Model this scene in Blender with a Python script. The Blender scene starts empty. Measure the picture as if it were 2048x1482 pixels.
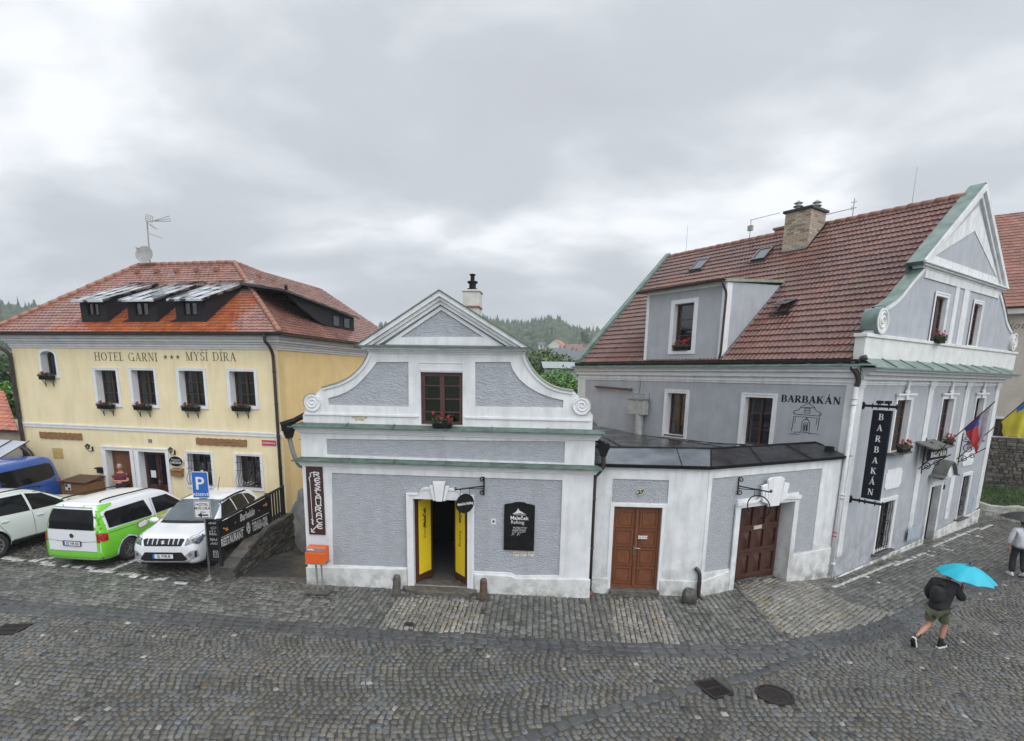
import bpy, bmesh, math, random
import numpy as np
from mathutils import Vector, Matrix, noise
from mathutils.geometry import tessellate_polygon
from mathutils.bvhtree import BVHTree
random.seed(7); rng = np.random.default_rng(7)
R_ = math.radians; PI = math.pi
scene = bpy.context.scene
col = scene.collection

# ------------------------------------------------------------------ camera
FPX, CY, CAMH, PITCH, ROLL = 1091.77,960.0,5.2,0.188587,0.017285
_fw = Vector((0, math.cos(PITCH),-math.sin(PITCH))); _rt = Vector((1,0,0)); _up = _rt.cross(_fw)
_r2 = _rt*math.cos(ROLL)+_up*math.sin(ROLL); _u2 = -_rt*math.sin(ROLL)+_up*math.cos(ROLL)
cd = bpy.data.cameras.new('camera'); cam = bpy.data.objects.new('camera', cd); col.objects.link(cam)
cam.matrix_world = Matrix(((_r2.x, _u2.x, -_fw.x, 0),(_r2.y, _u2.y, -_fw.y, 0),(_r2.z, _u2.z, -_fw.z, CAMH),(0,0,0,1)))
cd.sensor_width = 36; cd.lens = FPX/2048*36; cd.shift_y = (CY-741)/2048; cd.clip_end = 6000; cd.clip_start = .05
scene.camera = cam

# ------------------------------------------------------------------ world, sun, exposure
EXPOSURE = 0.0
w = bpy.data.worlds.new("World"); scene.world = w; w.use_nodes = True
nt = w.node_tree; N = nt.nodes; LK = nt.links; N.clear()
wo = N.new('ShaderNodeOutputWorld'); bg = N.new('ShaderNodeBackground'); LK.new(bg.outputs[0], wo.inputs[0])
sky = N.new('ShaderNodeTexSky'); sky.sky_type = 'NISHITA'; sky.sun_disc = False
SUN_EL, SUN_AZ = R_(52), R_(146)
sky.sun_elevation = SUN_EL; sky.sun_rotation = SUN_AZ
tc = N.new('ShaderNodeTexCoord'); sep = N.new('ShaderNodeSeparateXYZ'); LK.new(tc.outputs['Generated'], sep.inputs[0])
def wm(op, a, b=None, clamp=False):
 n = N.new('ShaderNodeMath'); n.operation = op; n.use_clamp = clamp
 for i, v in enumerate((a, b)):
  if v is None: continue
  if isinstance(v, (int, float)): n.inputs[i].default_value = v
  else: LK.new(v, n.inputs[i])
 return n.outputs[0]
zc = wm('MAXIMUM', sep.outputs[2], 0.0)
den = wm('ADD', zc, 0.32)
cmb = N.new('ShaderNodeCombineXYZ')
LK.new(wm('DIVIDE', sep.outputs[0], den), cmb.inputs[0]); LK.new(wm('DIVIDE', sep.outputs[1], den), cmb.inputs[1])
mp = N.new('ShaderNodeMapping'); LK.new(cmb.outputs[0], mp.inputs[0]); mp.inputs['Location'].default_value = (3.1,1.55,0); mp.inputs['Scale'].default_value = (1.0,1.25,1)
n1 = N.new('ShaderNodeTexNoise'); n1.inputs['Scale'].default_value = 1.5; n1.inputs['Detail'].default_value = 6; n1.inputs['Roughness'].default_value = .48; n1.inputs['Distortion'].default_value = .25
LK.new(mp.outputs[0], n1.inputs[0])
cr = N.new('ShaderNodeValToRGB'); LK.new(n1.outputs[0], cr.inputs[0])
e = cr.color_ramp.elements
e[0].position = .34; e[0].color = (.575,.605,.65,1); e[1].position = .66; e[1].color = (1.06,1.09,1.13,1)
a_ = cr.color_ramp.elements.new(.47); a_.color = (.62,.655,.70,1)
a_ = cr.color_ramp.elements.new(.58); a_.color = (.81,.845,.89,1)
# an overcast dome is brighter overhead than at the horizon, and brightest round the hidden sun
s_az = Vector((math.sin(SUN_AZ)*math.cos(SUN_EL), math.cos(SUN_AZ)*math.cos(SUN_EL), math.sin(SUN_EL)))
dt = N.new('ShaderNodeVectorMath'); dt.operation = 'DOT_PRODUCT'; LK.new(tc.outputs['Generated'], dt.inputs[0]); dt.inputs[1].default_value = s_az
glow = wm('POWER', wm('MAXIMUM', dt.outputs['Value'], 0.0),2.0)
gain = wm('ADD', wm('MULTIPLY', glow, 2.1),1.0)
mul = N.new('ShaderNodeVectorMath'); mul.operation = 'SCALE'; LK.new(cr.outputs[0], mul.inputs[0]); LK.new(gain, mul.inputs['Scale'])
skm = N.new('ShaderNodeVectorMath'); skm.operation = 'SCALE'; LK.new(sky.outputs[0], skm.inputs[0]); skm.inputs['Scale'].default_value = 0.004
addn = N.new('ShaderNodeVectorMath'); addn.operation = 'ADD'; LK.new(mul.outputs[0], addn.inputs[0]); LK.new(skm.outputs[0], addn.inputs[1])
LK.new(addn.outputs[0], bg.inputs[0]); bg.inputs[1].default_value = 1.0
sl = bpy.data.lights.new('sun', 'SUN'); sl.energy = 1.0; sl.angle = R_(60); sl.color = (1,.97,.93)
so = bpy.data.objects.new('sun', sl); col.objects.link(so)
so.rotation_euler = (-s_az).to_track_quat('-Z', 'Y').to_euler()
vs = scene.view_settings; vs.view_transform = 'Standard'; vs.look = 'None'; vs.exposure = EXPOSURE; vs.gamma = 1; vs.use_curve_mapping = False
cy_ = scene.cycles; cy_.max_bounces = 6; cy_.diffuse_bounces = 3; cy_.glossy_bounces = 3; cy_.transmission_bounces = 4; cy_.transparent_max_bounces = 8; cy_.volume_bounces = 0

# ------------------------------------------------------------------ pixel <-> world measuring helpers (photo is 2048 px wide)
def ray(px, py):
 return _r2*((px-1024)/FPX)+_u2*(-(py-CY)/FPX)+_fw
def g(px, py, z=0.0):
 d = ray(px, py); t = (z-CAMH)/d.z; return (d.x*t, d.y*t)
def hit(px, py, p, n):
 d = ray(px, py); o = Vector((0,0, CAMH)); p = Vector(p); n = Vector(n)
 return o+d*((p-o).dot(n)/d.dot(n))
def gz(x, y):
 t = min(1, max(0,(x-6.2)/3.0)); t = t*t*(3-2*t)
 return -.28*t

# ------------------------------------------------------------------ materials
MATS = {}
def lin(c):
 return tuple((v/12.92 if v <= .04045 else ((v+.055)/1.055)**2.4) for v in c)
def mat(name, c1, c2=None, rough=.6, nscale=6, bump=None, metal=0, spec=.5, streak=0, detail=4, mixlo=.35, mixhi=.65, stretch=(1,1,1), coat=0, alpha=None, attr=None, dirt=None, rvar=0):
 """procedural material: two tones mixed by noise, optional list of (scale, strength, distance) bumps"""
 if name in MATS: return MATS[name]
 m = bpy.data.materials.new(name); m.use_nodes = True; t = m.node_tree; n = t.nodes; l = t.links
 b = n['Principled BSDF']; b.inputs['Roughness'].default_value = rough; b.inputs['Metallic'].default_value = metal
 b.inputs['Specular IOR Level'].default_value = spec; b.inputs['Coat Weight'].default_value = coat; b.inputs['Coat Roughness'].default_value = .05
 tcn = n.new('ShaderNodeTexCoord'); mpn = n.new('ShaderNodeMapping'); l.new(tcn.outputs['Object'], mpn.inputs[0]); mpn.inputs['Scale'].default_value = stretch
 c2 = c2 or tuple(v*.82 for v in c1)
 no = n.new('ShaderNodeTexNoise'); no.inputs['Scale'].default_value = nscale; no.inputs['Detail'].default_value = detail; l.new(mpn.outputs[0], no.inputs[0])
 mr = n.new('ShaderNodeMapRange'); mr.inputs[1].default_value = mixlo; mr.inputs[2].default_value = mixhi; l.new(no.outputs[0], mr.inputs[0])
 mx = n.new('ShaderNodeMix'); mx.data_type = 'RGBA'; l.new(mr.outputs[0], mx.inputs[0]); mx.inputs[6].default_value = (*c1,1); mx.inputs[7].default_value = (*c2,1)
 out = mx.outputs[2]
 if streak:   # rain-washed streaks and patches
  sm_ = n.new('ShaderNodeMapping'); sm_.inputs['Scale'].default_value = (2.6,2.6,.42); l.new(tcn.outputs['Object'], sm_.inputs[0]); sn_ = n.new('ShaderNodeTexNoise'); sn_.inputs['Scale'].default_value = 1.6; sn_.inputs['Detail'].default_value = 7; sn_.inputs['Roughness'].default_value = .62; l.new(sm_.outputs[0], sn_.inputs[0])
  sr_ = n.new('ShaderNodeMapRange'); sr_.inputs[1].default_value = .45; sr_.inputs[2].default_value = .72; sr_.inputs[4].default_value = streak; l.new(sn_.outputs[0], sr_.inputs[0])
  s3 = n.new('ShaderNodeMix'); s3.data_type = 'RGBA'; l.new(sr_.outputs[0], s3.inputs[0]); l.new(out, s3.inputs[6]); s3.inputs[7].default_value = (.24,.235,.215,1); out = s3.outputs[2]
 if attr:
  at = n.new('ShaderNodeAttribute'); at.attribute_name = attr
  m2 = n.new('ShaderNodeMix'); m2.data_type = 'RGBA'; m2.blend_type = 'MULTIPLY'; m2.inputs[0].default_value = 1; l.new(out, m2.inputs[6]); l.new(at.outputs['Color'], m2.inputs[7]); out = m2.outputs[2]
 if dirt:   # (colour, z of full dirt, z where it fades out, noise scale, strength)
  dc, z0, z1, ds, st = dirt
  sx = n.new('ShaderNodeSeparateXYZ'); l.new(tcn.outputs['Object'], sx.inputs[0])
  r1 = n.new('ShaderNodeMapRange'); r1.inputs[1].default_value = z1; r1.inputs[2].default_value = z0; l.new(sx.outputs[2], r1.inputs[0])
  dn = n.new('ShaderNodeTexNoise'); dn.inputs['Scale'].default_value = ds; dn.inputs['Detail'].default_value = 6; dn.inputs['Roughness'].default_value = .65; l.new(tcn.outputs['Object'], dn.inputs[0])
  r2 = n.new('ShaderNodeMapRange'); r2.inputs[1].default_value = .42; r2.inputs[2].default_value = .62; l.new(dn.outputs[0], r2.inputs[0])
  mm = n.new('ShaderNodeMath'); mm.operation = 'MULTIPLY'; l.new(r1.outputs[0], mm.inputs[0]); l.new(r2.outputs[0], mm.inputs[1])
  m4 = n.new('ShaderNodeMath'); m4.operation = 'MULTIPLY'; l.new(mm.outputs[0], m4.inputs[0]); m4.inputs[1].default_value = st; m4.use_clamp = True
  m3 = n.new('ShaderNodeMix'); m3.data_type = 'RGBA'; l.new(m4.outputs[0], m3.inputs[0]); l.new(out, m3.inputs[6]); m3.inputs[7].default_value = (*dc, 1); out = m3.outputs[2]
 l.new(out, b.inputs['Base Color'])
 if rvar:
  rr = n.new('ShaderNodeMapRange'); rr.inputs[3].default_value = max(0.03, rough-rvar); rr.inputs[4].default_value = rough+rvar; rr.inputs[1].default_value = .35; rr.inputs[2].default_value = .65
  rn = n.new('ShaderNodeTexNoise'); rn.inputs['Scale'].default_value = 1.1; rn.inputs['Detail'].default_value = 5; l.new(tcn.outputs['Object'], rn.inputs[0]); l.new(rn.outputs[0], rr.inputs[0]); l.new(rr.outputs[0], b.inputs['Roughness'])
 last = None
 for (bs, bst, bd) in (bump or []):
  bn = n.new('ShaderNodeTexNoise'); bn.inputs['Scale'].default_value = bs; bn.inputs['Detail'].default_value = 3; l.new(mpn.outputs[0], bn.inputs[0])
  bu = n.new('ShaderNodeBump'); bu.inputs['Strength'].default_value = bst; bu.inputs['Distance'].default_value = bd; l.new(bn.outputs[0], bu.inputs['Height'])
  if last: l.new(last.outputs[0], bu.inputs['Normal'])
  last = bu
 if last: l.new(last.outputs[0], b.inputs['Normal'])
 MATS[name] = m; return m
def glassmat(name, tint=(.5,.55,.58), refl=.25, rough=.03):
 if name in MATS: return MATS[name]
 m = bpy.data.materials.new(name); m.use_nodes = True; t = m.node_tree; n = t.nodes; l = t.links; n.clear()
 o = n.new('ShaderNodeOutputMaterial'); tr = n.new('ShaderNodeBsdfTransparent'); tr.inputs[0].default_value = (*tint, 1)
 gl = n.new('ShaderNodeBsdfGlossy'); gl.inputs['Roughness'].default_value = rough; gl.inputs[0].default_value = (1,1,1,1)
 fr = n.new('ShaderNodeFresnel'); fr.inputs[0].default_value = 1.5
 ad = n.new('ShaderNodeMath'); ad.operation = 'ADD'; ad.use_clamp = True; ad.inputs[1].default_value = refl; l.new(fr.outputs[0], ad.inputs[0])
 mx = n.new('ShaderNodeMixShader'); l.new(ad.outputs[0], mx.inputs[0]); l.new(tr.outputs[0], mx.inputs[1]); l.new(gl.outputs[0], mx.inputs[2]); l.new(mx.outputs[0], o.inputs[0])
 MATS[name] = m; return m
MOSS = (.07,.075,.045)
M_white = mat('white_plaster', (.74,.745,.75),(.64,.65,.66),.75,3.0, [(30,.25,.01),(180,.15,.004)], streak=.35, dirt=((.30,.30,.27),-.3,1.5,2.6,.9))
M_whiteu = mat('white_trim_plaster', (.74,.745,.755),(.62,.63,.64),.75,2.2, [(22,.22,.01)], mixlo=.42, mixhi=.72, streak=.30)
M_whitec = mat('clean_white_trim', (.76,.76,.77),(.70,.70,.71),.7,4, [(40,.1,.004)], streak=.15)
M_plinth = mat('stained_white_plinth', (.70,.70,.69),(.60,.60,.58),.7,2.5, [(14,.3,.02)], dirt=((.12,.125,.085),-.5,.75,3.6,1.0))
def pieces(mb, name, m, parent, **k):
 done = 0; comp = list(range(len(mb.v)))
 def fd(a):
  while comp[a] != a: comp[a] = comp[comp[a]]; a = comp[a]
  return a
 for f in mb.f:
  for q in f[1:]: comp[fd(q)] = fd(f[0])
 gr = {}
 for f in mb.f: gr.setdefault(fd(f[0]), []).append(f)
 out = []
 for fs in gr.values():
  ids = sorted({i for f in fs for i in f}); mp_ = {i: j for j, i in enumerate(ids)}; n_ = MB(); n_.add([mb.v[i] for i in ids], [tuple(mp_[i] for i in f) for f in fs]); out.append(n_.build(name, m, parent, **k))
 return out
M_greyrough = mat('roughcast_grey', (.435,.45,.475),(.385,.40,.43),.8,5, [(26,1.0,.05),(80,.4,.012)], stretch=(.75,1,1.5))
M_greyworm = mat('combed_grey_plaster', (.43,.445,.478),(.38,.395,.43),.8,5, [(19,.9,.045),(60,.4,.014)], streak=.2, stretch=(.8,1,1.9))
M_grey = mat('smooth_grey_plaster', (.42,.435,.468),(.37,.385,.415),.8,2.2, [(60,.3,.012)], streak=.28, dirt=((.22,.225,.23),-.6,1.6,3.0,.8))
M_yellow = mat('pale_yellow_plaster', (.82,.70,.445),(.78,.65,.40),.8,1.6, [(60,.2,.008)], streak=.16)
M_orange = mat('deep_yellow_plaster', (.80,.58,.27),(.74,.53,.24),.8,1.6, [(60,.2,.008)], streak=.12)
M_cornice = mat('grey_cornice_plaster', (.64,.63,.63),(.56,.55,.55),.75,3, [(50,.1,.004)])
M_copper = mat('green_copper', (.115,.175,.145),(.07,.10,.082),.5,5, [(8,.3,.01)], metal=.1, stretch=(1,1,1), rvar=.15)
M_copperlt = mat('pale_green_copper', (.185,.255,.225),(.115,.165,.145),.45,3, [(6,.3,.01)], metal=.1, rvar=.15)
M_coppergr = mat('grey_green_sheet', (.30,.33,.25),(.22,.25,.18),.5,4)
M_dark = mat('dark_metal', (.018,.018,.02),(.03,.03,.032),.35,9, metal=.3)
M_pipe = mat('dark_brown_pipe', (.045,.032,.028),(.028,.02,.018),.35,6)
M_black = mat('matt_black', (.009,.009,.010),(.014,.014,.014),.55,8, spec=.12)
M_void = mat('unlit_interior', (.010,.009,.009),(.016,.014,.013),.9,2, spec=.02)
M_brownframe = mat('dark_brown_frame', (.055,.028,.022),(.04,.02,.016),.45,8)
M_redbrown = mat('red_brown_frame', (.085,.03,.024),(.06,.022,.018),.45,8)
M_door = mat('varnished_brown_door', (.20,.070,.028),(.13,.042,.018),.38,5, [(30,.15,.003)], stretch=(6,6,1))
M_doordk = mat('dark_carved_wood', (.080,.028,.016),(.045,.016,.010),.45,5, [(30,.15,.003)], stretch=(6,6,1))
M_doorlt = mat('orange_brown_door', (.20,.085,.035),(.15,.06,.024),.4,5, stretch=(6,6,1))
M_board = mat('weathered_board', (.30,.16,.06),(.19,.095,.035),.6,4, [(20,.3,.006)], stretch=(1,4,9))
M_wood = mat('bin_wood', (.26,.13,.055),(.17,.085,.035),.6,4, stretch=(1,1,8))
M_larch = mat('black_stained_wood', (.014,.014,.018),(.028,.027,.03),.6,6, [(14,.4,.01)], spec=.15, stretch=(14,14,1))
M_seam = mat('wet_black_sheet', (.012,.012,.014),(.028,.029,.032),.24,1.4, [(2.5,.25,.03)], metal=.1, rvar=.14)
M_sheetlt = mat('grey_blue_sheet', (.17,.185,.21),(.10,.11,.125),.22,2, [(1.2,.2,.02)], metal=.3, rvar=.08)
M_tile = mat('red_beaver_tiles', (.29,.138,.102),(.235,.12,.093),.25,.8, [(40,.3,.006)], rvar=.08, spec=.7, attr='tint', mixlo=.4, mixhi=.6)
M_tile2 = mat('brown_red_tiles', (.16,.070,.053),(.12,.058,.047),.28,.5, [(40,.3,.006)], rvar=.08, spec=.6, attr='tint', mixlo=.4, mixhi=.62)
M_ridge = mat('ridge_tile', (.33,.15,.10),(.25,.12,.085),.5,6, [(30,.3,.005)])
M_ridge2 = mat('old_ridge_tile', (.27,.125,.085),(.20,.10,.075),.5,6, [(30,.3,.005)])
M_pane = glassmat('window_glass', (.62,.64,.66),.0)
M_panedk = glassmat('dark_window_glass', (.30,.31,.33),.04)
M_panesky = mat('skylight_glass', (.10,.12,.14),(.12,.14,.16),.06,3, spec=1.0)
M_curtain = mat('net_curtain', (.42,.42,.43),(.34,.34,.35),.9,14, stretch=(6,6,.3))
M_lace = mat('dim_net_curtain', (.20,.21,.23),(.12,.13,.15),.9,9, stretch=(6,6,.5))
M_stone = mat('grey_stone', (.13,.115,.098),(.065,.058,.05),.6,8, [(20,.7,.03),(70,.3,.006)])
M_stonered = mat('reddish_stone', (.13,.078,.062),(.07,.045,.038),.6,8, [(20,.5,.02)])
M_stonedk = mat('dark_mossy_stone', (.085,.08,.068),(.045,.042,.036),.6,5, [(12,.7,.03),(50,.3,.01)])
M_iron = mat('rusty_cast_iron', (.036,.026,.024),(.020,.016,.016),.5,10, [(40,.3,.005)], metal=.4)
M_galv = mat('galvanised_steel', (.36,.36,.35),(.28,.28,.27),.4,12, metal=.5)
M_whitepipe = mat('white_painted_pipe', (.66,.67,.68),(.56,.57,.57),.5,6)
M_leaf = mat('leaf_green', (.035,.085,.02),(.018,.05,.012),.5,20, attr='tint')
M_leafdk = mat('window_box_leaves', (.035,.07,.022),(.018,.04,.014),.55,25, attr='tint')
M_petal = mat('red_petals', (.62,.035,.075),(.45,.02,.05),.55,30)
M_petaldk = mat('dark_red_petals', (.32,.02,.03),(.20,.015,.02),.55,30)
M_bark = mat('bark', (.09,.07,.05),(.05,.04,.03),.85,8, [(12,.6,.03)])
M_letter = mat('black_letter_paint', (.014,.015,.02),(.02,.022,.028),.5,20, spec=.1)
M_letterbr = mat('brown_letter_paint', (.14,.105,.06),(.10,.075,.045),.6,20)
M_letterw = mat('white_letter_paint', (.72,.72,.71),(.62,.62,.61),.5,20)
M_rubber = mat('tyre_rubber', (.018,.018,.019),(.026,.026,.026),.7,20)
M_rim = mat('alloy_rim', (.52,.53,.54),(.44,.45,.46),.25,12, metal=.8)
M_cglass = mat('car_glass', (.006,.007,.008),(.010,.011,.012),.07,3, spec=.18)
M_cglasslt = mat('windscreen_glass', (.10,.125,.135),(.075,.09,.10),.05,2.2, spec=.6)
M_plastic = mat('black_car_plastic', (.014,.014,.015),(.02,.02,.021),.5,20, spec=.2)
M_platew = mat('number_plate_white', (.72,.73,.74),(.68,.69,.70),.35,20)
M_blue = mat('sign_blue', (.02,.13,.46),(.018,.115,.42),.35,5)
M_red = mat('sign_red', (.52,.03,.04),(.46,.026,.035),.4,8)

# ------------------------------------------------------------------ mesh building
class MB:
 def __init__(s): s.v = []; s.f = []; s.mi = []; s.cur = 0
 def add(s, vs, fs):
  o = len(s.v); s.v.extend([tuple(p) for p in vs]); s.f.extend([tuple(i+o for i in f) for f in fs]); s.mi.extend([s.cur]*len(fs))
 def build(s, name, mats, parent=None, smooth=False, recalc=True, bevel=0, loc=None, rot=None, subsurf=0):
  me = bpy.data.meshes.new(name); me.from_pydata(s.v, [], s.f)
  if not isinstance(mats, (list, tuple)): mats = [mats]
  for m in mats: me.materials.append(m)
  if len(mats) > 1: me.polygons.foreach_set('material_index', s.mi)
  if recalc:
   bm = bmesh.new(); bm.from_mesh(me); bmesh.ops.recalc_face_normals(bm, faces=bm.faces); bm.to_mesh(me); bm.free()
  if smooth: me.polygons.foreach_set('use_smooth', [True]*len(me.polygons))
  me.update()
  o = bpy.data.objects.new(name, me); col.objects.link(o)
  if parent: o.parent = parent
  if loc is not None: o.location = loc
  if rot is not None: o.rotation_euler = rot
  if bevel:
   b = o.modifiers.new('bevel', 'BEVEL'); b.width = bevel; b.segments = 2; b.limit_method = 'ANGLE'; b.angle_limit = R_(50)
  if subsurf:
   b = o.modifiers.new('sub', 'SUBSURF'); b.levels = subsurf; b.render_levels = subsurf
  return o
 def box(s, x0, x1, y0, y1, z0, z1, T=None):
  p = [(x, y, z) for z in (z0, z1) for y in (y0, y1) for x in (x0, x1)]
  if T: p = [T(*q) for q in p]
  s.add(p, [(0,2,3,1),(4,5,7,6),(0,1,5,4),(2,6,7,3),(0,4,6,2),(1,3,7,5)])
 def plate(s, loops, d0, d1, T=None):
  """polygon(s) in (a,b); extruded between d0 and d1; T maps (a,d,b) to a point"""
  T = T or (lambda a, d, b: (a, -d, b))
  loops = [list(l) for l in loops]
  tris = tessellate_polygon([[Vector((a, b, 0)) for a, b in l] for l in loops])
  flat = [p for l in loops for p in l]; n = len(flat)
  vs = [T(a, d0, b) for a, b in flat]+[T(a, d1, b) for a, b in flat]
  fs = [(t[0], t[1], t[2]) for t in tris]+[(t[2]+n, t[1]+n, t[0]+n) for t in tris]
  o = 0
  for l in loops:
   k = len(l)
   for i in range(k):
    j = (i+1) % k; fs.append((o+i, o+j, o+j+n, o+i+n))
   o += k
  s.add(vs, fs)
 def tube(s, pts, r, seg=8, T=None, caps=True, r2=None):
  pts = [Vector(T(*p)) if T else Vector(p) for p in pts]; n = len(pts); rings = []
  prev = None
  for i, p in enumerate(pts):
   t = (pts[min(i+1, n-1)]-pts[max(i-1,0)]); t = t.normalized() if t.length > 1e-9 else Vector((0,0,1))
   if prev is None:
    a = Vector((0,0,1)) if abs(t.z) < .9 else Vector((1,0,0)); x = t.cross(a).normalized()
   else:
    x = prev-t*prev.dot(t); x = x.normalized() if x.length > 1e-6 else t.orthogonal().normalized()
   prev = x; y = t.cross(x)
   rr = r if r2 is None else r+(r2-r)*i/(n-1)
   if isinstance(r, (list, tuple)): rr = r[i]
   rings.append([p+(x*math.cos(2*PI*k/seg)+y*math.sin(2*PI*k/seg))*rr for k in range(seg)])
  vs = [q for ring in rings for q in ring]; fs = []
  for i in range(n-1):
   for k in range(seg):
    a = i*seg+k; b = i*seg+(k+1) % seg; fs.append((a, b, b+seg, a+seg))
  if caps: fs += [tuple(range(seg))[::-1], tuple((n-1)*seg+k for k in range(seg))]
  s.add(vs, fs)
 def lathe(s, prof, seg=24, T=None, axis='z', c=(0,0,0)):
  vs = []; fs = []; n = len(prof)
  for k in range(seg):
   a = 2*PI*k/seg
   for r, h in prof:
    if axis == 'z': p = (c[0]+r*math.cos(a), c[1]+r*math.sin(a), c[2]+h)
    elif axis == 'y': p = (c[0]+r*math.cos(a), c[1]+h, c[2]+r*math.sin(a))
    else: p = (c[0]+h, c[1]+r*math.cos(a), c[2]+r*math.sin(a))
    vs.append(T(*p) if T else p)
  for k in range(seg):
   for i in range(n-1):
    a = k*n+i; b = ((k+1) % seg)*n+i; fs.append((a, b, b+1, a+1))
  s.add(vs, fs)
 def poly3(s, pts): s.add(pts, [tuple(range(len(pts)))])
 def thick(s, pts, n, t):
  """planar polygon given as 3D points thickened along n by t"""
  n = Vector(n).normalized(); k = len(pts); a = [Vector(p) for p in pts]; b = [p-n*t for p in a]
  s.add(a+b, [tuple(range(k)), tuple(range(k, 2*k))[::-1]]+[(i, i+k, (i+1) % k+k, (i+1) % k) for i in range(k)])

def tag(o, label=None, cat=None, group=None, kind=None):
 if label: o['label'] = label
 if cat: o['category'] = cat
 if group: o['group'] = group
 if kind: o['kind'] = kind
 return o
def empty(name, loc, rz, label, cat, group=None):
 o = bpy.data.objects.new(name, None); col.objects.link(o); o.location = loc; o.rotation_euler = (0,0, rz); o.empty_display_size = .2
 return tag(o, label, cat, group)
def copy_tree(o, parent=None):
 c = o.copy(); col.objects.link(c); c.parent = parent
 for ch in [x for x in bpy.data.objects if x.parent == o]: copy_tree(ch, c)
 return c

class Face:
 """a vertical plane standing at world point o with azimuth az; u runs along it, d is outward, z up; geometry goes to root-local space"""
 def __init__(s, o, az, root_o=None, root_az=None):
  s.o = (o[0], o[1]); s.az = az; s.c = math.cos(az); s.s = math.sin(az)
  s.ro = root_o or s.o; s.ra = az if root_az is None else root_az
  s.rc = math.cos(s.ra); s.rs = math.sin(s.ra); s.rz = 0
 def world(s, u, d, z): return (s.o[0]+u*s.c+d*s.s, s.o[1]+u*s.s-d*s.c, z)
 def __call__(s, u, d, z):
  x, y, _ = s.world(u, d, z); x -= s.ro[0]; y -= s.ro[1]
  return (x*s.rc+y*s.rs, -x*s.rs+y*s.rc, z-s.rz)
 def px(s, x, y, d=0):
  p = hit(x, y, s.world(0, d, 0),(s.s, -s.c, 0)); dx = p.x-s.o[0]; dy = p.y-s.o[1]
  return (dx*s.c+dy*s.s, p.z)
 def box(s, mb, u0, u1, d0, d1, z0, z1): mb.box(u0, u1, d0, d1, z0, z1, T=s)
 def plate(s, mb, loops, d0, d1): mb.plate(loops, d0, d1, T=s)
 def tube(s, mb, pts, r, seg=8, **k): mb.tube(pts, r, seg, T=s, **k)
 def rect(s, tl, br, d=0):
  a = s.px(*tl, d); b = s.px(*br, d); return (a[0], b[0], b[1], a[1])
def R4(r): u0, u1, z0, z1 = r; return [(u0, z0),(u1, z0),(u1, z1),(u0, z1)]
def H4(r): return R4((r[0]-.006, r[1]+.006, r[2]-.006, r[3]+.006))
def circ(cx, cz, r, n=24, a0=0, a1=2*PI, rz=None):
 full = abs(a1-a0-2*PI) < 1e-6
 return [(cx+r*math.cos(a0+(a1-a0)*i/(n if full else n-1)), cz+(rz or r)*math.sin(a0+(a1-a0)*i/(n if full else n-1))) for i in range(n)]
def bez(p0, p1, p2, p3, n=10):
 return [tuple((1-t)**3*a+3*(1-t)**2*t*b+3*(1-t)*t*t*c+t**3*d for a, b, c, d in zip(p0, p1, p2, p3)) for t in [i/(n-1) for i in range(n)]]
def catmull(pts, n=5):
 out = []; P = [pts[0]]+list(pts)+[pts[-1]]
 for i in range(1, len(P)-2):
  for k in range(n):
   t = k/n
   out.append(tuple(.5*((2*b)+(-a+c)*t+(2*a-5*b+4*c-d)*t*t+(-a+3*b-3*c+d)*t**3) for a, b, c, d in zip(P[i-1], P[i], P[i+1], P[i+2])))
 out.append(tuple(pts[-1])); return out

# ------------------------------------------------------------------ writing
def text(s, size, mats, parent, T, u=0, z=0, d=0, align='CENTER', ext=.004, name='lettering', bold=0, sx=1, rot=0, shear=0, space=1):
 cu = bpy.data.curves.new('t', 'FONT'); cu.body = s; cu.size = size; cu.align_x = align; cu.extrude = ext; cu.offset = bold; cu.shear = shear; cu.space_character = space; cu.resolution_u = 3
 o = bpy.data.objects.new('t', cu); col.objects.link(o); bpy.context.view_layer.update()
 me0 = bpy.data.meshes.new_from_object(o.evaluated_get(bpy.context.evaluated_depsgraph_get()))
 mb = MB(); c, sn = math.cos(rot), math.sin(rot)
 pts = []
 for v in me0.vertices:
  x, y, zz = v.co; x *= sx; pts.append(T(u+x*c-y*sn, d+zz, z+x*sn+y*c))
 mb.add(pts, [tuple(p.vertices) for p in me0.polygons])
 bpy.data.objects.remove(o); bpy.data.curves.remove(cu); bpy.data.meshes.remove(me0)
 return mb.build(name, mats, parent, recalc=False)
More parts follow.
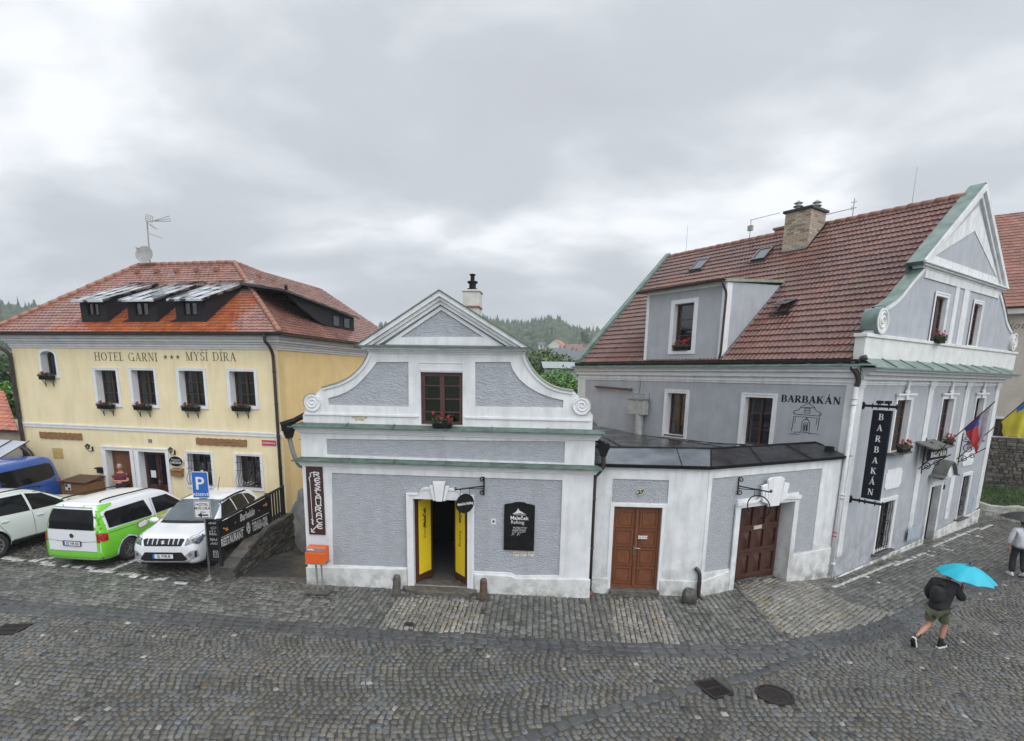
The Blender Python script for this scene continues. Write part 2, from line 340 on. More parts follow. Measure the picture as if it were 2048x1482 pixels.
# a small serif alphabet drawn with strokes: ('l',x0,y0,x1,y1,w) lines, ('a',cx,cy,rx,ry,a0,a1,wthin,wthick) arcs, ('s',x,y,w) serifs
T_, t_ = .16,.06
def _st(x, y0=0, y1=1, w=T_): return [('l', x, y0, x, y1, w),('s', x, y0,.36),('s', x, y1,.36)]
SER = {
 'B': (.72, _st(.17)+[('l', .17,.97,.4,.97, t_),('l', .17,.52,.42,.52, t_),('l', .17,.03,.42,.03, t_),('a', .38,.75,.20,.22,-90,90, t_, T_),('a', .40,.275,.24,.245,-90,90, t_, T_)]),
 'A': (.86, [('l', .42,1,.14,0, t_),('l', .42,1,.72,0, T_),('l', .24,.33,.6,.33, t_),('s', .14,0,.26),('s', .72,0,.32)]),
 'R': (.80, _st(.17)+[('l', .17,.97,.4,.97, t_),('l', .17,.5,.42,.5, t_),('a', .38,.735,.21,.235,-90,90, t_, T_),('l', .38,.5,.68,0, T_),('s', .70,0,.2)]),
 'K': (.84, _st(.17)+[('l', .17,.38,.66,1, t_),('l', .36,.58,.70,0, T_),('s', .66,1,.28),('s', .72,0,.28)]),
 'N': (.88, [('l', .16,0,.16,1, t_),('l', .16,1,.72,0, T_),('l', .72,0,.72,1, t_),('s', .16,0,.26),('s', .12,1,.22),('s', .72,1,.26)]),
 'H': (.90, _st(.18)+_st(.72)+[('l', .18,.5,.72,.5, t_)]),
 'O': (.92, [('a', .46,.5,.36,.47,0,360, t_, T_)]),
 'T': (.78, _st(.39)[:2]+[('l', .07,.97,.71,.97, t_),('l', .08,.8,.08,1, t_),('l', .70,.8,.70,1, t_)]),
 'E': (.70, _st(.17)+[('l', .17,.97,.58,.97, t_),('l', .17,.52,.46,.52, t_),('l', .17,.03,.60,.03, t_),('l', .58,.8,.58,1, t_),('l', .61,0,.61,.2, t_),('l', .46,.42,.46,.62, t_)]),
 'L': (.68, _st(.17)+[('l', .17,.03,.58,.03, t_),('l', .59,0,.59,.22, t_)]),
 'G': (.90, [('a', .46,.5,.36,.47,40,330, t_, T_),('l', .76,0.04,.76,.46, T_),('s', .72,.45,.36),('l', .74,.72,.74,.97, t_)]),
 'I': (.36, _st(.18)), 'M': (1.04, [('l', .17,0,.17,1, t_),('l', .17,1,.50,0, T_),('l', .50,0,.84,1, t_),('l', .84,0,.84,1, T_),('s', .17,0,.26),('s', .84,0,.34),('s', .12,1,.2),('s', .9,1,.24)]),
 'Y': (.82, [('l', .40,0,.40,.45, T_),('l', .40,.45,.12,1, T_*.9),('l', .40,.45,.70,1, t_),('s', .4,0,.34),('s', .12,1,.3),('s', .70,1,.26)]),
 'S': (.62, [('a', .31,.74,.20,.23,30,270, t_, T_*.9),('a', .31,.27,.22,.24,-150,90, t_, T_*.9),('l', .50,.78,.50,.97, t_),('l', .10,.03,.10,.24, t_)]),
 'D': (.88, _st(.17)+[('l', .17,.97,.42,.97, t_),('l', .17,.03,.42,.03, t_),('a', .40,.5,.36,.47,-90,90, t_, T_)]),
 ' ': (.45, []), '\u00b4': (0, [('l', .0,1.12,.14,1.3,.09)]), '\u02c7': (0, [('l', -.14,1.3,0,1.12,.07),('l', 0,1.12,.14,1.3,.07)]),
}
ACC = {'Á': ('A', '\u00b4', .40), 'Í': ('I', '\u00b4', .16), 'Š': ('S', '\u02c7', .31)}
def serif_glyph(mb, ch, u, z, h, T, d, sx, wgt=1.0, e=[0]):
 if ch in ACC:
  b, a, ax = ACC[ch]; w = serif_glyph(mb, b, u, z, h, T, d, sx, wgt); serif_glyph(mb, a, u+ax*h*sx, z, h, T, d, sx, wgt); return w
 wd, st = SER[ch]
 for q in st:
  e[0] = (e[0]+1) % 9; dd = d+.0006*e[0]
  def quad(pts): mb.add([T(u+x*h*sx, dd, z+y*h) for x, y in pts]+[T(u+x*h*sx, d-.003, z+y*h) for x, y in pts], [tuple(range(len(pts)))]+[(i, (i+1) % len(pts),(i+1) % len(pts)+len(pts), i+len(pts)) for i in range(len(pts))])
  if q[0] == 'l':
   _, x0, y0, x1, y1, wv = q; wv *= wgt; L = math.hypot(x1-x0, y1-y0); nx, ny = (y1-y0)/L*wv/2,-(x1-x0)/L*wv/2
   quad([(x0-nx, y0-ny),(x0+nx, y0+ny),(x1+nx, y1+ny),(x1-nx, y1-ny)])
  elif q[0] == 's':
   _, x, y, wv = q; yy = .025 if y < .5 else (y-.025); quad([(x-wv/2, yy-.025),(x+wv/2, yy-.025),(x+wv/2, yy+.025),(x-wv/2, yy+.025)])
  else:
   _, cx, cy, rx, ry, a0, a1, w0, w1 = q; n = max(6, int(abs(a1-a0)/18)); pr = None
   for i in range(n+1):
    a = R_(a0+(a1-a0)*i/n); wv = (w0+(w1-w0)*abs(math.cos(a))**1.3)*wgt
    p = ((cx+(rx+wv/2)*math.cos(a), cy+(ry+wv/2*.8)*math.sin(a)),(cx+(rx-wv/2)*math.cos(a), cy+(ry-wv/2*.8)*math.sin(a)))
    if pr: quad([pr[0], p[0], p[1], pr[1]])
    pr = p
 return wd*h*sx
def serif(s, h, m, parent, T, u, z, d, width=None, name='lettering', gap=.1, wgt=1.0):
 tot = sum((SER[ACC[c][0]] if c in ACC else SER[c])[0]*h for c in s)+gap*h*(len(s)-1)
 sx = (width/tot) if width else 1
 mb = MB(); x = u
 for c in s: x += serif_glyph(mb, c, x, z, h, T, d, sx, wgt)+gap*h*sx
 return mb.build(name, m, parent, recalc=False)
def star(mb, u, z, r, T, d):
 pts = [(u+(r if i % 2 == 0 else r*.42)*math.sin(i*PI/5), z+(r if i % 2 == 0 else r*.42)*math.cos(i*PI/5)) for i in range(10)]
 mb.plate([pts], d-.003, d+.003, T=T)

# ------------------------------------------------------------------ roof tiles
def tiles(name, m, parent, P0, U, V, umin, umax, vlen, course, tw, prof, lip=.035, scallop=0, stag=True, tint=(.8,1.2), stain=None, seed=1):
 """courses of separate overlapping tiles; P0 eave origin, U along, V up the slope (unit, root-local); umin/umax functions of v"""
 rg = np.random.default_rng(seed); P0 = np.array(P0, float); U = np.array(U, float); V = np.array(V, float); Nn = np.cross(U, V); Nn /= np.linalg.norm(Nn)
 if Nn[2] < 0: Nn = -Nn
 k = len(prof); px_ = np.array([p[0] for p in prof]); ph = np.array([p[1] for p in prof])
 VV = []; FF = []; CC = []; off = 0
 nc = int(math.ceil(vlen/course))
 for i in range(nc):
  v0 = i*course-.02; v1 = min((i+1)*course+.015, vlen)
  if v1 <= v0: continue
  a0, b0 = umin(max(v0,0)), umax(max(v0,0)); a1, b1 = umin(v1), umax(v1)
  lo = min(a0, a1); hi = max(b0, b1)
  us = np.arange(math.floor(lo/tw)*tw-(tw/2 if (stag and i % 2) else 0), hi, tw)
  for u in us:
   x = u+px_*tw
   jl = rg.normal(0,.004); xl = np.clip(x, a0, b0); xu = np.clip(x, a1, b1)
   if xl[-1]-xl[0] < .01 and xu[-1]-xu[0] < .01: continue
   vl = v0-scallop*np.sin(PI*px_)+jl; jt = rg.normal(0,.003)
   low = P0+xl[:, None]*U+vl[:, None]*V+(lip+ph+jt)[:, None]*Nn
   base = P0+xl[:, None]*U+vl[:, None]*V+(ph*.6-.004)[:, None]*Nn
   upp = P0+xu[:, None]*U+v1*V+(.006+ph)[:, None]*Nn
   VV += [low, base, upp]
   for j in range(k-1):
    FF.append((off+j, off+j+1, off+2*k+j+1, off+2*k+j)); FF.append((off+k+j, off+k+j+1, off+j+1, off+j))
   t = rg.uniform(*tint); c = np.array([t, t*rg.uniform(.92,1.05), t*rg.uniform(.88,1.1)])
   if stain: c = c*np.array(stain(u+tw/2,(v0+v1)/2, rg))
   CC.append(np.repeat(c[None], 3*k, 0)); off += 3*k
 vs = np.concatenate(VV); me = bpy.data.meshes.new(name); me.from_pydata(vs.tolist(), [], FF)
 cc = np.concatenate(CC); at = me.color_attributes.new('tint', 'FLOAT_COLOR', 'POINT'); at.data.foreach_set('color', np.concatenate([cc, np.ones((len(cc),1))], 1).astype(np.float32).ravel())
 me.materials.append(m); o = bpy.data.objects.new(name, me); col.objects.link(o); o.parent = parent; return o
PROF_BEAVER = [(0,0),(.03,.004),(.25,.004),(.5,.004),(.75,.004),(.97,.004),(1,0)]
PROF_PAN = [(0,.006),(.06,.022),(.16,.024),(.24,.006),(.5,.0),(.88,.0),(1,.006)]
def ridge_caps(mb, a, b, r=.10, step=.36, seg=8):
 a = Vector(a); b = Vector(b); L = (b-a).length; n = max(1, int(L/step)); t = (b-a)/n; jj = random.Random(3)
 for i in range(n):
  p = a+t*i; q = a+t*(i+1.08); j = Vector((0,0, jj.uniform(-.006,.006)))
  mb.tube([p+j, q+j], r*1.02, seg, r2=r*.86)

# ------------------------------------------------------------------ windows
def window(F, parent, rc, frame=M_brownframe, cols=2, rows=3, depth=.22, surround=None, smat=M_whitec, sill=None, curtain=M_curtain, label=None, pane=M_pane, fw=.055, proud=.03, arch=0, curt_z=1.0, sillmat=M_stone):
 u0, u1, z0, z1 = rc; w = MB(); dd = -depth; top = (lambda: None)
 def outline(g_):
  if not arch: return [(u0+g_, z0+g_),(u1-g_, z0+g_),(u1-g_, z1-g_),(u0+g_, z1-g_)]
  cx = (u0+u1)/2; hw = (u1-u0)/2-g_
  return [(u0+g_, z0+g_),(u1-g_, z0+g_)]+[(cx+hw*math.cos(a), z1-arch-g_*.5+arch*math.sin(a)) for a in [i*PI/10 for i in range(11)]]
 F.plate(w, [outline(-.01), outline(fw)], dd-.06, dd)
 W = u1-u0
 for c in range(1, cols):
  x = u0+W*c/cols; F.box(w, x-fw*.62, x+fw*.62, dd-.055, dd+.008, z0+fw, z1-fw*.9)
 for r in range(1, rows):
  z = z0+(z1-z0)*r/rows
  for c in range(cols):
   a = u0+W*c/cols+fw*.6; b = u0+W*(c+1)/cols-fw*.6; F.box(w, a, b, dd-.045, dd-.012, z-.014, z+.014)
 wo_ = w.build('window', frame, parent)
 if label: wo_['label'] = label
 p = MB(); F.box(p, u0+fw*.5, u1-fw*.5, dd-.036, dd-.03, z0+fw*.5, z1-fw*.5-(arch*.3)); p.build('pane', pane, wo_)
 if curtain:
  c_ = MB(); n = 26
  for (a, b) in ((u0+.03, u0+W*.47),(u1-W*.47, u1-.03)):
   pr = [(a+(b-a)*i/n, dd-.13+.018*math.sin(i*2.1)) for i in range(n+1)]; zt = z0+(z1-z0)*curt_z
   vs = [F(x, y, z0+.02) for x, y in pr]+[F(x, y, zt) for x, y in pr]
   c_.add(vs, [(i, i+1, i+n+2, i+n+1) for i in range(n)])
  c_.build('curtain', curtain, wo_, smooth=True, recalc=False)
 if surround:
  sl_, sr, st, sb = surround if isinstance(surround, tuple) else (surround,)*4
  s_ = MB()
  if not arch: F.plate(s_, [[(u0-sl_, z0-sb),(u1+sr, z0-sb),(u1+sr, z1+st),(u0-sl_, z1+st)], R4((u0, u1, z0, z1))], -.004, proud)
  else:
   cx = (u0+u1)/2
   def ar(gx, gt, gb): return [(u0-gx, z0-gb),(u1+gx, z0-gb)]+[(cx+((u1-u0)/2+gx)*math.cos(a), z1-arch+(arch+gt)*math.sin(a)) for a in [i*PI/12 for i in range(13)]]
   F.plate(s_, [ar(sl_, st, sb), ar(0,0,0)], -.004, proud)
  # stepped outer moulding
  if not arch: F.plate(s_, [[(u0-sl_-.0, z0-sb),(u1+sr, z0-sb),(u1+sr, z1+st),(u0-sl_, z1+st)], [(u0-sl_*.6, z0-sb*.6),(u1+sr*.6, z0-sb*.6),(u1+sr*.6, z1+st*.6),(u0-sl_*.6, z1+st*.6)]], proud+.0005, proud+.014)
  s_.build('surround', smat, wo_)
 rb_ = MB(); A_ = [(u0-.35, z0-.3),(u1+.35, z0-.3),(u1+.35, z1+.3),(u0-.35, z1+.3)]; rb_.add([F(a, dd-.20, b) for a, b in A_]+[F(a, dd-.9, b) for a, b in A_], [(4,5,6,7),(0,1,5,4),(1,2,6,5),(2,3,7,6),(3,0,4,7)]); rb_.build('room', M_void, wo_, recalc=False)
 rv = MB()
 if not arch: F.plate(rv, [[(u0-.012, z0-.012),(u1+.012, z0-.012),(u1+.012, z1+.012),(u0-.012, z1+.012)], R4((u0, u1, z0, z1))], dd-.06,-.002)
 else:
  cx = (u0+u1)/2
  def a2(g_): return [(u0-g_, z0-g_),(u1+g_, z0-g_)]+[(cx+((u1-u0)/2+g_)*math.cos(a), z1-arch+(arch+g_)*math.sin(a)) for a in [i*PI/12 for i in range(13)]]
  F.plate(rv, [a2(.012), a2(0)], dd-.06,-.002)
 rv.build('reveal', smat, wo_)
 if sill:
  x = MB(); F.box(x, u0-sill[0], u1+sill[0], -.1, sill[1], z0-sill[2], z0-.002); x.build('sill', sillmat, wo_, bevel=.008)
 return wo_
def scroll(mb, T, u, z, r0, turns, d, tr, a0=0, cw=1, n=40, r1=.02):
 """spiral strip in the (u,z) plane"""
 mb.tube([(u+(r0+(r1-r0)*i/n)*math.cos(a0+cw*turns*2*PI*i/n), d, z+(r0+(r1-r0)*i/n)*math.sin(a0+cw*turns*2*PI*i/n)) for i in range(n+1)], tr, 6, T=T)

# ================================================================== GROUND, PAVING
WALLA, WALLB = (-6.93,13.30),(-6.86,16.75)      # alley edge under the stone wall
def alley_z(x, y):
 if x < -7.0+.1 and y < 16.7: return 0
 if x < -4.0 and y > 14.9 and x > -8.6: return max(-2.4,-.30*(y-14.9))
 return None
def ground_z(x, y):
 if -8.7 < x < -4.9 and y > 14.85:
  lim = -6.95 if y < 16.75 else -6.95-(y-16.75)*.5
  if x > lim: return max(-2.4,-.30*(y-14.9))-.0
 return gz(x, y)
def make_ground():
 xs = np.arange(-34,40.01,.25); ys = np.arange(1.5,46.01,.25); nx, ny = len(xs), len(ys)
 v = [(x, y, ground_z(x, y)-.014) for y in ys for x in xs]
 f = [(j*nx+i, j*nx+i+1,(j+1)*nx+i+1,(j+1)*nx+i) for j in range(ny-1) for i in range(nx-1)]
 mb = MB(); mb.add(v, f)
 return mb.build('ground', mat('paving_joints', (.042,.041,.036),(.055,.056,.040),.55,2.2, [(60,.5,.01)], rvar=.2), recalc=False)
tag(make_ground(), kind='structure')

def stones_mesh(name, S, m, gap=.011, seed=3, dome=.010):
 """S rows: x, y, angle, length, width, r, g, b -- one domed sett each"""
 rg = np.random.default_rng(seed); S = np.array(S, float); n = len(S)
 z = np.array([ground_z(x, y) for x, y in S[:, :2]])+rg.normal(0,.0035, n)
 hx = S[:, 3]/2-gap/2; hy = S[:, 4]/2-gap/2; ca, sa = np.cos(S[:, 2]), np.sin(S[:, 2])
 V = np.zeros((n, 12,3)); tx = rg.normal(0,.025, n); ty = rg.normal(0,.025, n)
 cor = np.array([(-1,-1),(1,-1),(1,1),(-1,1)], float)
 jit = rg.normal(0,.009,(n, 4,2))
 for r, (ins, zz) in enumerate(((.016,.0+dome*.3),(.004,-.002),(-.002,-.04))):
  for k in range(4):
   lx = cor[k, 0]*(hx-ins)+jit[:, k, 0]; ly = cor[k, 1]*(hy-ins)+jit[:, k, 1]
   V[:, r*4+k, 0] = S[:, 0]+lx*ca-ly*sa; V[:, r*4+k, 1] = S[:, 1]+lx*sa+ly*ca; V[:, r*4+k, 2] = z+zz+lx*tx+ly*ty
 base = np.arange(n)[:, None, None]*12
 q = [(0,1,2,3)]
 for r in (0,1):
  for k in range(4):
   k2 = (k+1) % 4; q.append((r*4+k, (r+1)*4+k, (r+1)*4+k2, r*4+k2))
 Q = (base+np.array(q)[None]).reshape(-1,4)
 me = bpy.data.meshes.new(name); me.vertices.add(n*12); me.vertices.foreach_set('co', V.astype(np.float32).ravel())
 me.loops.add(len(Q)*4); me.loops.foreach_set('vertex_index', Q.astype(np.int32).ravel())
 me.polygons.add(len(Q)); me.polygons.foreach_set('loop_start', np.arange(0, len(Q)*4,4, dtype=np.int32)); me.update(calc_edges=True)
 C = np.ones((n, 12,4)); C[:, :, :3] = S[:, None, 5:8]
 at = me.color_attributes.new('tint', 'FLOAT_COLOR', 'POINT'); at.data.foreach_set('color', C.astype(np.float32).ravel())
 me.materials.append(m); o = bpy.data.objects.new(name, me); col.objects.link(o); return tag(o, kind='structure')

def inpoly(p, poly):
 x, y = p; c = False; j = len(poly)-1
 for i in range(len(poly)):
  a, b = poly[i], poly[j]
  if (a[1] > y) != (b[1] > y) and x < (b[0]-a[0])*(y-a[1])/(b[1]-a[1])+a[0]: c = not c
  j = i
 return c
def gg(px, py):
 p = g(px, py)
 for _ in range(3): p = g(px, py, gz(*p))
 return p
def dline(p, L):
 b = (9e9,0)
 for i in range(len(L)-1):
  ax, ay = L[i]; bx, by = L[i+1]; dx, dy = bx-ax, by-ay; t = max(0, min(1,((p[0]-ax)*dx+(p[1]-ay)*dy)/(dx*dx+dy*dy)))
  q = math.hypot(p[0]-ax-t*dx, p[1]-ay-t*dy)
  if q < b[0]: b = (q, math.atan2(dy, dx))
 return b
BAND = [gg(*p) for p in [(-260,1188),(-60,1206),(250,1229),(500,1246),(760,1270),(1000,1284),(1200,1296),(1400,1302),(1560,1301),(1700,1275),(1800,1242),(1880,1205),(1960,1165),(2048,1124),(2200,1070)]]
BAND2 = [gg(*p) for p in [(1620,1310),(1500,1352),(1400,1372),(1250,1410),(1130,1447),(1020,1490),(960,1560)]]
PATCHES = [[gg(*p) for p in q] for q in (
 [(800,1192),(966,1201),(962,1272),(755,1257)],
 [(1216,1196),(1318,1199),(1368,1293),(1240,1290)],
 [(1476,1170),(1585,1150),(1700,1205),(1828,1232),(1650,1296),(1560,1262)])]
WL = [([gg(*p) for p in q], w_) for q, w_ in (
 ([(-80,1104),(12,1116),(72,1123),(215,1142),(396,1169)], .065),([(72,1123),(128,1106),(190,1086)], .055),([(215,1142),(275,1117),(330,1090)], .055),([(394,1168),(424,1153)], .04),
 ([(1668,1173),(1750,1141),(1862,1102)], .06),([(1735,1153),(1772,1172)], .05),([(1836,1105),(1866,1112)], .05),
 ([(1872,1092),(1925,1066),(1985,1050)], .06),([(1872,1092),(1905,1101)], .05),([(1925,1066),(1965,1073)], .045))]
SEP = [gg(*p) for p in [(1700,1205),(1830,1145),(1990,1085),(2060,1060)]]
rs = random.Random(11)
def shade(kind, x, y):
 n_ = noise.noise(Vector((x*.55, y*.9,1.7))); n2 = noise.noise(Vector((x*2.2, y*2.2,5.1)))
 if kind == 'band': b = rs.uniform(.07,.10); c = (b*.96, b*1.0, b*1.05)
 elif kind == 'patch':
  b = rs.uniform(.19,.30); c = (b*1.05, b, b*.9)
  if rs.random() < .04: c = (b*1.1, b*.85, b*.45)
 elif kind == 'walk':
  b = rs.choice([rs.uniform(.07,.12), rs.uniform(.11,.17), rs.uniform(.13,.20)]); c = (b, b*1.0, b*.93)
 elif kind == 'park': b = rs.uniform(.055,.115); c = (b*1.03, b, b*.9)
 else:
  b = rs.choice([rs.uniform(.09,.12), rs.uniform(.11,.16), rs.uniform(.115,.15)])
  tw = rs.random(); c = (b*1.03, b*1.0, b*.92) if tw < .6 else ((b*.94, b, b*1.06) if tw < .85 else (b*1.15, b*1.0, b*.80))
  if rs.random() < .006: c = (.36,.35,.32)
  if rs.random() < .012: c = (.03,.03,.032)
 k = 1+.30*n_+.30*n2
 return tuple(max(.02, v*k) for v in c)
def paint(x, y, c):
 for L, w_ in WL:
  if dline((x, y), L)[0] < w_*1.3+rs.uniform(-.02,.02) and rs.random() < .95:
   b = rs.uniform(.46,.66); return (b, b, b*.97)
 return c
MAINP, WALK, PATCH, BAN, PARK = [], [], [], [], []
def visible(x, y): return abs(x) < 1.13*y+2.5 and y < 34
PARKP = [gg(*p) for p in [(-400,1060),(12,1118),(72,1125),(215,1144),(396,1171),(440,1150)]]+[(-6.9,13.6),(-6.9,24),(-40,26)]
HOLES = [(gg(1427,1376),.30),(gg(20,1258),.31),(gg(1549,1390),.29),(gg(817,1249),.12)]
def hole(x, y): return any(math.hypot(x-c[0], y-c[1]) < r for c, r in HOLES)
def region(x, y):
 if hole(x, y): return 'hole'
 d1 = dline((x, y), BAND)[0]
 if d1 < .27: return 'band'
 if dline((x, y), BAND2)[0] < .12: return 'band2'
 for q in PATCHES:
  if inpoly((x, y), q): return 'patch'
 if inpoly((x, y), PARKP): return 'park'
 # on which side of the band: interpolate band y at x
 for i in range(len(BAND)-1):
  a, b = BAND[i], BAND[i+1]
  if a[0] <= x <= b[0]:
   yy = a[1]+(b[1]-a[1])*(x-a[0])/(b[0]-a[0]); return 'walk' if y > yy else 'main'
 return 'main' if x > 0 else 'walk'
# carriageway: segmental arcs (strips running left to right, rows bowed)
SW = 1.5; PITCH_ = .114
for j in range(-1,22):
 yc0 = 4.6+j*SW
 for i in range(-300,340):
  xr = i*PITCH_
  nst = 13
  for k in range(nst):
   t = (k+.5)/nst*2-1; A_ = .22
   yy = yc0+t*SW/2+rs.uniform(-.012,.012); xx = xr-A_*(1-t*t)*(1+.35*noise.noise(Vector((xr*.5, j*3.1,0))))+rs.uniform(-.014,.014)+.10*noise.noise(Vector((xr*.9, yc0+t*.8,3)))
   xg = xx+.3*math.sin(yy*.22+1); yg = yy+.28*math.sin(xx*.35)+.16*noise.noise(Vector((xx*.35, yy*.4,9)))
   if not visible(xg, yg) or yg < 4.2 or region(xg, yg) != 'main': continue
   phi = math.atan(A_*2*t/(SW/2)); cp = math.cos(phi)
   MAINP.append((xg, yg, -phi+.098*math.cos(xx*.35), PITCH_*cp*rs.uniform(.9,1.02), SW/nst/cp*rs.uniform(.9,1.0), *paint(xg, yg, shade('main', xg, yg))))
# footway and yard rows
def rows(kind, ang, sx_, sy_, OUT, test, x0, x1, y0, y1, herring=False):
 ca, sa = math.cos(ang), math.sin(ang); cx, cy = (x0+x1)/2,(y0+y1)/2; Rr = math.hypot(x1-x0, y1-y0)/2+1
 r = -Rr; i = 0
 while r < Rr:
  s = -Rr+rs.uniform(0, sx_); i += 1
  while s < Rr:
   L = sx_*rs.uniform(.78,1.25); xx = cx+(s+L/2)*ca-r*sa; yy = cy+(s+L/2)*sa+r*ca
   if visible(xx, yy) and y0 < yy < y1 and x0 < xx < x1 and test(xx, yy):
    OUT.append((xx, yy, ang+rs.uniform(-.03,.03), L, sy_*rs.uniform(.94,1.0), *paint(xx, yy, shade(kind, xx, yy))))
   s += L
  r += sy_
def notbuilt(x, y):
 if y > 14.6 and -8.8 < x < -4.6: return False
 if -7.3 < x < -4.9 and y > 13.25: return False
 if -5.0 < x < 1.8 and y > 13.6: return False
 if 1.8 <= x < 5 and y > 13.3: return False
 if 5 <= x < 9 and y > 13.3+(x-5)*.5+.6: return False
 if x >= 9 and (y-14.76)-(x-9.16)*.695 > .25: return False
 if y > 20.6 and x < 0: return False
 return True
rows('walk', PI/2-.05,.15,.135, WALK, lambda x, y: region(x, y) == 'walk' and notbuilt(x, y) and -4.2 < x < 6.2,-4.4,6.4,8,16)
rows('walk', -.17,.20,.135, WALK, lambda x, y: region(x, y) == 'walk' and notbuilt(x, y) and x <= -4.2,-26,-4.1,8,20)
rows('walk', .607,.17,.125, WALK, lambda x, y: region(x, y) == 'walk' and notbuilt(x, y) and x >= 6.2,6,34,8,30)
rows('park', 1.43,.19,.14, PARK, lambda x, y: region(x, y) == 'park' and notbuilt(x, y),-28,-6.8,12,21)
# light patches in short staggered bond
for q, an in zip(PATCHES, (PI/2-.05, PI/2-.12,.75)):
 xs_ = [p[0] for p in q]; ys_ = [p[1] for p in q]
 rows('patch', an, .155,.108, PATCH, lambda x, y, q=q: region(x, y) == 'patch' and inpoly((x, y), q) and notbuilt(x, y), min(xs_)-.3, max(xs_)+.3, min(ys_)-.3, max(ys_)+.3)
def along(L, offs, step, OUT, wid):
 for o in offs:
  acc = rs.uniform(0, step)
  for i in range(len(L)-1):
   ax, ay = L[i]; bx, by = L[i+1]; D = math.hypot(bx-ax, by-ay); tx, ty = (bx-ax)/D, (by-ay)/D
   while acc < D:
    x = ax+tx*acc-ty*o; y = ay+ty*acc+tx*o; st = step*rs.uniform(.85,1.15)
    if y > 4 and visible(x, y) and not hole(x, y): OUT.append((x, y, math.atan2(ty, tx)+rs.uniform(-.03,.03), st*.98, wid, *shade('band', x, y)))
    acc += st
   acc -= D
along(BAND, (-.18,0,.18),.25, BAN, .185)
along(BAND2,(0.0,),.26, BAN, .20)
M_set = mat('worn_granite_setts', (.93,.91,.875),(.57,.572,.565),.38,9, [(45,.55,.012),(160,.3,.004)], attr='tint', rvar=.2, spec=.55)
stones_mesh('cobbled_street', MAINP, M_set, gap=.014)
stones_mesh('kerb_band', BAN, M_set, gap=.012, dome=.006)
stones_mesh('pavement', WALK, M_set, gap=.016)
stones_mesh('paving_apron', PATCH, M_set, gap=.014)
stones_mesh('parking_yard', PARK, M_set, gap=.012)
# alley floor of wet asphalt with a stone threshold
mb = MB(); ys_ = [13.25+.2*i for i in range(60)]
vs = []
for y in ys_:
 lim = -6.9 if y < 16.75 else -6.9-(y-16.75)*.5
 for x in (max(lim, -8.0),-4.9): vs.append((x, y, ground_z(-6, y)-.012))
mb.add(vs, [(2*i, 2*i+1,2*i+3,2*i+2) for i in range(len(ys_)-1)])
tag(mb.build('alley_floor', mat('wet_asphalt', (.035,.035,.036),(.055,.055,.054),.35,5, [(90,.5,.008)], rvar=.15), recalc=False), kind='structure')
mb = MB(); a = g(425,1160); b = g(619,1165)
L_ = math.hypot(b[0]-a[0], b[1]-a[1]); az_ = math.atan2(b[1]-a[1], b[0]-a[0]); FT = Face(a, az_, (0,0),0)
u = 0
while u < L_-.1:
 w_ = min(rs.uniform(.5,.8), L_-u); FT.box(mb, u+.006, u+w_-.006,-.26,0,-.08,.012+rs.uniform(0,.008)); u += w_
tag(mb.build('threshold_slabs', M_stone, bevel=.008), kind='structure')

# ================================================================== YELLOW HOTEL
HO = g(575,1038); HA = -.201
hotel = empty('hotel_building', (HO[0], HO[1], 0), HA, 'pale yellow hotel with orange-red hipped tile roof and white framed windows', 'building')
FH = Face(HO, HA); def_root = (HO, HA)
FHS = Face(FH.world(0,0,0)[:2], HA+PI/2, HO, HA)      # right flank: u runs back, d outward
def rpx1(x, y): return (x/3.368,420+y/3.368)
def rpx2(x, y): return (x/3.103,820+y/3.103)
HW0, HW1 = -11.28,0.0
up_rc = [FH.rect(rpx1(642,1078), rpx1(808,1308)), FH.rect(rpx1(884,1078), rpx1(1060,1316)), FH.rect(rpx1(1205,1082), rpx1(1390,1322)), FH.rect(rpx1(1545,1086), rpx1(1728,1322))]
arch_rc = FH.rect(rpx1(270,950), rpx1(388,1112))
d1 = FH.px(*rpx2(657,246)); d1r = FH.px(*rpx2(808,252)); d2 = FH.px(*rpx2(860,256)); d2r = FH.px(*rpx2(1028,262))
door_rc = [(d1[0], d1r[0], .02, d1[1]),(d2[0], d2r[0], .02, d2[1])]
gw_rc = [FH.rect(rpx2(1162,268), rpx2(1326,475)), FH.rect(rpx2(1466,281), rpx2(1628,490))]
mb = MB()
aw = arch_rc; acx = (aw[0]+aw[1])/2; AR = .16
arch_loop = [(aw[0], aw[2]),(aw[1], aw[2])]+[(acx+(aw[1]-aw[0]+.012)/2*math.cos(a), aw[3]-AR+(AR+.006)*math.sin(a)) for a in [i*PI/10 for i in range(11)]]
holes = [H4(r) for r in up_rc+gw_rc+door_rc]+[arch_loop]
FH.plate(mb, [[(HW0,-.1),(HW1,-.1),(HW1,6.35),(HW0,6.35)]]+holes, -.34,0)
mb.build('wall', M_yellow, hotel)
mb = MB()      # flanks and back
FHS.plate(mb, [[(0.002,-2.6),(10.6,-2.6),(10.6,6.35),(0.002,6.35)]], -.34,0.0)
FH.box(mb, HW0, HW0+.34,-10.6,-.345,-.1,6.35); FH.box(mb, HW0+.345,-.345,-10.6,-10.3,-2,6.35)
mb.build('wall', M_orange, hotel)['label'] = 'deep yellow side wall'
mb = MB()      # grey rendered foot of the flank, ragged top
pts = [(.05,-2.6),(9,-2.6),(9,.2),(5,.25),(2.2,.42),(1.5,.75),(1.2,.72),(1.0,.95),(.72,.9),(.6,.55),(.4,.5),(.05,.1)]
FHS.plate(mb, [pts], 0.001,.02); mb.build('damp_render', mat('damp_grey_render', (.36,.355,.35),(.22,.22,.22),.7,3, [(20,.5,.02)]), hotel)
for r, lb in zip(up_rc, ('',)*4):
 window(FH, hotel, r, cols=2, rows=3, depth=.24, surround=(.11,.11,.10,.10), curtain=M_lace, pane=M_panedk)
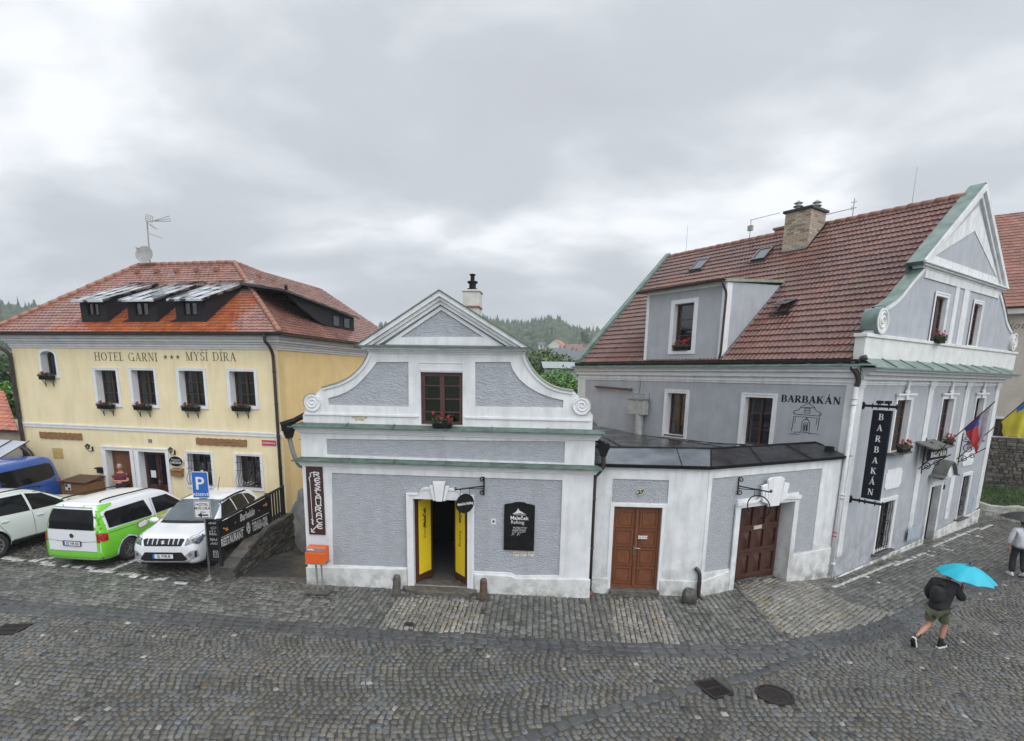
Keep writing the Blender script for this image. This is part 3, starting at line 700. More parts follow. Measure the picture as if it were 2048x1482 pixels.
window(FH, hotel, arch_rc, cols=1, rows=1, depth=.24, surround=(.09,.09,.10,.12), arch=AR, curtain=None, pane=M_panedk)
for r in gw_rc:
 wn = window(FH, hotel, r, cols=2, rows=2, depth=.24, surround=(.10,.10,.09,.08), curtain=None, pane=M_panedk)
 gmb = MB(); u0, u1, z0, z1 = r
 for i in range(9):
  x = u0+.05+(u1-u0-.1)*i/8
  FH.tube(gmb, catmull([(x, .02, z1-.05),(x, .03,(z0+z1)/2+.1),(x+.02,.10,(z0+z1)/2-.05),(x-.01,.17, z0+.28),(x, .12, z0+.1),(x, .04, z0+.04)], 4),.008,5)
 for z, d in ((z1-.25,.03),((z0+z1)/2+.05,.04),(z0+.06,.06)): FH.tube(gmb, [(u0-.04, d, z),(u1+.04, d, z)], .009,5)
 gmb.build('grille', M_black, wn)
 fl = MB(); r5 = random.Random(int(u0*100))
 for k in range(26):
  x, d, z = u0+.25+r5.random()*(u1-u0-.4),.02+r5.random()*.1, z0+.12+r5.random()*.16
  for q in range(2): a = r5.random()*3; fl.add([FH(x+.02*math.cos(a+i*PI/2), d+.01*i % 2, z+.02*math.sin(a+i*PI/2)) for i in range(4)], [(0,1,2,3)])
 fl.build('white_flowers', M_letterw, wn, recalc=False)
# doors of the hotel
def panel_door(F, parent, rc, m, depth, cols=2, rows=3, split=True, glass=None, handle=True, ds=.035):
 u0, u1, z0, z1 = rc; d = MB(); F.box(d, u0, u1,-depth-.06,-depth, z0, z1)
 leaf = (u1-u0)/(2 if split else 1)
 dr = d.build('door', m, parent); tr = MB()
 F.plate(tr, [R4((u0, u1, z0, z1)), R4((u0+.06, u1-.06, z0+.05, z1-.06))], -depth+.0005,-depth+ds)
 n = 2 if split else 1; 
 for k in range(n):
  a = u0+leaf*k; b = a+leaf; c_ = cols//n or 1; pw = (b-a)/c_
  for i in range(c_):
   for j in range(rows):
    zz0 = z0+.10+(z1-z0-.16)*j/rows; zz1 = z0+.10+(z1-z0-.16)*(j+1)/rows-.05
    x0, x1 = a+pw*i+.075, a+pw*(i+1)-.075
    F.plate(tr, [R4((x0, x1, zz0, zz1)), R4((x0+.035, x1-.035, zz0+.035, zz1-.035))], -depth+.001,-depth+.026)
    F.box(tr, x0+.06, x1-.06,-depth+.001,-depth+.014, zz0+.06, zz1-.06)
  if k: F.box(tr, a-.03, a+.03,-depth+.002,-depth+ds+.012, z0+.03, z1-.07)
 tr.build('door_panels', m, dr)
 if handle:
  h = MB(); ux = (u0+u1)/2-.02 if split else u1-.12; z = z0+.98
  F.box(h, ux-.02, ux+.02,-depth+ds, -depth+ds+.012, z-.14, z+.09); F.tube(h, [(ux, -depth+ds, z+.04),(ux, -depth+ds+.05, z+.04),(ux+.13,-depth+ds+.05, z+.04)], .011,6)
  h.build('handle', M_galv, dr)
 return dr
for r, m in zip(door_rc, (M_doorlt, M_doordk)):
 s_ = MB(); u0, u1, z0, z1 = r
 FH.plate(s_, [[(u0-.16, z0),(u0-.16, z1+.15),(u1+.16, z1+.15),(u1+.16, z0),(u1, z0),(u1, z1),(u0, z1),(u0, z0)]], -.004,.045)
 FH.plate(s_, [[(u0-.16, z0),(u0-.16, z1+.15),(u1+.16, z1+.15),(u1+.16, z0),(u1+.11, z0),(u1+.11, z1+.1),(u0-.11, z1+.1),(u0-.11, z0)]], .0455,.07)
 FH.plate(s_, [[(u0-.01, z0),(u0-.01, z1+.01),(u1+.01, z1+.01),(u1+.01, z0),(u1, z0),(u1, z1),(u0, z1),(u0, z0)]], -.34,-.003)
 sur = s_.build('door_surround', M_whitec, hotel)
panel_door(FH, hotel, door_rc[0], M_doorlt, .26, cols=1, rows=1, split=False)
dd2 = panel_door(FH, hotel, door_rc[1], M_doordk, .26, cols=2, rows=1, split=True)
u0, u1, z0, z1 = door_rc[1]; pm = MB(); lf = (u1-u0)/2
for k in range(2): FH.box(pm, u0+lf*k+.12, u0+lf*(k+1)-.12,-.245,-.23, z0+.9, z1-.14)
pm.build('pane', M_cglass, dd2)
pm = MB(); FH.box(pm, u0+.22, u0+.44,-.228,-.222, z0+1.15, z0+1.42); pm.build('notice', M_letterw, dd2)
# string course and cornice
sc = FH.px(53,850)[1]; sc2 = FH.px(400,862)[1]
zc_ = (sc+sc2)/2; mb = MB()
FH.box(mb, HW0-.02, HW1+.03,.0015,.035, zc_-.075, zc_+.075); FH.box(mb, HW0-.02, HW1+.03,.0355,.055, zc_+.02, zc_+.07)
mb.build('string_course', M_whitec, hotel)
def cornice(F, name, m, parent, u0, u1, prof, side=None):
 """prof: list of (d, z) from bottom to top"""
 mb = MB()
 for (d_, za, zb) in prof: F.box(mb, u0-d_, u1+d_, -.3, d_, za, zb)
 return mb.build(name, m, parent, bevel=.006)
cprof = [(.04,5.93,6.0),(.07,6.003,6.10),(.13,6.103,6.17),(.20,6.173,6.27),(.27,6.273,6.36),(.31,6.363,6.43)]
mb = MB()
for d_, za, zb in cprof:      # runs round the front and both flanks
 mb.box(HW0-d_, HW1+d_, -d_, 10.6+d_, za, zb)
mb.build('cornice', M_cornice, hotel, bevel=.006)
# roof
EZ = 6.47; RZ = 9.58; E0, E1 = -11.75,.40; RD = -4.0; R0u, R1u = -9.13,-4.47; YB = 11.0; Y2 = 10.5; Z2 = 9.12
vlen = math.hypot(4.4, RZ-EZ); V1 = (0,4.4/vlen, (RZ-EZ)/vlen)
def rust(u, v, rg):
 # rust-coloured run-off below the dark dormers
 k = 0
 for c in (-8.05,-5.9,-3.75):
  if v < 2.6 and c-.4 < u < c+1.9+v*.2: k = max(k, 1)
 if v < .45 and -9.0 < u < -1.3: k = 1
 if k: return (1.3*rg.uniform(.85,1.1),.78*rg.uniform(.8,1.1),.38)
 return (1.02,1.0,1.02)
rf = MB(); rf.add([(E0,-.4, EZ-.03),(E1,-.4, EZ-.03),(R1u, 4, RZ-.03),(R0u, 4, RZ-.03),(E1, YB, EZ-.03),(R1u, Y2, Z2-.03),(E0, YB, EZ-.03),(R0u, Y2, Z2-.03)],
   [(0,1,2,3),(1,4,5,2),(0,3,7,6),(4,6,7,5),(2,5,7,3)])
rf.add([(E0,-.4, EZ-.05),(E1,-.4, EZ-.05),(E1, YB, EZ-.05),(E0, YB, EZ-.05)], [(0,1,2,3)])
roof = rf.build('roof', M_ridge, hotel, recalc=False)
tiles('roof_tiles', M_tile, roof, (0,-.4, EZ),(1,0,0), V1, lambda v: E0+(R0u-E0)*v/vlen, lambda v: E1+(R1u-E1)*v/vlen, vlen, .20,.20, PROF_BEAVER, lip=.038, scallop=.04, tint=(.82,1.18), stain=rust)
w2 = E1-R1u; vl2 = math.hypot(w2, RZ-EZ); V2 = (-w2/vl2,0,(RZ-EZ)/vl2)
tiles('roof_tiles', M_tile, roof, (E1,0, EZ),(0,1,0), V2, lambda v: -.4+4.4*v/vl2, lambda v: YB-(YB-Y2)*v/vl2, vl2,.20,.20, PROF_BEAVER, lip=.038, scallop=.04, tint=(.8,1.1), seed=5)
w3 = R0u-E0; vl3 = math.hypot(w3, RZ-EZ)
tiles('roof_tiles', M_tile, roof, (E0,0, EZ),(0,1,0),(w3/vl3,0,(RZ-EZ)/vl3), lambda v: -.4+4.4*v/vl3, lambda v: YB-(YB-Y2)*v/vl3, vl3,.34,.38, PROF_BEAVER, lip=.028, seed=6)
rc_ = MB(); k = .03
ridge_caps(rc_, (R0u, 4, RZ+k),(R1u, 4, RZ+k)); ridge_caps(rc_, (E1,-.4, EZ+.05),(R1u, 4, RZ+k)); ridge_caps(rc_, (E0,-.4, EZ+.05),(R0u, 4, RZ+k)); ridge_caps(rc_, (R1u, 4, RZ+k),(R1u, Y2, Z2+k)); ridge_caps(rc_, (R1u, Y2, Z2+k),(E1, YB, EZ+.05))
rc_.build('ridge_tiles', M_ridge, roof, smooth=True)
vt = MB()
for i in range(5):
 vt = MB(); u = -8.6+i*.95; v = vlen*.86; p = (u, -.4+V1[1]*v, EZ+V1[2]*v); vt.box(p[0]-.07, p[0]+.07, p[1]-.13, p[1]+.05, p[2]-.0, p[2]+.13); vt.build('vent_tile', M_ridge2, roof)
for i in range(6):
 vt = MB(); v = vl2*.84; y = 4.4+i*.9; zz = EZ+V2[2]*v-.35*i/6; vt.box(E1+V2[0]*v-.02, E1+V2[0]*v+.13, y-.06, y+.06, zz, zz+.12); vt.build('vent_tile', M_ridge2, roof)
# gutters
def gutter(mb, pts, r=.075, seg=8):
 P = [Vector(p) for p in pts]
 for a, b in zip(P[:-1], P[1:]):
  t = (b-a).normalized(); s = Vector((0,0,1)).cross(t); vs = []
  for p in (a, b):
   for rr in (r, r*.84):
    for k in range(seg+1):
     an = PI+PI*k/seg; vs.append(p+s*rr*math.cos(an)+Vector((0,0, rr*math.sin(an))))
  n = seg+1; fs = []
  for k in range(seg): fs += [(k, k+1, k+1+2*n, k+2*n),(n+k, n+k+1, n+k+1+2*n, n+k+2*n)]
  fs += [(0, n, 3*n, 2*n),(n-1,2*n-1,4*n-1,3*n-1)]
  mb.add(vs, fs)
mb = MB(); gutter(mb, [(E0-.02,-.46, EZ+.02),(E1+.06,-.46, EZ+.02),(E1+.06, YB, EZ+.02)], .085)
mb.box(E0, E1+.03,-.415,-.39, EZ-.10, EZ+.03); mb.box(E1+.0, E1+.03,-.41, YB, EZ-.10, EZ+.03)
gt = mb.build('gutter', M_pipe, hotel)
mb = MB(); FH.tube(mb, catmull([(-.12,.46, EZ-.06),(-.12,.44, EZ-.28),(-.09,.30,6.05),(-.10,.12,5.80),(-.10,.09,5.5)], 5)+[(-.10,.09,3.2),(-.10,.09,.3)], .055,8)
for z in (5.2,4.1,3.0,1.9,.9): FH.tube(mb, [(-.10,.09, z-.02),(-.10,.09, z+.02)], .068,8)
mb.build('downpipe', M_pipe, hotel, smooth=True)
mb = MB(); FH.tube(mb, catmull([(HW0-.45,.46, EZ-.06),(HW0-.40,.40,6.1),(HW0-.02,.16,5.75),(HW0+.0,.10,5.4)], 5)+[(HW0+.0,.10,2.2),(HW0+.0,.10,.2)], .065,8)
FH.tube(mb, catmull([(HW0+.0,.12,2.1),(HW0+.1,.2,2.12),(HW0+.35,.2,1.95),(HW0+.5,.2,1.6)], 4),.10,8)
mb.build('downpipe', M_pipe, hotel, smooth=True)
# three dark dormers with seamed lids
def roof_at(d): return EZ+(RZ-EZ)*(.4-d)/4.4     # height of front slope at outward distance d
for i, (xa, xb) in enumerate(((161,213),(255,313),(351,411))):
 u0 = FH.px(xa, 620,-.1)[0]; u1 = FH.px(xb, 620,-.1)[0]; zt = FH.px(360,601,-.1)[1]; zb = roof_at(-.1); df = -.1
 db_ = -2.62; zk = zt+.62
 dm = MB()
 FH.plate(dm, [R4((u0, u1, zb, zt)), R4((u0+.30, u1-.30, zb+.26, zb+.74))], df-.06, df)
 dk = .4-(zt-EZ)*4.4/(RZ-EZ)
 for ux in (u0, u1-.05): dm.add([FH(ux, df-.061, zb), FH(ux+.05, df-.061, zb), FH(ux+.05, df-.061, zt), FH(ux, df-.061, zt), FH(ux, db_, roof_at(db_)), FH(ux+.05, db_, roof_at(db_)), FH(ux, db_, roof_at(db_)+.02), FH(ux+.05, db_, roof_at(db_)+.02)],
  [(0,1,2,3),(1,5,7,2),(0,3,6,4),(3,2,7,6)])
 dmo = dm.build('dormer', M_larch, hotel)
 ld = MB(); lu0, lu1 = u0-.14, u1+.12; f0 = df+.22; zf = zt-.0; hb = roof_at(db_)+.04
 ld.add([FH(lu0, f0, zf+.02), FH(lu1, f0, zf+.02), FH(lu1, db_, hb), FH(lu0, db_, hb), FH(lu0, f0, zf-.05), FH(lu1, f0, zf-.05), FH(lu1, db_, hb-.07), FH(lu0, db_, hb-.07)], [(0,1,2,3),(4,5,6,7),(0,1,5,4),(1,2,6,5),(3,0,4,7)])
 for k in range(4):
  x = lu0+.02+(lu1-lu0-.06)*k/3
  ld.add([FH(x+a, d_, z+b) for d_, z in ((f0, zf+.02),(db_, hb)) for a, b in ((0,0),(.025,0),(.025,.02),(0,.02))], [(0,1,5,4),(1,2,6,5),(2,3,7,6),(3,0,4,7),(0,1,2,3)])
 ld.build('lid', mat('wet_sky_streaked_sheet', (.55,.57,.60),(.05,.053,.058),.12,2.2, [(1.6,.3,.03)], metal=.9, rvar=.09, mixlo=.49, mixhi=.60), dmo)  # pale streaks of reflected sky and black parts painted as two tones
 wn = MB(); FH.plate(wn, [R4((u0+.30, u1-.30, zb+.26, zb+.74)), R4((u0+.34, u1-.34, zb+.30, zb+.70))], df-.05, df+.01); FH.box(wn, (u0+u1)/2-.02,(u0+u1)/2+.02, df-.05, df+.0, zb+.30, zb+.70)
 wn = wn.build('window', M_black, dmo); p = MB(); FH.box(p, u0+.31, u1-.31, df-.055, df-.045, zb+.27, zb+.73); p.build('pane', M_panedk, wn)
 p = MB(); FH.box(p, u0+.34, u0+.56, df-.10, df-.09, zb+.28, zb+.72); p.build('curtain', M_curtain, wn)
 ap = MB(); ap.add([FH(u0-.3, df+.02, roof_at(df+.02)+.05), FH(u0-.02, df+.02, roof_at(df+.02)+.05), FH(u0-.02, df-.45, roof_at(df-.45)+.05)], [(0,1,2)]); ap.build('flashing', M_seam, dmo)
# long dark dormer on the flank roof
FD = lambda y, x, z: (x, y, z)
sd = MB(); ux = -.45; zr = EZ+(RZ-EZ)*(E1-ux)/w2; pr = [(1.3,8.02),(6.4,7.64),(6.4, zr-.04),(4.4, zr-.02),(3.2, zr+.24),(2.2, zr+.6)]
sd.plate([pr], ux-.06, ux, T=lambda a, d, b: (d, a, b))
sdo = sd.build('dormer', M_larch, hotel)
sdo['label'] = 'long black dormer on the side slope'
ld = MB(); xr = E1-(8.72-EZ)*w2/(RZ-EZ)
ld.add([(ux+.18,1.0,8.06),(ux+.18,6.6,7.66),(-2.3,6.6,8.2),(-2.7,1.9,8.48),(ux+.18,1.0,7.99),(ux+.18,6.6,7.59),(-2.3,6.6,8.1),(-2.7,1.9,8.38)], [(0,1,2,3),(4,5,6,7),(0,1,5,4),(1,2,6,5),(3,0,4,7)])
ld.build('lid', M_seam, sdo)
for y in (4.55,5.45):
 wn = MB(); wn.plate([R4((y, y+.6,7.10,7.58)), R4((y+.05, y+.55,7.15,7.53))], ux-.02, ux+.02, T=lambda a, d, b: (d, a, b)); wo_ = wn.build('window', M_black, sdo)
 p = MB(); p.plate([R4((y+.05, y+.55,7.14,7.54))], ux+.002, ux+.008, T=lambda a, d, b: (d, a, b)); p.build('pane', M_panedk, wo_)
p = MB(); p.tube([(-1.5,3.0,8.0),(-1.5,3.0,8.5)], .06,8); p.build('vent_pipe', M_black, hotel)
# small side window and second gable piece deep behind
window(FHS, hotel, (6.3,6.9,4.0,5.0), cols=1, rows=1, depth=.12, surround=.1, curtain=None, pane=M_panedk)
# lettering on the facade
TH = FH
a = FH.px(*rpx1(638,1014)); b = FH.px(*rpx1(1062,1014)); zt = FH.px(*rpx1(638,958))[1]; H1 = zt-a[1]
serif('HOTEL GARNI', H1, M_letterbr, hotel, TH, a[0], a[1], .004, width=b[0]-a[0], wgt=.8)
a2 = FH.px(*rpx1(1252,1014)); b2 = FH.px(*rpx1(1592,1014)); serif('MYŠÍ DÍRA', H1, M_letterbr, hotel, TH, a2[0], a2[1], .004, width=b2[0]-a2[0], wgt=.8)
mb = MB()
for x in (1115,1157,1198): mb = MB(); u, z = FH.px(*rpx1(x, 991)); star(mb, u, z, .09, FH, .005); mb.build('star', M_letterbr, hotel)
# things fixed to the hotel wall (each a thing of its own)
def wallthing(name, F, rc, label, cat, group=None):
 """an empty at the centre of a rect on the wall, local frame = wall frame"""
 u = (rc[0]+rc[1])/2; z = (rc[2]+rc[3])/2; p = F.world(u, 0, z)
 e_ = empty(name, p, F.az, label, cat, group); f_ = Face(p[:2], F.az); f_.rz = z
 return e_, f_
def W_(F_):   # local face whose z origin is the thing's height
 return F_
for i, (tl, br, lb) in enumerate(((rpx2(247,124), rpx2(516,196), 'weathered wooden board above the blue van, left of the hotel doors'),(rpx2(1218,162), rpx2(1536,238), 'weathered wooden board above the barred hotel window'))):
 rc = FH.rect(tl, br); e_, f_ = wallthing('wooden_board', FH, rc, lb, 'sign board', 'blank wooden boards on the yellow wall'); w_ = (rc[1]-rc[0])/2; h_ = .125; z_ = e_.location.z
 mb = MB(); out = []
 for k in range(24): a = -w_+2*w_*k/23; out.append((a, z_-h_+.012*math.sin(k*1.7+i)))
 for k in range(24): a = w_-2*w_*k/23; out.append((a, z_+h_+.014*math.sin(k*2.3+i)))
 f_.plate(mb, [out], .003,.045); bd = mb.build('board', M_board, e_, bevel=.006)
 gr = MB()
 for k in range(22 if i else 0):
  x = -w_*.35+.04*k; f_.tube(gr, [(x, .047, z_-.02+.03*math.sin(k*2.1)),(x+.025,.047, z_+.03+.02*math.sin(k*1.3))], .004,4)
 if i: gr.build('carving', M_doordk, bd)
rc = FH.rect(rpx2(918,176), rpx2(950,208)); e_, f_ = wallthing('house_number_plate', FH, rc, 'small dark house number plate reading 20 above the hotel door', 'number plate'); z_ = e_.location.z
mb = MB(); f_.box(mb, -.09,.09,.003,.015, z_-.075, z_+.075); mb.build('plate', M_letterw, e_); mb = MB(); f_.box(mb, -.075,.075,.0155,.018, z_-.06, z_+.06); mb.build('face', mat('plate_dark', (.05,.02,.03), None, .4), e_); text('20', .1, M_letterw, e_, f_, 0, z_-.035,.021, ext=.001)
rc = FH.rect(rpx2(1622,178), rpx2(1720,232)); e_, f_ = wallthing('street_name_sign', FH, rc, 'red street name sign near the drainpipe of the yellow hotel', 'street sign'); z_ = e_.location.z; w_ = (rc[1]-rc[0])/2; h_ = (rc[3]-rc[2])/2*.85
mb = MB(); f_.box(mb, -w_, w_, .003,.015, z_-h_, z_+h_); mb.build('plate', M_letterw, e_); mb = MB(); f_.box(mb, -w_+.02, w_-.02,.0155,.018, z_-h_+.02, z_+h_-.02); mb.build('face', M_red, e_); text('ROOSEVELTOVA', .085, M_letterw, e_, f_, 0, z_-.03,.021, ext=.001, sx=.78, bold=.002)
rc = FH.rect(rpx2(1051,281), rpx2(1147,354)); e_, f_ = wallthing('oval_sign', FH, rc, 'black oval reception sign above the brown letterbox', 'sign'); z_ = e_.location.z; w_ = (rc[1]-rc[0])/2; h_ = (rc[3]-rc[2])/2
mb = MB(); f_.plate(mb, [circ(0, z_, w_, 32, rz=h_)], .03,.06); mb.build('panel', M_letterw, e_); mb = MB(); f_.plate(mb, [circ(0, z_, w_-.018,32, rz=h_-.018)], .0605,.066); mb.build('face', M_black, e_)
text('Reception', .09, M_letterw, e_, f_, 0, z_+.035,.069, ext=.001, shear=.2); serif('BARBAKÁN', .085, M_letterw, e_, f_, -.23, z_-.085,.068, width=.46, wgt=1.1)
rc = FH.rect(rpx2(1071,358), rpx2(1147,412)); e_, f_ = wallthing('letterbox', FH, rc, 'brown metal letterbox under the oval sign', 'letterbox'); z_ = e_.location.z; w_ = (rc[1]-rc[0])/2; h_ = (rc[3]-rc[2])/2
mb = MB(); f_.box(mb, -w_*.9, w_*.9,.003,.13, z_-h_, z_+h_*.55); mb.build('box', M_board, e_, bevel=.01); mb = MB(); mb.add([f_(x, d_, z) for x in (-w_, w_) for d_, z in ((0, z_+h_),(.17, z_+h_*.55),(.17, z_+h_*.45),(0, z_+h_*.5))], [(0,1,2,3),(4,5,6,7),(0,1,5,4),(1,2,6,5),(2,3,7,6)]); mb.build('lid', M_board, e_)
mb = MB(); f_.box(mb, -.02,.02,.131,.14, z_-.04, z_-.01); mb.build('lock', M_galv, e_)
for (x, y), lb in (((575,230), 'wall lantern left of the orange-brown hotel door'),((1085,252), 'wall lantern right above the oval sign')):
 u, z = FH.px(*rpx2(x, y)); e_, f_ = wallthing('wall_lantern', FH, (u, u, z, z), lb, 'lamp', 'wall lanterns on the hotel'); mb = MB()
 f_.tube(mb, catmull([(.0,.0, z-.1),(0,.10, z-.16),(0,.2, z-.10),(0,.2, z-.04)], 5),.012,6); f_.box(mb, -.03,.03,0,.02, z-.16, z+.02); mb.build('bracket', M_iron, e_)
 mb = MB(); T6 = lambda a, b, c: f_(a, .2+b, c)
 mb.lathe([(.0, z+.17),(.02, z+.15),(.085, z+.09),(.09, z+.08)], 6, T=T6); mb.lathe([(.045, z-.05),(.04, z-.06),(0, z-.07)], 6, T=T6)
 for k in range(6): a = k*PI/3; mb.tube([T6(.045*math.cos(a),.045*math.sin(a), z-.05), T6(.085*math.cos(a),.085*math.sin(a), z+.085)], .007,4)
 mb.build('frame', M_iron, e_); mb = MB(); mb.lathe([(.04, z-.05),(.078, z+.085)], 6, T=T6); mb.build('glass', M_pane, e_)
u, z = FH.px(*rpx2(633,370)); e_, f_ = wallthing('bird_feeder', FH, (u, u, z, z), 'small dark roofed box on the wall left of the hotel door', 'box'); mb = MB(); f_.box(mb, -.10,.10,.003,.14, z-.11, z+.04); mb.build('box', M_iron, e_); mb = MB(); f_.plate(mb, [[(-.15, z+.05),(.15, z+.05),(.12, z+.10),(-.12, z+.10)]], .0,.19); mb.build('lid', M_black, e_)
u, z = FH.px(*rpx2(360,262)); mb = MB(); FH.box(mb, u-.24, u+.24,.002,.014, z-.24, z+.16); mb.build('patch_panel', mat('ochre_panel', (.55,.40,.14), None, .7), hotel)
u, z = FH.px(*rpx2(1540,551)); e_, f_ = wallthing('reflector_disc', FH, (u, u, z, z), 'round rust brown disc on the yellow wall by the fence', 'disc'); mb = MB(); f_.plate(mb, [circ(0, z, .10,24)], .003,.02); mb.build('disc', mat('rust_disc', (.20,.055,.02),(.15,.04,.018),.6), e_); mb = MB(); f_.plate(mb, [circ(0, z, .10,24), circ(0, z, .085,24)], .0205,.028); mb.build('rim', M_iron, e_)

# window boxes
def flower_box(w, depth=.16, h=.15, legs=True, petal=M_petal, nfl=14, seed=1, leafy=1.0, hgt=.22):
 rg = random.Random(seed); root = empty('flower_box', (0,0,0),0, 'flower box', 'flower box'); z0 = 0
 mb = MB(); mb.add([(x*w/2*(.94 if z < 0 else 1), y, z) for z in (-h, 0) for y in (-depth-.02,-.02) for x in (-1,1)], [(0,2,3,1),(4,5,7,6),(0,1,5,4),(2,6,7,3),(0,4,6,2),(1,3,7,5)]); mb.build('planter', M_black, root, bevel=.006)
 if legs:
  for s in (-1,1): mb = MB(); mb.tube([(s*w*.32,-depth*.9,-h),(s*w*.32,-.05,-h-.12),(s*w*.32,-.01,-h-.26)], .012,5); mb.tube([(s*w*.32,-.01,-h-.26),(s*w*.32,-.01,-h)], .010,5); mb.build('bracket', M_black, root)
 V = []; Fc = []; C = []
 for k in range(int(420*w*leafy)):
  x = rg.uniform(-w/2-.02, w/2+.02); y = rg.uniform(-depth-.07,0); z = abs(rg.gauss(0,.5))*hgt*.6-.02; s = rg.uniform(.016,.032)
  a = Vector((rg.uniform(-1,1), rg.uniform(-1,1), rg.uniform(-.3,1))).normalized(); b = a.orthogonal().normalized(); c = a.cross(b); o = len(V)
  for i in range(5): q = Vector((x, y, z))+(b*math.cos(i*1.257)+c*math.sin(i*1.257))*s; V.append(tuple(q))
  Fc.append(tuple(range(o, o+5))); t = rg.uniform(.5,1.5); C += [(t, t, t, 1)]*5
 me = bpy.data.meshes.new('leaves'); me.from_pydata(V, [], Fc); at = me.color_attributes.new('tint', 'FLOAT_COLOR', 'POINT'); at.data.foreach_set('color', [c for q in C for c in q]); me.materials.append(M_leafdk)
 o = bpy.data.objects.new('foliage', me); col.objects.link(o); o.parent = root
 mb = MB()
 for k in range(nfl):
  cx, cy, cz = rg.uniform(-w/2, w/2), rg.uniform(-depth-.06,-.02), rg.uniform(.04, hgt); rr = rg.uniform(.022,.045)
  for q in range(22):
   d = Vector((rg.gauss(0,1), rg.gauss(0,1), rg.gauss(0,1))).normalized(); p = Vector((cx, cy, cz))+d*rr*rg.uniform(.6,1); b = d.orthogonal().normalized(); c = d.cross(b); s = rr*.42
   mb.add([p+(b*math.cos(i*PI/2)+c*math.sin(i*PI/2))*s for i in range(4)], [(0,1,2,3)])
  mb.tube([(cx, cy, -.02),(cx, cy, cz)], .004,3, caps=False)
 mb.build('flowers', petal, root, recalc=False)
 return root
proto = flower_box(.66, petal=M_petaldk, nfl=10, seed=4, hgt=.15)
spots = [(up_rc[0], 'under the upper hotel window below the H of HOTEL'),(up_rc[1], 'under the second upper hotel window from the left'),(up_rc[2], 'under the upper hotel window below the three stars'),(up_rc[3], 'under the upper hotel window nearest the right drainpipe'),(arch_rc, 'under the small arched hotel window')]
for i, (r, lb) in enumerate(spots):
 o = proto if i == 0 else copy_tree(proto); o.location = FH.world((r[0]+r[1])/2-(.03 if i < 4 else .02),.04, r[2]-.03); o.rotation_euler = (0,0, HA)
 tag(o, 'flower box of dark red geraniums '+lb, 'flower box', 'flower boxes on the yellow hotel')
 if i == 4: o.scale = (.88,1,1)

# ================================================================== MIDDLE HOUSE (scrolled gable)
MO = g(618,1166); MA = -.085
mid = empty('gable_house', (*MO, 0), MA, 'small grey and white house with scrolled gable and open shop door', 'building')
FM = Face(MO, MA); FML = Face(MO, MA+PI/2+PI, MO, MA)
def p3(x, y): return (560+x/3.0118,560+y/3.0118)
def p4(x, y): return (580+x/3.103,900+y/3.103)
def P3(x, y, d=0): return FM.px(*p3(x, y), d)
def P4(x, y, d=0): return FM.px(*p4(x, y), d)
MW = 6.96
mdoor = (*[P4(765,298)[0], P4(1103,330)[0]], .10, P4(765,300)[1])
mwin = (P3(846,557)[0], P3(1100,557)[0], P3(850,868)[1], P3(972,556)[1])
zc2 = P3(1000,897)[1]; zc1 = P3(1000,1105)[1]      # green ledges
# gable silhouette
def gl(pts): return [P3(*q) for q in pts]
vcL = P3(197,737); vcR = P3(1818,757)
rL = .205
left = gl([(255,645),(300,632),(350,618),(410,590),(462,550),(500,508),(522,470),(533,445)])
right = gl([(1478,445),(1488,480),(1515,530),(1560,583),(1620,628),(1690,655),(1768,668)])
zb2 = zc2+.02
g_out = [(.08, zb2),(.08, P3(150,812)[1])]
g_out += [(vcL[0]+rL*math.cos(a), vcL[1]+rL*math.sin(a)) for a in [R_(q) for q in range(220,62,-14)]]
ztop = P3(972,425)[1]
g_out += left[0:]+[(left[-1][0]-.02, ztop),(right[0][0]+.02, ztop)]+right
g_out += [(vcR[0]+rL*math.cos(a), vcR[1]+rL*math.sin(a)) for a in [R_(q) for q in range(108,-45,-14)]]
g_out += [(MW-.08, P3(1872,815)[1]),(MW-.08, zb2)]
mb = MB()
FM.plate(mb, [[(0,-.12),(MW, -.12),(MW, zc2-.0),(0, zc2-.0)], H4(mdoor)], -.40,0)
FM.plate(mb, [g_out, R4((mwin[0], mwin[1], max(mwin[2], zb2+.0001), mwin[3]))], -.36,-.03)
pk = P3(970,70); pL = P3(476,402); pR = P3(1510,405)
FM.plate(mb, [[(pL[0]+.12, ztop-.02),(pR[0]-.12, ztop-.02),(pk[0], pk[1]-.06)]], -.36,-.031)
mb.build('wall', M_greyworm, mid)
mb = MB()     # flanks, back, floor
for u0_, u1_ in ((.0,.35),(MW-.35, MW)): FM.box(mb, u0_, u1_, -7.0,-.401,-.5, zc2-.05)
FM.box(mb, .351, MW-.351,-7.0,-6.7,-.3, zc2-.05)
FM.plate(mb, [[(0.03, zc2-.05),(MW-.03, zc2-.05),(pk[0], pk[1]-.45)]], -7.0,-6.75)
mb.build('wall', M_white, mid)
mb = MB(); FM.box(mb, .36, MW-.36,-6.6,-.42,0.02,.055); mb.build('floor', mat('shop_floor', (.13,.12,.11),(.09,.085,.08),.5,6), mid)
mb = MB(); FM.box(mb, .36, MW-.36,-6.6,-.42,3.0,3.05); FM.box(mb, 1.2,5.6,-3.9,-3.8,.06,2.99); mb.build('inner_wall', M_void, mid)
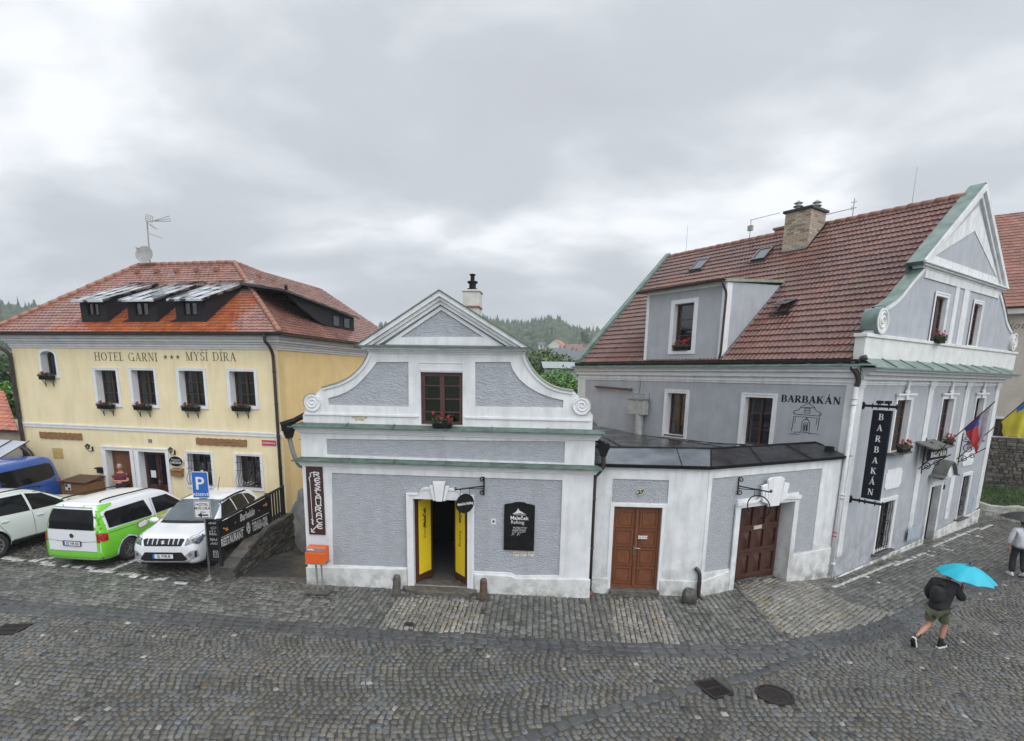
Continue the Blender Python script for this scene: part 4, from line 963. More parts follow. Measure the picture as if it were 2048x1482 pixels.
# white bands over grey
def band(F, name, loops, d0, d1, parent, m=M_whiteu, bevel=.006):
 mb = MB(); F.plate(mb, loops, d0, d1); return mb.build(name, m, parent, bevel=bevel)
lpan = [P4(238,141), P4(1697,186), P4(1682,777), P4(1400,778), P4(1372,762), P4(1146,750)]
lz = P4(268,712)[1]; zb_ = P4(730,728)[1]
L0 = [(P4(262,141)[0]-.0, P4(300,143)[1]),(P4(1690,200)[0], P4(1000,164)[1]),(P4(1690,200)[0], P4(1682,777)[1]),(P4(1400,775)[0], P4(1400,777)[1]),(P4(1370,762)[0], P4(1370,760)[1]),(mdoor[1]+.16, P4(1146,750)[1]),
      (mdoor[1]+.16, mdoor[3]+.1),(mdoor[0]-.16, mdoor[3]+.1),(mdoor[0]-.16, zb_),(P4(268,712)[0], lz)]
dz0 = .0
outer = [(0,.01),(mdoor[0]-.001,.01),(mdoor[0]-.001, mdoor[3]+.001),(mdoor[1]+.001, mdoor[3]+.001),(mdoor[1]+.001,.01),(MW, .01),(MW, zc1-.10),(0, zc1-.10)]
band(FM, 'plaster_band', [outer, L0], -.004,.028, mid)
# plinth, slightly proud, stained
pz_l, pz_r = P4(420,722)[1], P4(1500,790)[1]
mb = MB(); FM.plate(mb, [[(-.03,-.15),(mdoor[0]-.17,-.15),(mdoor[0]-.17, zb_-.03),(-.03, P4(120,722)[1])]], .0285,.075)
FM.plate(mb, [[(mdoor[1]+.17,-.15),(MW+.03,-.2),(MW+.03, P4(1840,795)[1]),(P4(1400,792)[0], P4(1400,790)[1]),(P4(1375,775)[0], P4(1372,776)[1]),(mdoor[1]+.17, P4(1146,764)[1])]], .0285,.075)
pieces(mb, 'plinth', M_plinth, mid, bevel=.02)
# ledge mouldings + copper
def ledge(F, u0, u1, z, nm='ledge', over=.20, th=.16, m=M_whitec, cm=M_copper, seams=((.2,0),), parent=None, rise=.09):
 mb = MB(); st = 4
 for i in range(st):
  dd = .03+(over-.05)*(i+1)/st; F.box(mb, u0-dd, u1+dd, -.2, dd, z-th+th*i/st, z-th+th*(i+1)/st-.001)
 a_ = mb.build(nm, m, parent, bevel=.006)
 c = MB(); o_ = over+.035
 def cp(x, d, zz): return F(x, d, zz)
 A = [(u0-o_, o_, z-.005),(u1+o_, o_, z-.005),(u1+.0,.0, z+rise),(u0-.0,.0, z+rise)]
 c.add([cp(*q) for q in A]+[cp(x, d, zz-.02) for x, d, zz in A], [(0,1,2,3),(4,5,6,7),(0,1,5,4),(1,2,6,5),(3,0,4,7)])
 for (x0, xs) in ((u0,-1),(u1,1)):
  B = [(x0+xs*o_, o_, z-.005),(x0+xs*o_, -.35, z-.005),(x0,-.35, z+rise),(x0,0, z+rise)]
  c.add([cp(*q) for q in B], [(0,1,2,3)])
 n = int((u1-u0)/1.15)
 for i in range(1, n):
  x = u0+(u1-u0)*i/n+.1*math.sin(i*3); c.add([cp(x+a, d, zz+b) for a in (0,.018) for d, zz in ((o_, z-.0),(0, z+rise)) for b in (0,.022)], [(0,1,3,2),(4,5,7,6),(0,4,5,1),(1,3,7,5)])
 F.box(c, u0-o_, u1+o_, o_-.004, o_+.006, z-.035, z-.006)
 c.build('flashing', cm, a_, recalc=False); return a_
ledge(FM, .0, MW, zc1, over=.15, th=.15, parent=mid, rise=.06); ledge(FM, .0, MW, zc2, over=.18, th=.17, parent=mid, rise=.07)
fr = [P3(282,955), P3(1716,972), P3(1714,1100), P3(286,1070)]
band(FM, 'plaster_band', [[(0, zc1+.06),(MW, zc1+.06),(MW, zc2-.17),(0, zc2-.17)], [(fr[0][0], fr[0][1]-.01),(fr[1][0], fr[1][1]),(fr[1][0], zc1+.10),(fr[0][0], zc1+.13)]], -.004,.028, mid)
# gable trims
pl_ = gl([(583,494),(773,494),(775,764),(292,752),(290,712),(345,697),(400,675),(455,640),(505,590),(545,545)])
pr_ = gl([(1175,494),(1388,494),(1402,540),(1440,595),(1490,640),(1560,680),(1640,710),(1707,724),(1704,768),(1177,762)])
hw_ = [(mwin[0], mwin[2]-.03),(mwin[1], mwin[2]-.03),(mwin[1], mwin[3]),(mwin[0], mwin[3])]
hw_[0] = (mwin[0], zb2+.0002); hw_[1] = (mwin[1], zb2+.0002)
go2 = list(g_out)
band(FM, 'plaster_band', [go2[:1]+go2[1:], pl_, pr_, [(mwin[0], zb2+.02),(mwin[1], zb2+.02),(mwin[1], mwin[3]),(mwin[0], mwin[3])]], -.034,.0, mid)
# thin raised outer moulding that follows the scroll
mb = MB()
def off(pts, k):
 out = []
 for i, p in enumerate(pts):
  a = pts[max(i-1,0)]; b = pts[min(i+1, len(pts)-1)]; L = math.hypot(b[0]-a[0], b[1]-a[1]); out.append((p[0]+(b[1]-a[1])/L*k, p[1]-(b[0]-a[0])/L*k))
 return out
for pts in (left, right):
 pts = catmull(pts, 3); q = off(pts, .075); FM.plate(mb, [pts+q[::-1]], .0005,.035)
 cc = off(pts, -.02)
pieces(mb, 'scroll_moulding', M_whitec, mid, bevel=.005)
for pts, (c, a0, a1) in ((left, (vcL, 62,222)),(right, (vcR, -50,118))):
 mb = MB(); pts = catmull(pts, 3); a_ = off(pts, -.012)
 for p, q in zip(a_[:-1], a_[1:]): mb.add([FM(p[0], .06, p[1]), FM(q[0], .06, q[1]), FM(q[0], -.40, q[1]+.01), FM(p[0], -.40, p[1]+.01), FM(p[0], .06, p[1]-.025), FM(q[0], .06, q[1]-.025)], [(0,1,2,3),(0,1,5,4)])
 ps = [(c[0]+(rL+.012)*math.cos(R_(a)), c[1]+(rL+.012)*math.sin(R_(a))) for a in range(a0, a1,8)]
 for p, q in zip(ps[:-1], ps[1:]): mb.add([FM(p[0], .05, p[1]), FM(q[0], .05, q[1]), FM(q[0], -.40, q[1]), FM(p[0], -.40, p[1]), FM(c[0]+(p[0]-c[0])*.9,.05, c[1]+(p[1]-c[1])*.9), FM(c[0]+(q[0]-c[0])*.9,.05, c[1]+(q[1]-c[1])*.9)], [(0,1,2,3),(0,1,5,4)])
 mb.build('coping', M_coppergr, mid, recalc=False)
for c, cw, a0 in ((vcL, 1, PI*.1),(vcR, -1, PI*.9)):
 mb = MB(); FM.plate(mb, [circ(*c, rL, 32)], .0008,.03); FM.plate(mb, [circ(*c, rL, 32), circ(*c, rL-.03,32)], .0305,.045)
 scroll(mb, FM, c[0], c[1], rL*.80,1.9,.034,.020, a0, cw, 48,.02); mb.build('volute', M_whitec, mid)
# bottom rail of the gable field
mb = MB(); z_ = P3(480,806)[1]
for a, b in ((.12, mwin[0]-.05),(mwin[1]+.05, MW-.12)): FM.box(mb, a, b, .0006,.03, z_-.05, z_)
a = P3(838,495); b = P3(1103,495); FM.plate(mb, [[(a[0]-.01, mwin[3]+.03),(a[0]-.01, a[1]),(b[0]+.01, a[1]),(b[0]+.01, mwin[3]+.03)], [(a[0]+.01, mwin[3]+.05),(a[0]+.01, a[1]-.02),(b[0]-.01, a[1]-.02),(b[0]-.01, mwin[3]+.05)]], .0006,.014)
mb.build('moulding', M_whitec, mid, bevel=.004)
# pediment
zp0, zp1 = P3(972,445)[1], P3(972,402)[1]; xl, xr = pL[0], pR[0]
mb = MB()
for i, (o_, d_) in enumerate(((.30,.03),(.20,.07),(.10,.13),(.02,.19))): FM.box(mb, xl+o_, xr-o_, -.3, d_, zp0+(zp1-zp0)*i/4, zp0+(zp1-zp0)*(i+1)/4-.001)
pk1 = (pk[0], pk[1]); th = .40
def rake(o0, o1, d0, d1):
 # band parallel to the rakes between offsets o0..o1 below the top line
 sl = (pk1[1]-zp1)/(pk1[0]-xl); sr = (pk1[1]-zp1)/(xr-pk1[0])
 nl = math.hypot(1, sl); nr = math.hypot(1, sr)
 a = [(xl+o0*nl/sl, zp1),(pk1[0], pk1[1]-o0*(nl+nr)/2),(xr-o0*nr/sr, zp1),(xr-o1*nr/sr, zp1),(pk1[0], pk1[1]-o1*(nl+nr)/2),(xl+o1*nl/sl, zp1)]
 FM.plate(mb, [a], d0, d1)
rake(.0,.10,-.3,.19); rake(.102,.17,-.3,.13); rake(.172,.24,-.3,.08)
tri = gl([(972,180),(726,345),(1222,342)])
FM.plate(mb, [[(xl+.55, zp1+.002),(xr-.55, zp1+.002),(pk1[0], pk1[1]-.30)], tri], -.036,.012)
mb.build('pediment', M_whiteu, mid, bevel=.005)
mb = MB()
for s in (0,1):
 x0 = xl-.05 if s == 0 else xr+.05
 A = [(x0,.22, zp1-.02),(pk1[0], .22, pk1[1]+.02),(pk1[0], -.4, pk1[1]+.02),(x0,-.4, zp1-.02)]
 mb.add([FM(*q) for q in A]+[FM(q[0], q[1], q[2]-.025) for q in A], [(0,1,2,3),(4,5,6,7),(0,1,5,4),(2,3,7,6),(0,3,7,4)])
A = [(xl-.03,.215, zp1-.0),(xr+.03,.215, zp1-.0),(xr-.4,.02, zp1+.035),(xl+.4,.02, zp1+.035)]
mb.add([FM(*q) for q in A], [(0,1,2,3)]); FM.box(mb, xl-.03, xr+.03,.212,.220, zp1-.03, zp1-.001)
mb.build('coping', mat('dark_green_sheet', (.11,.155,.13),(.07,.10,.085),.5,5, metal=.1), mid, recalc=False)
# main roof behind the gable
mb = MB(); rz = pk[1]-.35; ex = .22; zr_ = zc2-.05
vv = [(-ex, -.30, zr_),(pk[0], -.30, rz),(MW+ex, -.30, zr_),(-ex, -7.2, zr_),(pk[0], -7.2, rz),(MW+ex, -7.2, zr_)]
vv = [(u, d, z-.35 if u != pk[0] else z-.35) for u, d, z in vv]
mb.add([FM(*q) for q in vv], [(0,1,4,3),(1,2,5,4)]); rm = mb.build('roof', M_seam, mid, recalc=False)
mb = MB(); mb.add([FM(-.0,-.4, zc2-.05), FM(-.0,-7, zc2-.05), FM(-.35,-7, zc2-.17), FM(-.35,-.4, zc2-.17), FM(.6,-.4, zc2+.4), FM(.6,-7, zc2+.4)], [(0,1,2,3),(0,1,5,4)])
mb.add([FM(MW+.0,-.4, zc2-.05), FM(MW, -7, zc2-.05), FM(MW+.3,-7, zc2-.17), FM(MW+.3,-.4, zc2-.17)], [(0,1,2,3)])
pieces(mb, 'eave_sheet', M_seam, mid, recalc=False)
# window, door
wn = window(FM, mid, (mwin[0], mwin[1], zb2+.06, mwin[3]), frame=M_redbrown, cols=2, rows=4, depth=.07, curtain=M_lace, fw=.085, pane=M_panedk, proud=0)
u0, u1, z0, z1 = mdoor
mb = MB(); sw = .155
FM.plate(mb, [[(u0-sw, .0),(u0-sw, z1+.14),(u0+.12, z1+.14),(u0+.16, z1+.16),(u0+.22, z1+.26),(u0+.30, z1+.29),(u1-.30, z1+.29),(u1-.22, z1+.26),(u1-.16, z1+.16),(u1-.10, z1+.14),(u1+sw, z1+.14),(u1+sw, .0),(u1,.0),(u1, z1),(u0, z1),(u0,.0)]], -.004,.06)
FM.plate(mb, [[(u0-sw, .0),(u0-sw, z1+.14),(u0+.12, z1+.14),(u0+.16, z1+.16),(u0+.22, z1+.26),(u0+.30, z1+.29),(u1-.30, z1+.29),(u1-.22, z1+.26),(u1-.16, z1+.16),(u1-.10, z1+.14),(u1+sw, z1+.14),(u1+sw, .0),(u1+sw*.6,.0),(u1+sw*.6, z1+.09),(u1-.08, z1+.09),(u1-.14, z1+.11),(u1-.19, z1+.20),(u1-.27, z1+.235),(u0+.27, z1+.235),(u0+.19, z1+.20),(u0+.14, z1+.11),(u0+.10, z1+.09),(u0-sw*.6, z1+.09),(u0-sw*.6,.0)]], .0605,.085)
FM.plate(mb, [[(u0-.01,.0),(u0-.01, z1+.01),(u1+.01, z1+.01),(u1+.01,.0),(u1,.0),(u1, z1),(u0, z1),(u0,.0)]], -.40,-.003)
mb.build('door_surround', M_whitec, mid, bevel=.005)
cx = P4(932,200)[0]; kz = P4(932,190)[1]
mb = MB(); FM.plate(mb, [[(cx-.075, z1-.02),(cx+.075, z1-.02),(cx+.145, kz),(cx-.145, kz)]], .061,.16)
for s in (-1,1): FM.plate(mb, [[(cx+s*.085, z1-.01),(cx+s*.15, z1-.01),(cx+s*.235, kz-.10),(cx+s*.155, kz-.10)]], .061,.13)
mb.build('keystone', M_whitec, mid, bevel=.01)
# two leaves swung inward with yellow banners
for s, ux in ((0, u0+.03),(1, u1-.03)):
 th_ = R_(64) if s == 0 else R_(50); lw = (u1-u0)/2-.02; sg = 1 if s == 0 else -1
 def TL(a, b, c, hx=ux, sg=sg, th_=th_):     # a along the leaf from its hinge, b out of its outer face, c height
  return FM(hx+a*math.cos(th_)*sg+b*math.sin(th_)*sg, -.08-a*math.sin(th_)+b*math.cos(th_), c)
 mb = MB(); mb.box(0, lw, -.05,0,.115, z1-.02, T=TL); lf = mb.build('door', M_doordk, mid, bevel=.004)
 mb = MB(); mb.box(.10, lw-.08,.001,.006,.30, z1-.10, T=TL); bn_ = mb.build('banner', mat('yellow_banner', (.80,.60,.02),(.74,.55,.018),.5,2), lf)
 if s == 0:
  text('Vory', .155, M_letter, bn_, TL, lw*.5+.05, z1-1.10,.008, 'LEFT', ext=.001, rot=PI/2, bold=-.001, sx=1); text('Maleček', .155, M_letter, bn_, TL, lw*.5+.05, z1-.80,.008, 'LEFT', ext=.001, rot=PI/2, bold=.005, sx=.92)
 else:
  # the right leaf's visible face: mirrored axis so that words read downwards
  TR = lambda a, b, c, TL=TL: TL(lw-a, b, c)
  text('Maleček', .155, M_letter, bn_, TR, lw*.5-.05, z1-.16,.008, 'LEFT', ext=.001, rot=-PI/2, bold=.005, sx=.92); text('Rafting', .155, M_letter, bn_, TR, lw*.5-.05, z1-.84,.008, 'LEFT', ext=.001, rot=-PI/2, bold=-.001)
mb = MB(); FM.box(mb, u0, u1,-.40,-.02, z0-.12, z0+.01); mb.build('threshold', M_stone, mid, bevel=.01)
mb = MB(); out = [(u0-.26,-.0),(u0-.26,.16),(u0-.12,.30),(u0+.1,.36),((u0+u1)/2,.38),(u1-.05,.36),(u1+.14,.30),(u1+.24,.16),(u1+.24,-.0)]
mb.plate([out], -.08,.095, T=lambda a, d, b: FM(a, b, d)); st = mb.build('door_step', M_stone, mid, bevel=.02)
# rust stain and small marks on the parapet
u, z = P3(478,833); mb = MB(); FM.plate(mb, [[(u+.17*math.cos(a)*(1+.25*math.sin(a*3)), z+.065*math.sin(a)*(1+.2*math.sin(a*5))) for a in [i*PI/12 for i in range(24)]]], -.0005,.0015)
mb.build('rust_stain', mat('rust_stain', (.30,.22,.05),(.62,.58,.42),.7,9), mid)
# left rainwater funnel and pipe
mb = MB(); a = P3(60,900); 
FM.box(mb, a[0]-.10, a[0]+.14,-.02,.22, a[1]-.02, a[1]+.16); FM.plate(mb, [[(a[0]-.09, a[1]-.02),(a[0]+.13, a[1]-.02),(a[0]+.07, a[1]-.2),(a[0]-.03, a[1]-.2)]], .02,.18)
FM.tube(mb, [(a[0]+.55,-.25, a[1]+.48),(a[0]+.15,.05, a[1]+.22),(a[0]-.12,.2, a[1]+.12)], .07,6)
mb.build('rain_hopper', M_black, mid)
mb = MB(); FM.tube(mb, catmull([(a[0]+.02,.10, a[1]-.15),(a[0]+.10,.10, a[1]-.55),(a[0]+.18,.03, a[1]-.82),(a[0]+.22,-.1, a[1]-.9)], 5),.055,8); mb.build('downpipe', mat('grey_pipe', (.20,.21,.20),(.15,.155,.15),.5,8), mid, smooth=True)
# chimney
cu0 = FM.px(*p3(1103,100),-4.0)[0]; cu1 = FM.px(*p3(1212,100),-4.0)[0]; cz1 = FM.px(*p3(1155,62),-4)[1]; cz0 = 5.5
mb = MB(); cm_ = mat('cream_chimney', (.62,.60,.56),(.52,.50,.46),.7,5, [(30,.3,.01)])
cu0 += .04; cu1 -= .05; FM.box(mb, cu0, cu1,-4.4,-3.85, cz0, cz1-.5); FM.box(mb, cu0-.02, cu1+.02,-4.42,-3.83, cz1-.455, cz1-.06); FM.box(mb, cu0-.05, cu1+.05,-4.45,-3.8, cz1-.058, cz1)
ch = mb.build('chimney', cm_, mid, bevel=.01); mb = MB(); FM.box(mb, cu0-.03, cu1+.03,-4.43,-3.82, cz1-.499, cz1-.457); mb.build('brick_course', M_ridge2, ch)
mb = MB(); cc = FM((cu0+cu1)/2,-4.1, cz1); mb.lathe([(.17,0),(.17,.05),(.10,.07),(.10,.20),(.15,.21),(.15,.26),(.06,.28),(.06,.42),(.09,.43),(.09,.46),(0,.48)], 14, c=cc); mb.build('chimney_cap', M_black, ch)
# ---- things on and round the middle house
rc = (P4(94,100)[0], P4(232,300)[0]-.03, P4(175,521)[1], P4(150,101)[1])
e_, f_ = wallthing('restaurant_sign', FM, rc, 'tall dark brown sign with white RESTAURACE lettering, left end of the gabled house', 'sign'); z_ = e_.location.z; w_ = .205; h_ = (rc[3]-rc[2])/2
mb = MB(); f_.box(mb, -w_, w_, .031,.06, z_-h_, z_+h_); mb.build('board', mat('dark_maroon', (.055,.018,.018),(.04,.014,.014),.5,6), e_, bevel=.004)
let = MB(); sw_ = .026
def stroke(mb, pts, T, w=.024, d=.062, e=[0]):
 for a, b in zip(pts[:-1], pts[1:]):
  e[0] = (e[0]+1) % 9; L = math.hypot(b[0]-a[0], b[1]-a[1]) or 1e-6; ux_, uz_ = (b[0]-a[0])/L, (b[1]-a[1])/L; nx, nz = -uz_*w/2, ux_*w/2; ex = w*.35
  mb.plate([[(a[0]-ux_*ex+nx, a[1]-uz_*ex+nz),(a[0]-ux_*ex-nx, a[1]-uz_*ex-nz),(b[0]+ux_*ex-nx, b[1]+uz_*ex-nz),(b[0]+ux_*ex+nx, b[1]+uz_*ex+nz)]], d, d+.002+e[0]*.0004, T=T)
CEL = {'R': [[(0,0),(0,1)], [(0,1),(.7,.9),(.75,.65),(.4,.5),(.1,.45)], [(.35,.5),(.8,0)]], 'E': [[(.85,.85),(.45,1),(.1,.75),(.05,.4),(.25,.08),(.6,0),(.85,.15)], [(.1,.5),(.7,.5)]],
 'S': [[(.8,.85),(.4,1),(.1,.8),(.4,.5),(.8,.3),(.5,0),(.1,.12)]], 'T': [[(.0,.85),(.3,1),(.85,.9)], [(.35,.95),(.15,.5),(.3,.1),(.7,0)]], 'A': [[(.05,0),(.15,.8),(.5,1),(.8,.8),(.85,0)], [(.1,.45),(.8,.45)]],
 'U': [[(.1,1),(.1,.25),(.4,0),(.8,.2),(.8,1)], [(.8,.3),(.85,0)]], 'C': [[(.85,.85),(.45,1),(.1,.7),(.1,.3),(.45,0),(.85,.15)]]}
zz = z_+h_-.13
for ch_ in 'RESTAURACE':
 for pts in CEL[ch_]: stroke(let, [(-.005+p[0]*.165, zz-.115+p[1]*.115) for p in pts], f_)
 zz -= (2*h_-.26)/10
stroke(let, [(-.02, z_+h_-.14),(-.10, z_+h_-.16),(-.09, z_+h_-.24),(-.13, z_+h_-.27),(-.12, z_+h_-.35)], f_, .02); stroke(let, [(-.115, z_+h_-.35),(-.10, z_-h_+.38)], f_, .012)
stroke(let, [(-.12, z_-h_+.38),(-.09, z_-h_+.35),(-.11, z_-h_+.30),(-.09, z_-h_+.26)], f_, .03); stroke(let, [(-.02, z_-h_+.20),(-.14, z_-h_+.07)], f_, .022); stroke(let, [(-.14, z_-h_+.15),(-.14, z_-h_+.07),(-.06, z_-h_+.06)], f_, .022)
let.build('lettering', M_letterw, e_, recalc=False)
# black chalk menu board
rc = (P4(1331,330)[0], P4(1521,335)[0], P4(1420,620)[1], P4(1420,325)[1])
e_, f_ = wallthing('menu_board', FM, rc, 'black board with white dolphin-like fish emblem and rafting lettering on the grey wall', 'sign board'); z_ = e_.location.z; w_ = (rc[1]-rc[0])/2; h_ = (rc[3]-rc[2])/2
mb = MB(); top = [(-w_, z_+h_-.06),(-w_*.75, z_+h_-.03),(-w_*.5, z_+h_-.02),(-w_*.3, z_+h_+.01),(0, z_+h_+.02),(w_*.3, z_+h_+.01),(w_*.5, z_+h_-.02),(w_*.75, z_+h_-.03),(w_, z_+h_-.06)][::-1]
f_.plate(mb, [[(-w_, z_-h_),(w_, z_-h_)]+top], .003,.045); mb.build('board', M_black, e_, bevel=.005)
mb = MB(); f_.plate(mb, [[(-.17, z_+h_-.27),(-.10, z_+h_-.235),(-.06, z_+h_-.19),(-.03, z_+h_-.13),(0, z_+h_-.19),(.06, z_+h_-.215),(.10, z_+h_-.25),(.17, z_+h_-.27),(.06, z_+h_-.262),(.02, z_+h_-.25),(-.04, z_+h_-.262)]], .046,.049)
f_.plate(mb, [[(-.15, z_+h_-.285),(.16, z_+h_-.285),(.12, z_+h_-.295),(-.12, z_+h_-.295)]], .046,.049); mb.build('emblem', M_letterw, e_)
text('Maleček', .125, M_letterw, e_, f_, 0, z_+h_-.41,.048, ext=.001, bold=.003); text('Rafting', .115, M_letterw, e_, f_, -.2, z_+h_-.51,.048, 'LEFT', ext=.001)
ch_ = MB(); r5 = random.Random(4)
for (zz, x0, x1) in ((z_-.04,-.14,.16),(z_-.11,-.16,.15)):
 x = x0
 while x < x1: stroke(ch_, [(x, zz),(x+.008, zz+.035),(x+.02, zz+r5.uniform(0,.03))], f_, .005,.046); x += .03
 stroke(ch_, [(x0, zz-.02),(x1, zz-.015)], f_, .004,.046)
for x in (-.17,-.04): stroke(ch_, [(x, z_-.22),(x+.02, z_-.15),(x+.05, z_-.20)], f_, .007,.046); stroke(ch_, [(x+.06, z_-.15),(x+.09, z_-.15)], f_, .006,.046)
ch_.build('chalk_writing', M_letterw, e_, recalc=False)
for k, (x, c1_) in enumerate(((1402,(.55,.50,.35)),(1450,(.60,.56,.38)),(1496,(.62,.60,.50)))):
 u, z = P4(x, 645); e_, f_ = wallthing('leaflet', FM, (u, u, z, z),('leaflet under the left corner of the black board', 'middle one of three leaflets under the black board', 'rightmost of three leaflets under the black board')[k], 'leaflet', 'leaflets below the board')
 mb = MB(); f_.box(mb, -.062,.062,.003,.012, z-.055, z+.055); sh = mb.build('sheet', M_letterw, e_); mb = MB(); f_.box(mb, -.05,.05,.0125,.014, z+.0, z+.045); f_.box(mb, -.05,-.01,.0125,.014, z-.045, z-.01); mb.build('print', mat('leaflet_print%d' % k, (c1_[0], c1_[1]*.8,.12),(.2,.2,.2),.6,30), sh)
u, z = P4(1263,444); e_, f_ = wallthing('notice_plate', FM, (u, u, z, z), 'small white square notice with a black arrow mark left of the black board', 'notice'); mb = MB(); f_.box(mb, -.06,.06,.003,.01, z-.07, z+.07); pb = mb.build('plate', M_letterw, e_)
mb = MB(); f_.plate(mb, [[(-.035, z),(0, z+.045),(.035, z),(.012, z),(.012, z-.03),(-.012, z-.03),(-.012, z)]], .011,.013); mb.build('symbol', M_letter, pb)
# wrought bracket + hanging sign builder
def bracket_sign(F, u, z, ang, length, label, blank=False, R=.17, txt=None, rise=-.0):
 """ang: direction of the arm seen from above (world azimuth)"""
 p = F.world(u, .03, z); e_ = empty('hanging_sign', p, ang, label, 'hanging sign', None)
 L = lambda a, b, c: (a, b, c)
 mb = MB(); mb.tube([(0,0,-.0),(length, 0,0)], .016,6); mb.tube([(0,0,-.22),(0,0,.22)], .016,6)
 scroll(mb, lambda a, d, b: (a, d, b),.06,.16,.07,1.1,0,.012, PI, -1,22,.02); scroll(mb, lambda a, d, b: (a, d, b),.06,-.14,.07,1.1,0,.012, PI, 1,22,.02)
 scroll(mb, lambda a, d, b: (a, d, b), length-.02,.03,.035,1.2,0,.010,-PI/2,1,16,.01); mb.tube(catmull([(0.02,0,-.06),(.25,0,-.04),(.45,0,-.01)], 4),.010,5)
 mb.build('bracket', M_black, e_)
 cx = length-.27 if not blank else length-.28; mb = MB()
 for x in (cx-.13, cx+.13): mb.tube([(x, 0,0),(x, 0,-.16)], .007,4); 
 mb.build('chain', M_black, e_)
 mb = MB(); cz = -.13-R
 if not blank:
  mb.plate([circ(cx, cz, R*1.05,32, rz=R)], -.012,.012, T=lambda a, d, b: (a, d, b)); dsk = mb.build('disc', M_black, e_); mb = MB(); mb.plate([circ(cx, cz, R*1.08,32, rz=R*1.03), circ(cx, cz, R*.98,32, rz=R*.93)], -.018,.018, T=lambda a, d, b: (a, d, b)); mb.build('rim', M_black, dsk)
  for sd_ in (-1,1):
   Tt = lambda a, d, b, sd_=sd_: (cx+a*(1 if sd_ < 0 else -1), sd_*(.013+abs(d)), b)
   text(txt, .085, M_letterw, dsk, Tt, 0, cz-.03,.001, ext=.0005, bold=.002, sx=.78)
 else:
  mb.tube([(cx+R*1.05*math.cos(a),0, cz+R*math.sin(a)) for a in [R_(q) for q in range(-75,225,8)]], .013,6, caps=True); mb.build('hoop', M_black, e_)
 return e_
bracket_sign(FM, P4(1205,222)[0], P4(1205,222)[1], R_(218),.80, 'round black hanging sign on a wrought arm over the open shop door', txt='Maleček Rafting', R=.22)
# window box of the gable window
o = flower_box(.46, legs=False, petal=M_petal, nfl=13, seed=9, hgt=.24, depth=.15, h=.10); o.location = FM.world(P3(985,870)[0], .02, zb2+.13); o.rotation_euler = (0,0, MA); tag(o, 'dark trough with bright pink-red geraniums in the gable window of the middle house', 'flower box')
# guard stones
def guard_stone(name, px_, h, r, m, label, tilt=0, stripes=False, seg=14, group=None):
 x, y = gg(*px_); rg = random.Random(int(px_[0])); mb = MB(); rings = 9; vs = []
 for i in range(rings):
  t = i/(rings-1); rr = r*(1-.18*t)*(1 if i < rings-2 else (.86 if i == rings-2 else .4)); zz = h*t if i < rings-1 else h*1.0
  zz = h*[0,.15,.3,.45,.6,.75,.88,.97,1.0][i]
  for k in range(seg):
   a = 2*PI*k/seg; q = rr*(1+rg.uniform(-.10,.10)); vs.append((q*math.cos(a), q*.85*math.sin(a), zz-.03+rg.uniform(-.006,.006)))
 fs = [(i*seg+k, i*seg+(k+1) % seg, (i+1)*seg+(k+1) % seg, (i+1)*seg+k) for i in range(rings-1) for k in range(seg)]+[tuple((rings-1)*seg+k for k in range(seg))]
 mb.add(vs, fs); e_ = empty(name, (x, y, gz(x, y)), MA, label, 'guard stone', group); o = mb.build('stone', m, e_, smooth=True, subsurf=1); o.rotation_euler = (0, tilt, 0)
 if stripes:
  for k, c in enumerate((M_letterw, M_blue, M_letterw)):
   s_ = MB(); z = h*.78-k*.045
   s_.add([(-r*.93*math.cos(a)-.004,-r*.80*math.sin(a)-.004, z+dz+.02*math.cos(a)) for a in [R_(q) for q in range(-10,70,10)] for dz in (0,.03)], [(2*i, 2*i+1,2*i+3,2*i+2) for i in range(7)]); s_.build('stripe', c, e_, recalc=False)
 return e_
guard_stone('guard_stone', (793,1191),.56,.105, M_stone, 'grey-brown stone post with a painted trail mark left of the open door', tilt=.04, stripes=True)
guard_stone('guard_stone', (967,1199),.56,.105, M_stonered, 'reddish stone post right of the open door')
# orange mailbox on two posts
mx, my = gg(640,1186); e_ = empty('postbox', (mx, my, 0), MA, 'orange postbox on two steel posts below the restaurant sign', 'postbox')
mb = MB(); mb.add([(-.31,-.17,.02),(.24,-.2,.02),(.30,.12,.02),(-.22,.15,.02),(-.31,-.17,.075),(.24,-.2,.075),(.30,.12,.075),(-.22,.15,.075)], [(0,1,2,3),(4,5,6,7),(0,1,5,4),(1,2,6,5),(2,3,7,6),(3,0,4,7)]); mb.build('base', M_stone, e_, bevel=.01)
for s in (-.045,.085): mb = MB(); mb.tube([(s, 0,.07),(s-.03,.02,.82)], .022,8); mb.build('post', M_galv, e_)
mb = MB(); M_or = mat('orange_paint', (.75,.13,.02),(.68,.11,.018),.35,6)
mb.box(-.25,.22,-.10,.14,.80,1.17); bx_ = mb.build('box', M_or, e_, bevel=.015)
mb = MB(); mb.box(-.26,.23,-.135,-.101,.78,1.05); mb.build('front_panel', M_or, e_, bevel=.012)
mb = MB(); mb.box(-.24,.21,-.112,-.1015,1.06,1.155); mb.build('slot_panel', mat('grey_metal_panel', (.30,.28,.26),(.22,.2,.19),.4,9), e_, bevel=.004)
mb = MB(); mb.box(-.20,-.05,-.116,-.113,1.10,1.135); mb.build('label', M_letterw, e_); mb = MB(); mb.box(-.27,.24,-.14,.15,.765,.782); mb.build('tray', M_galv, e_)

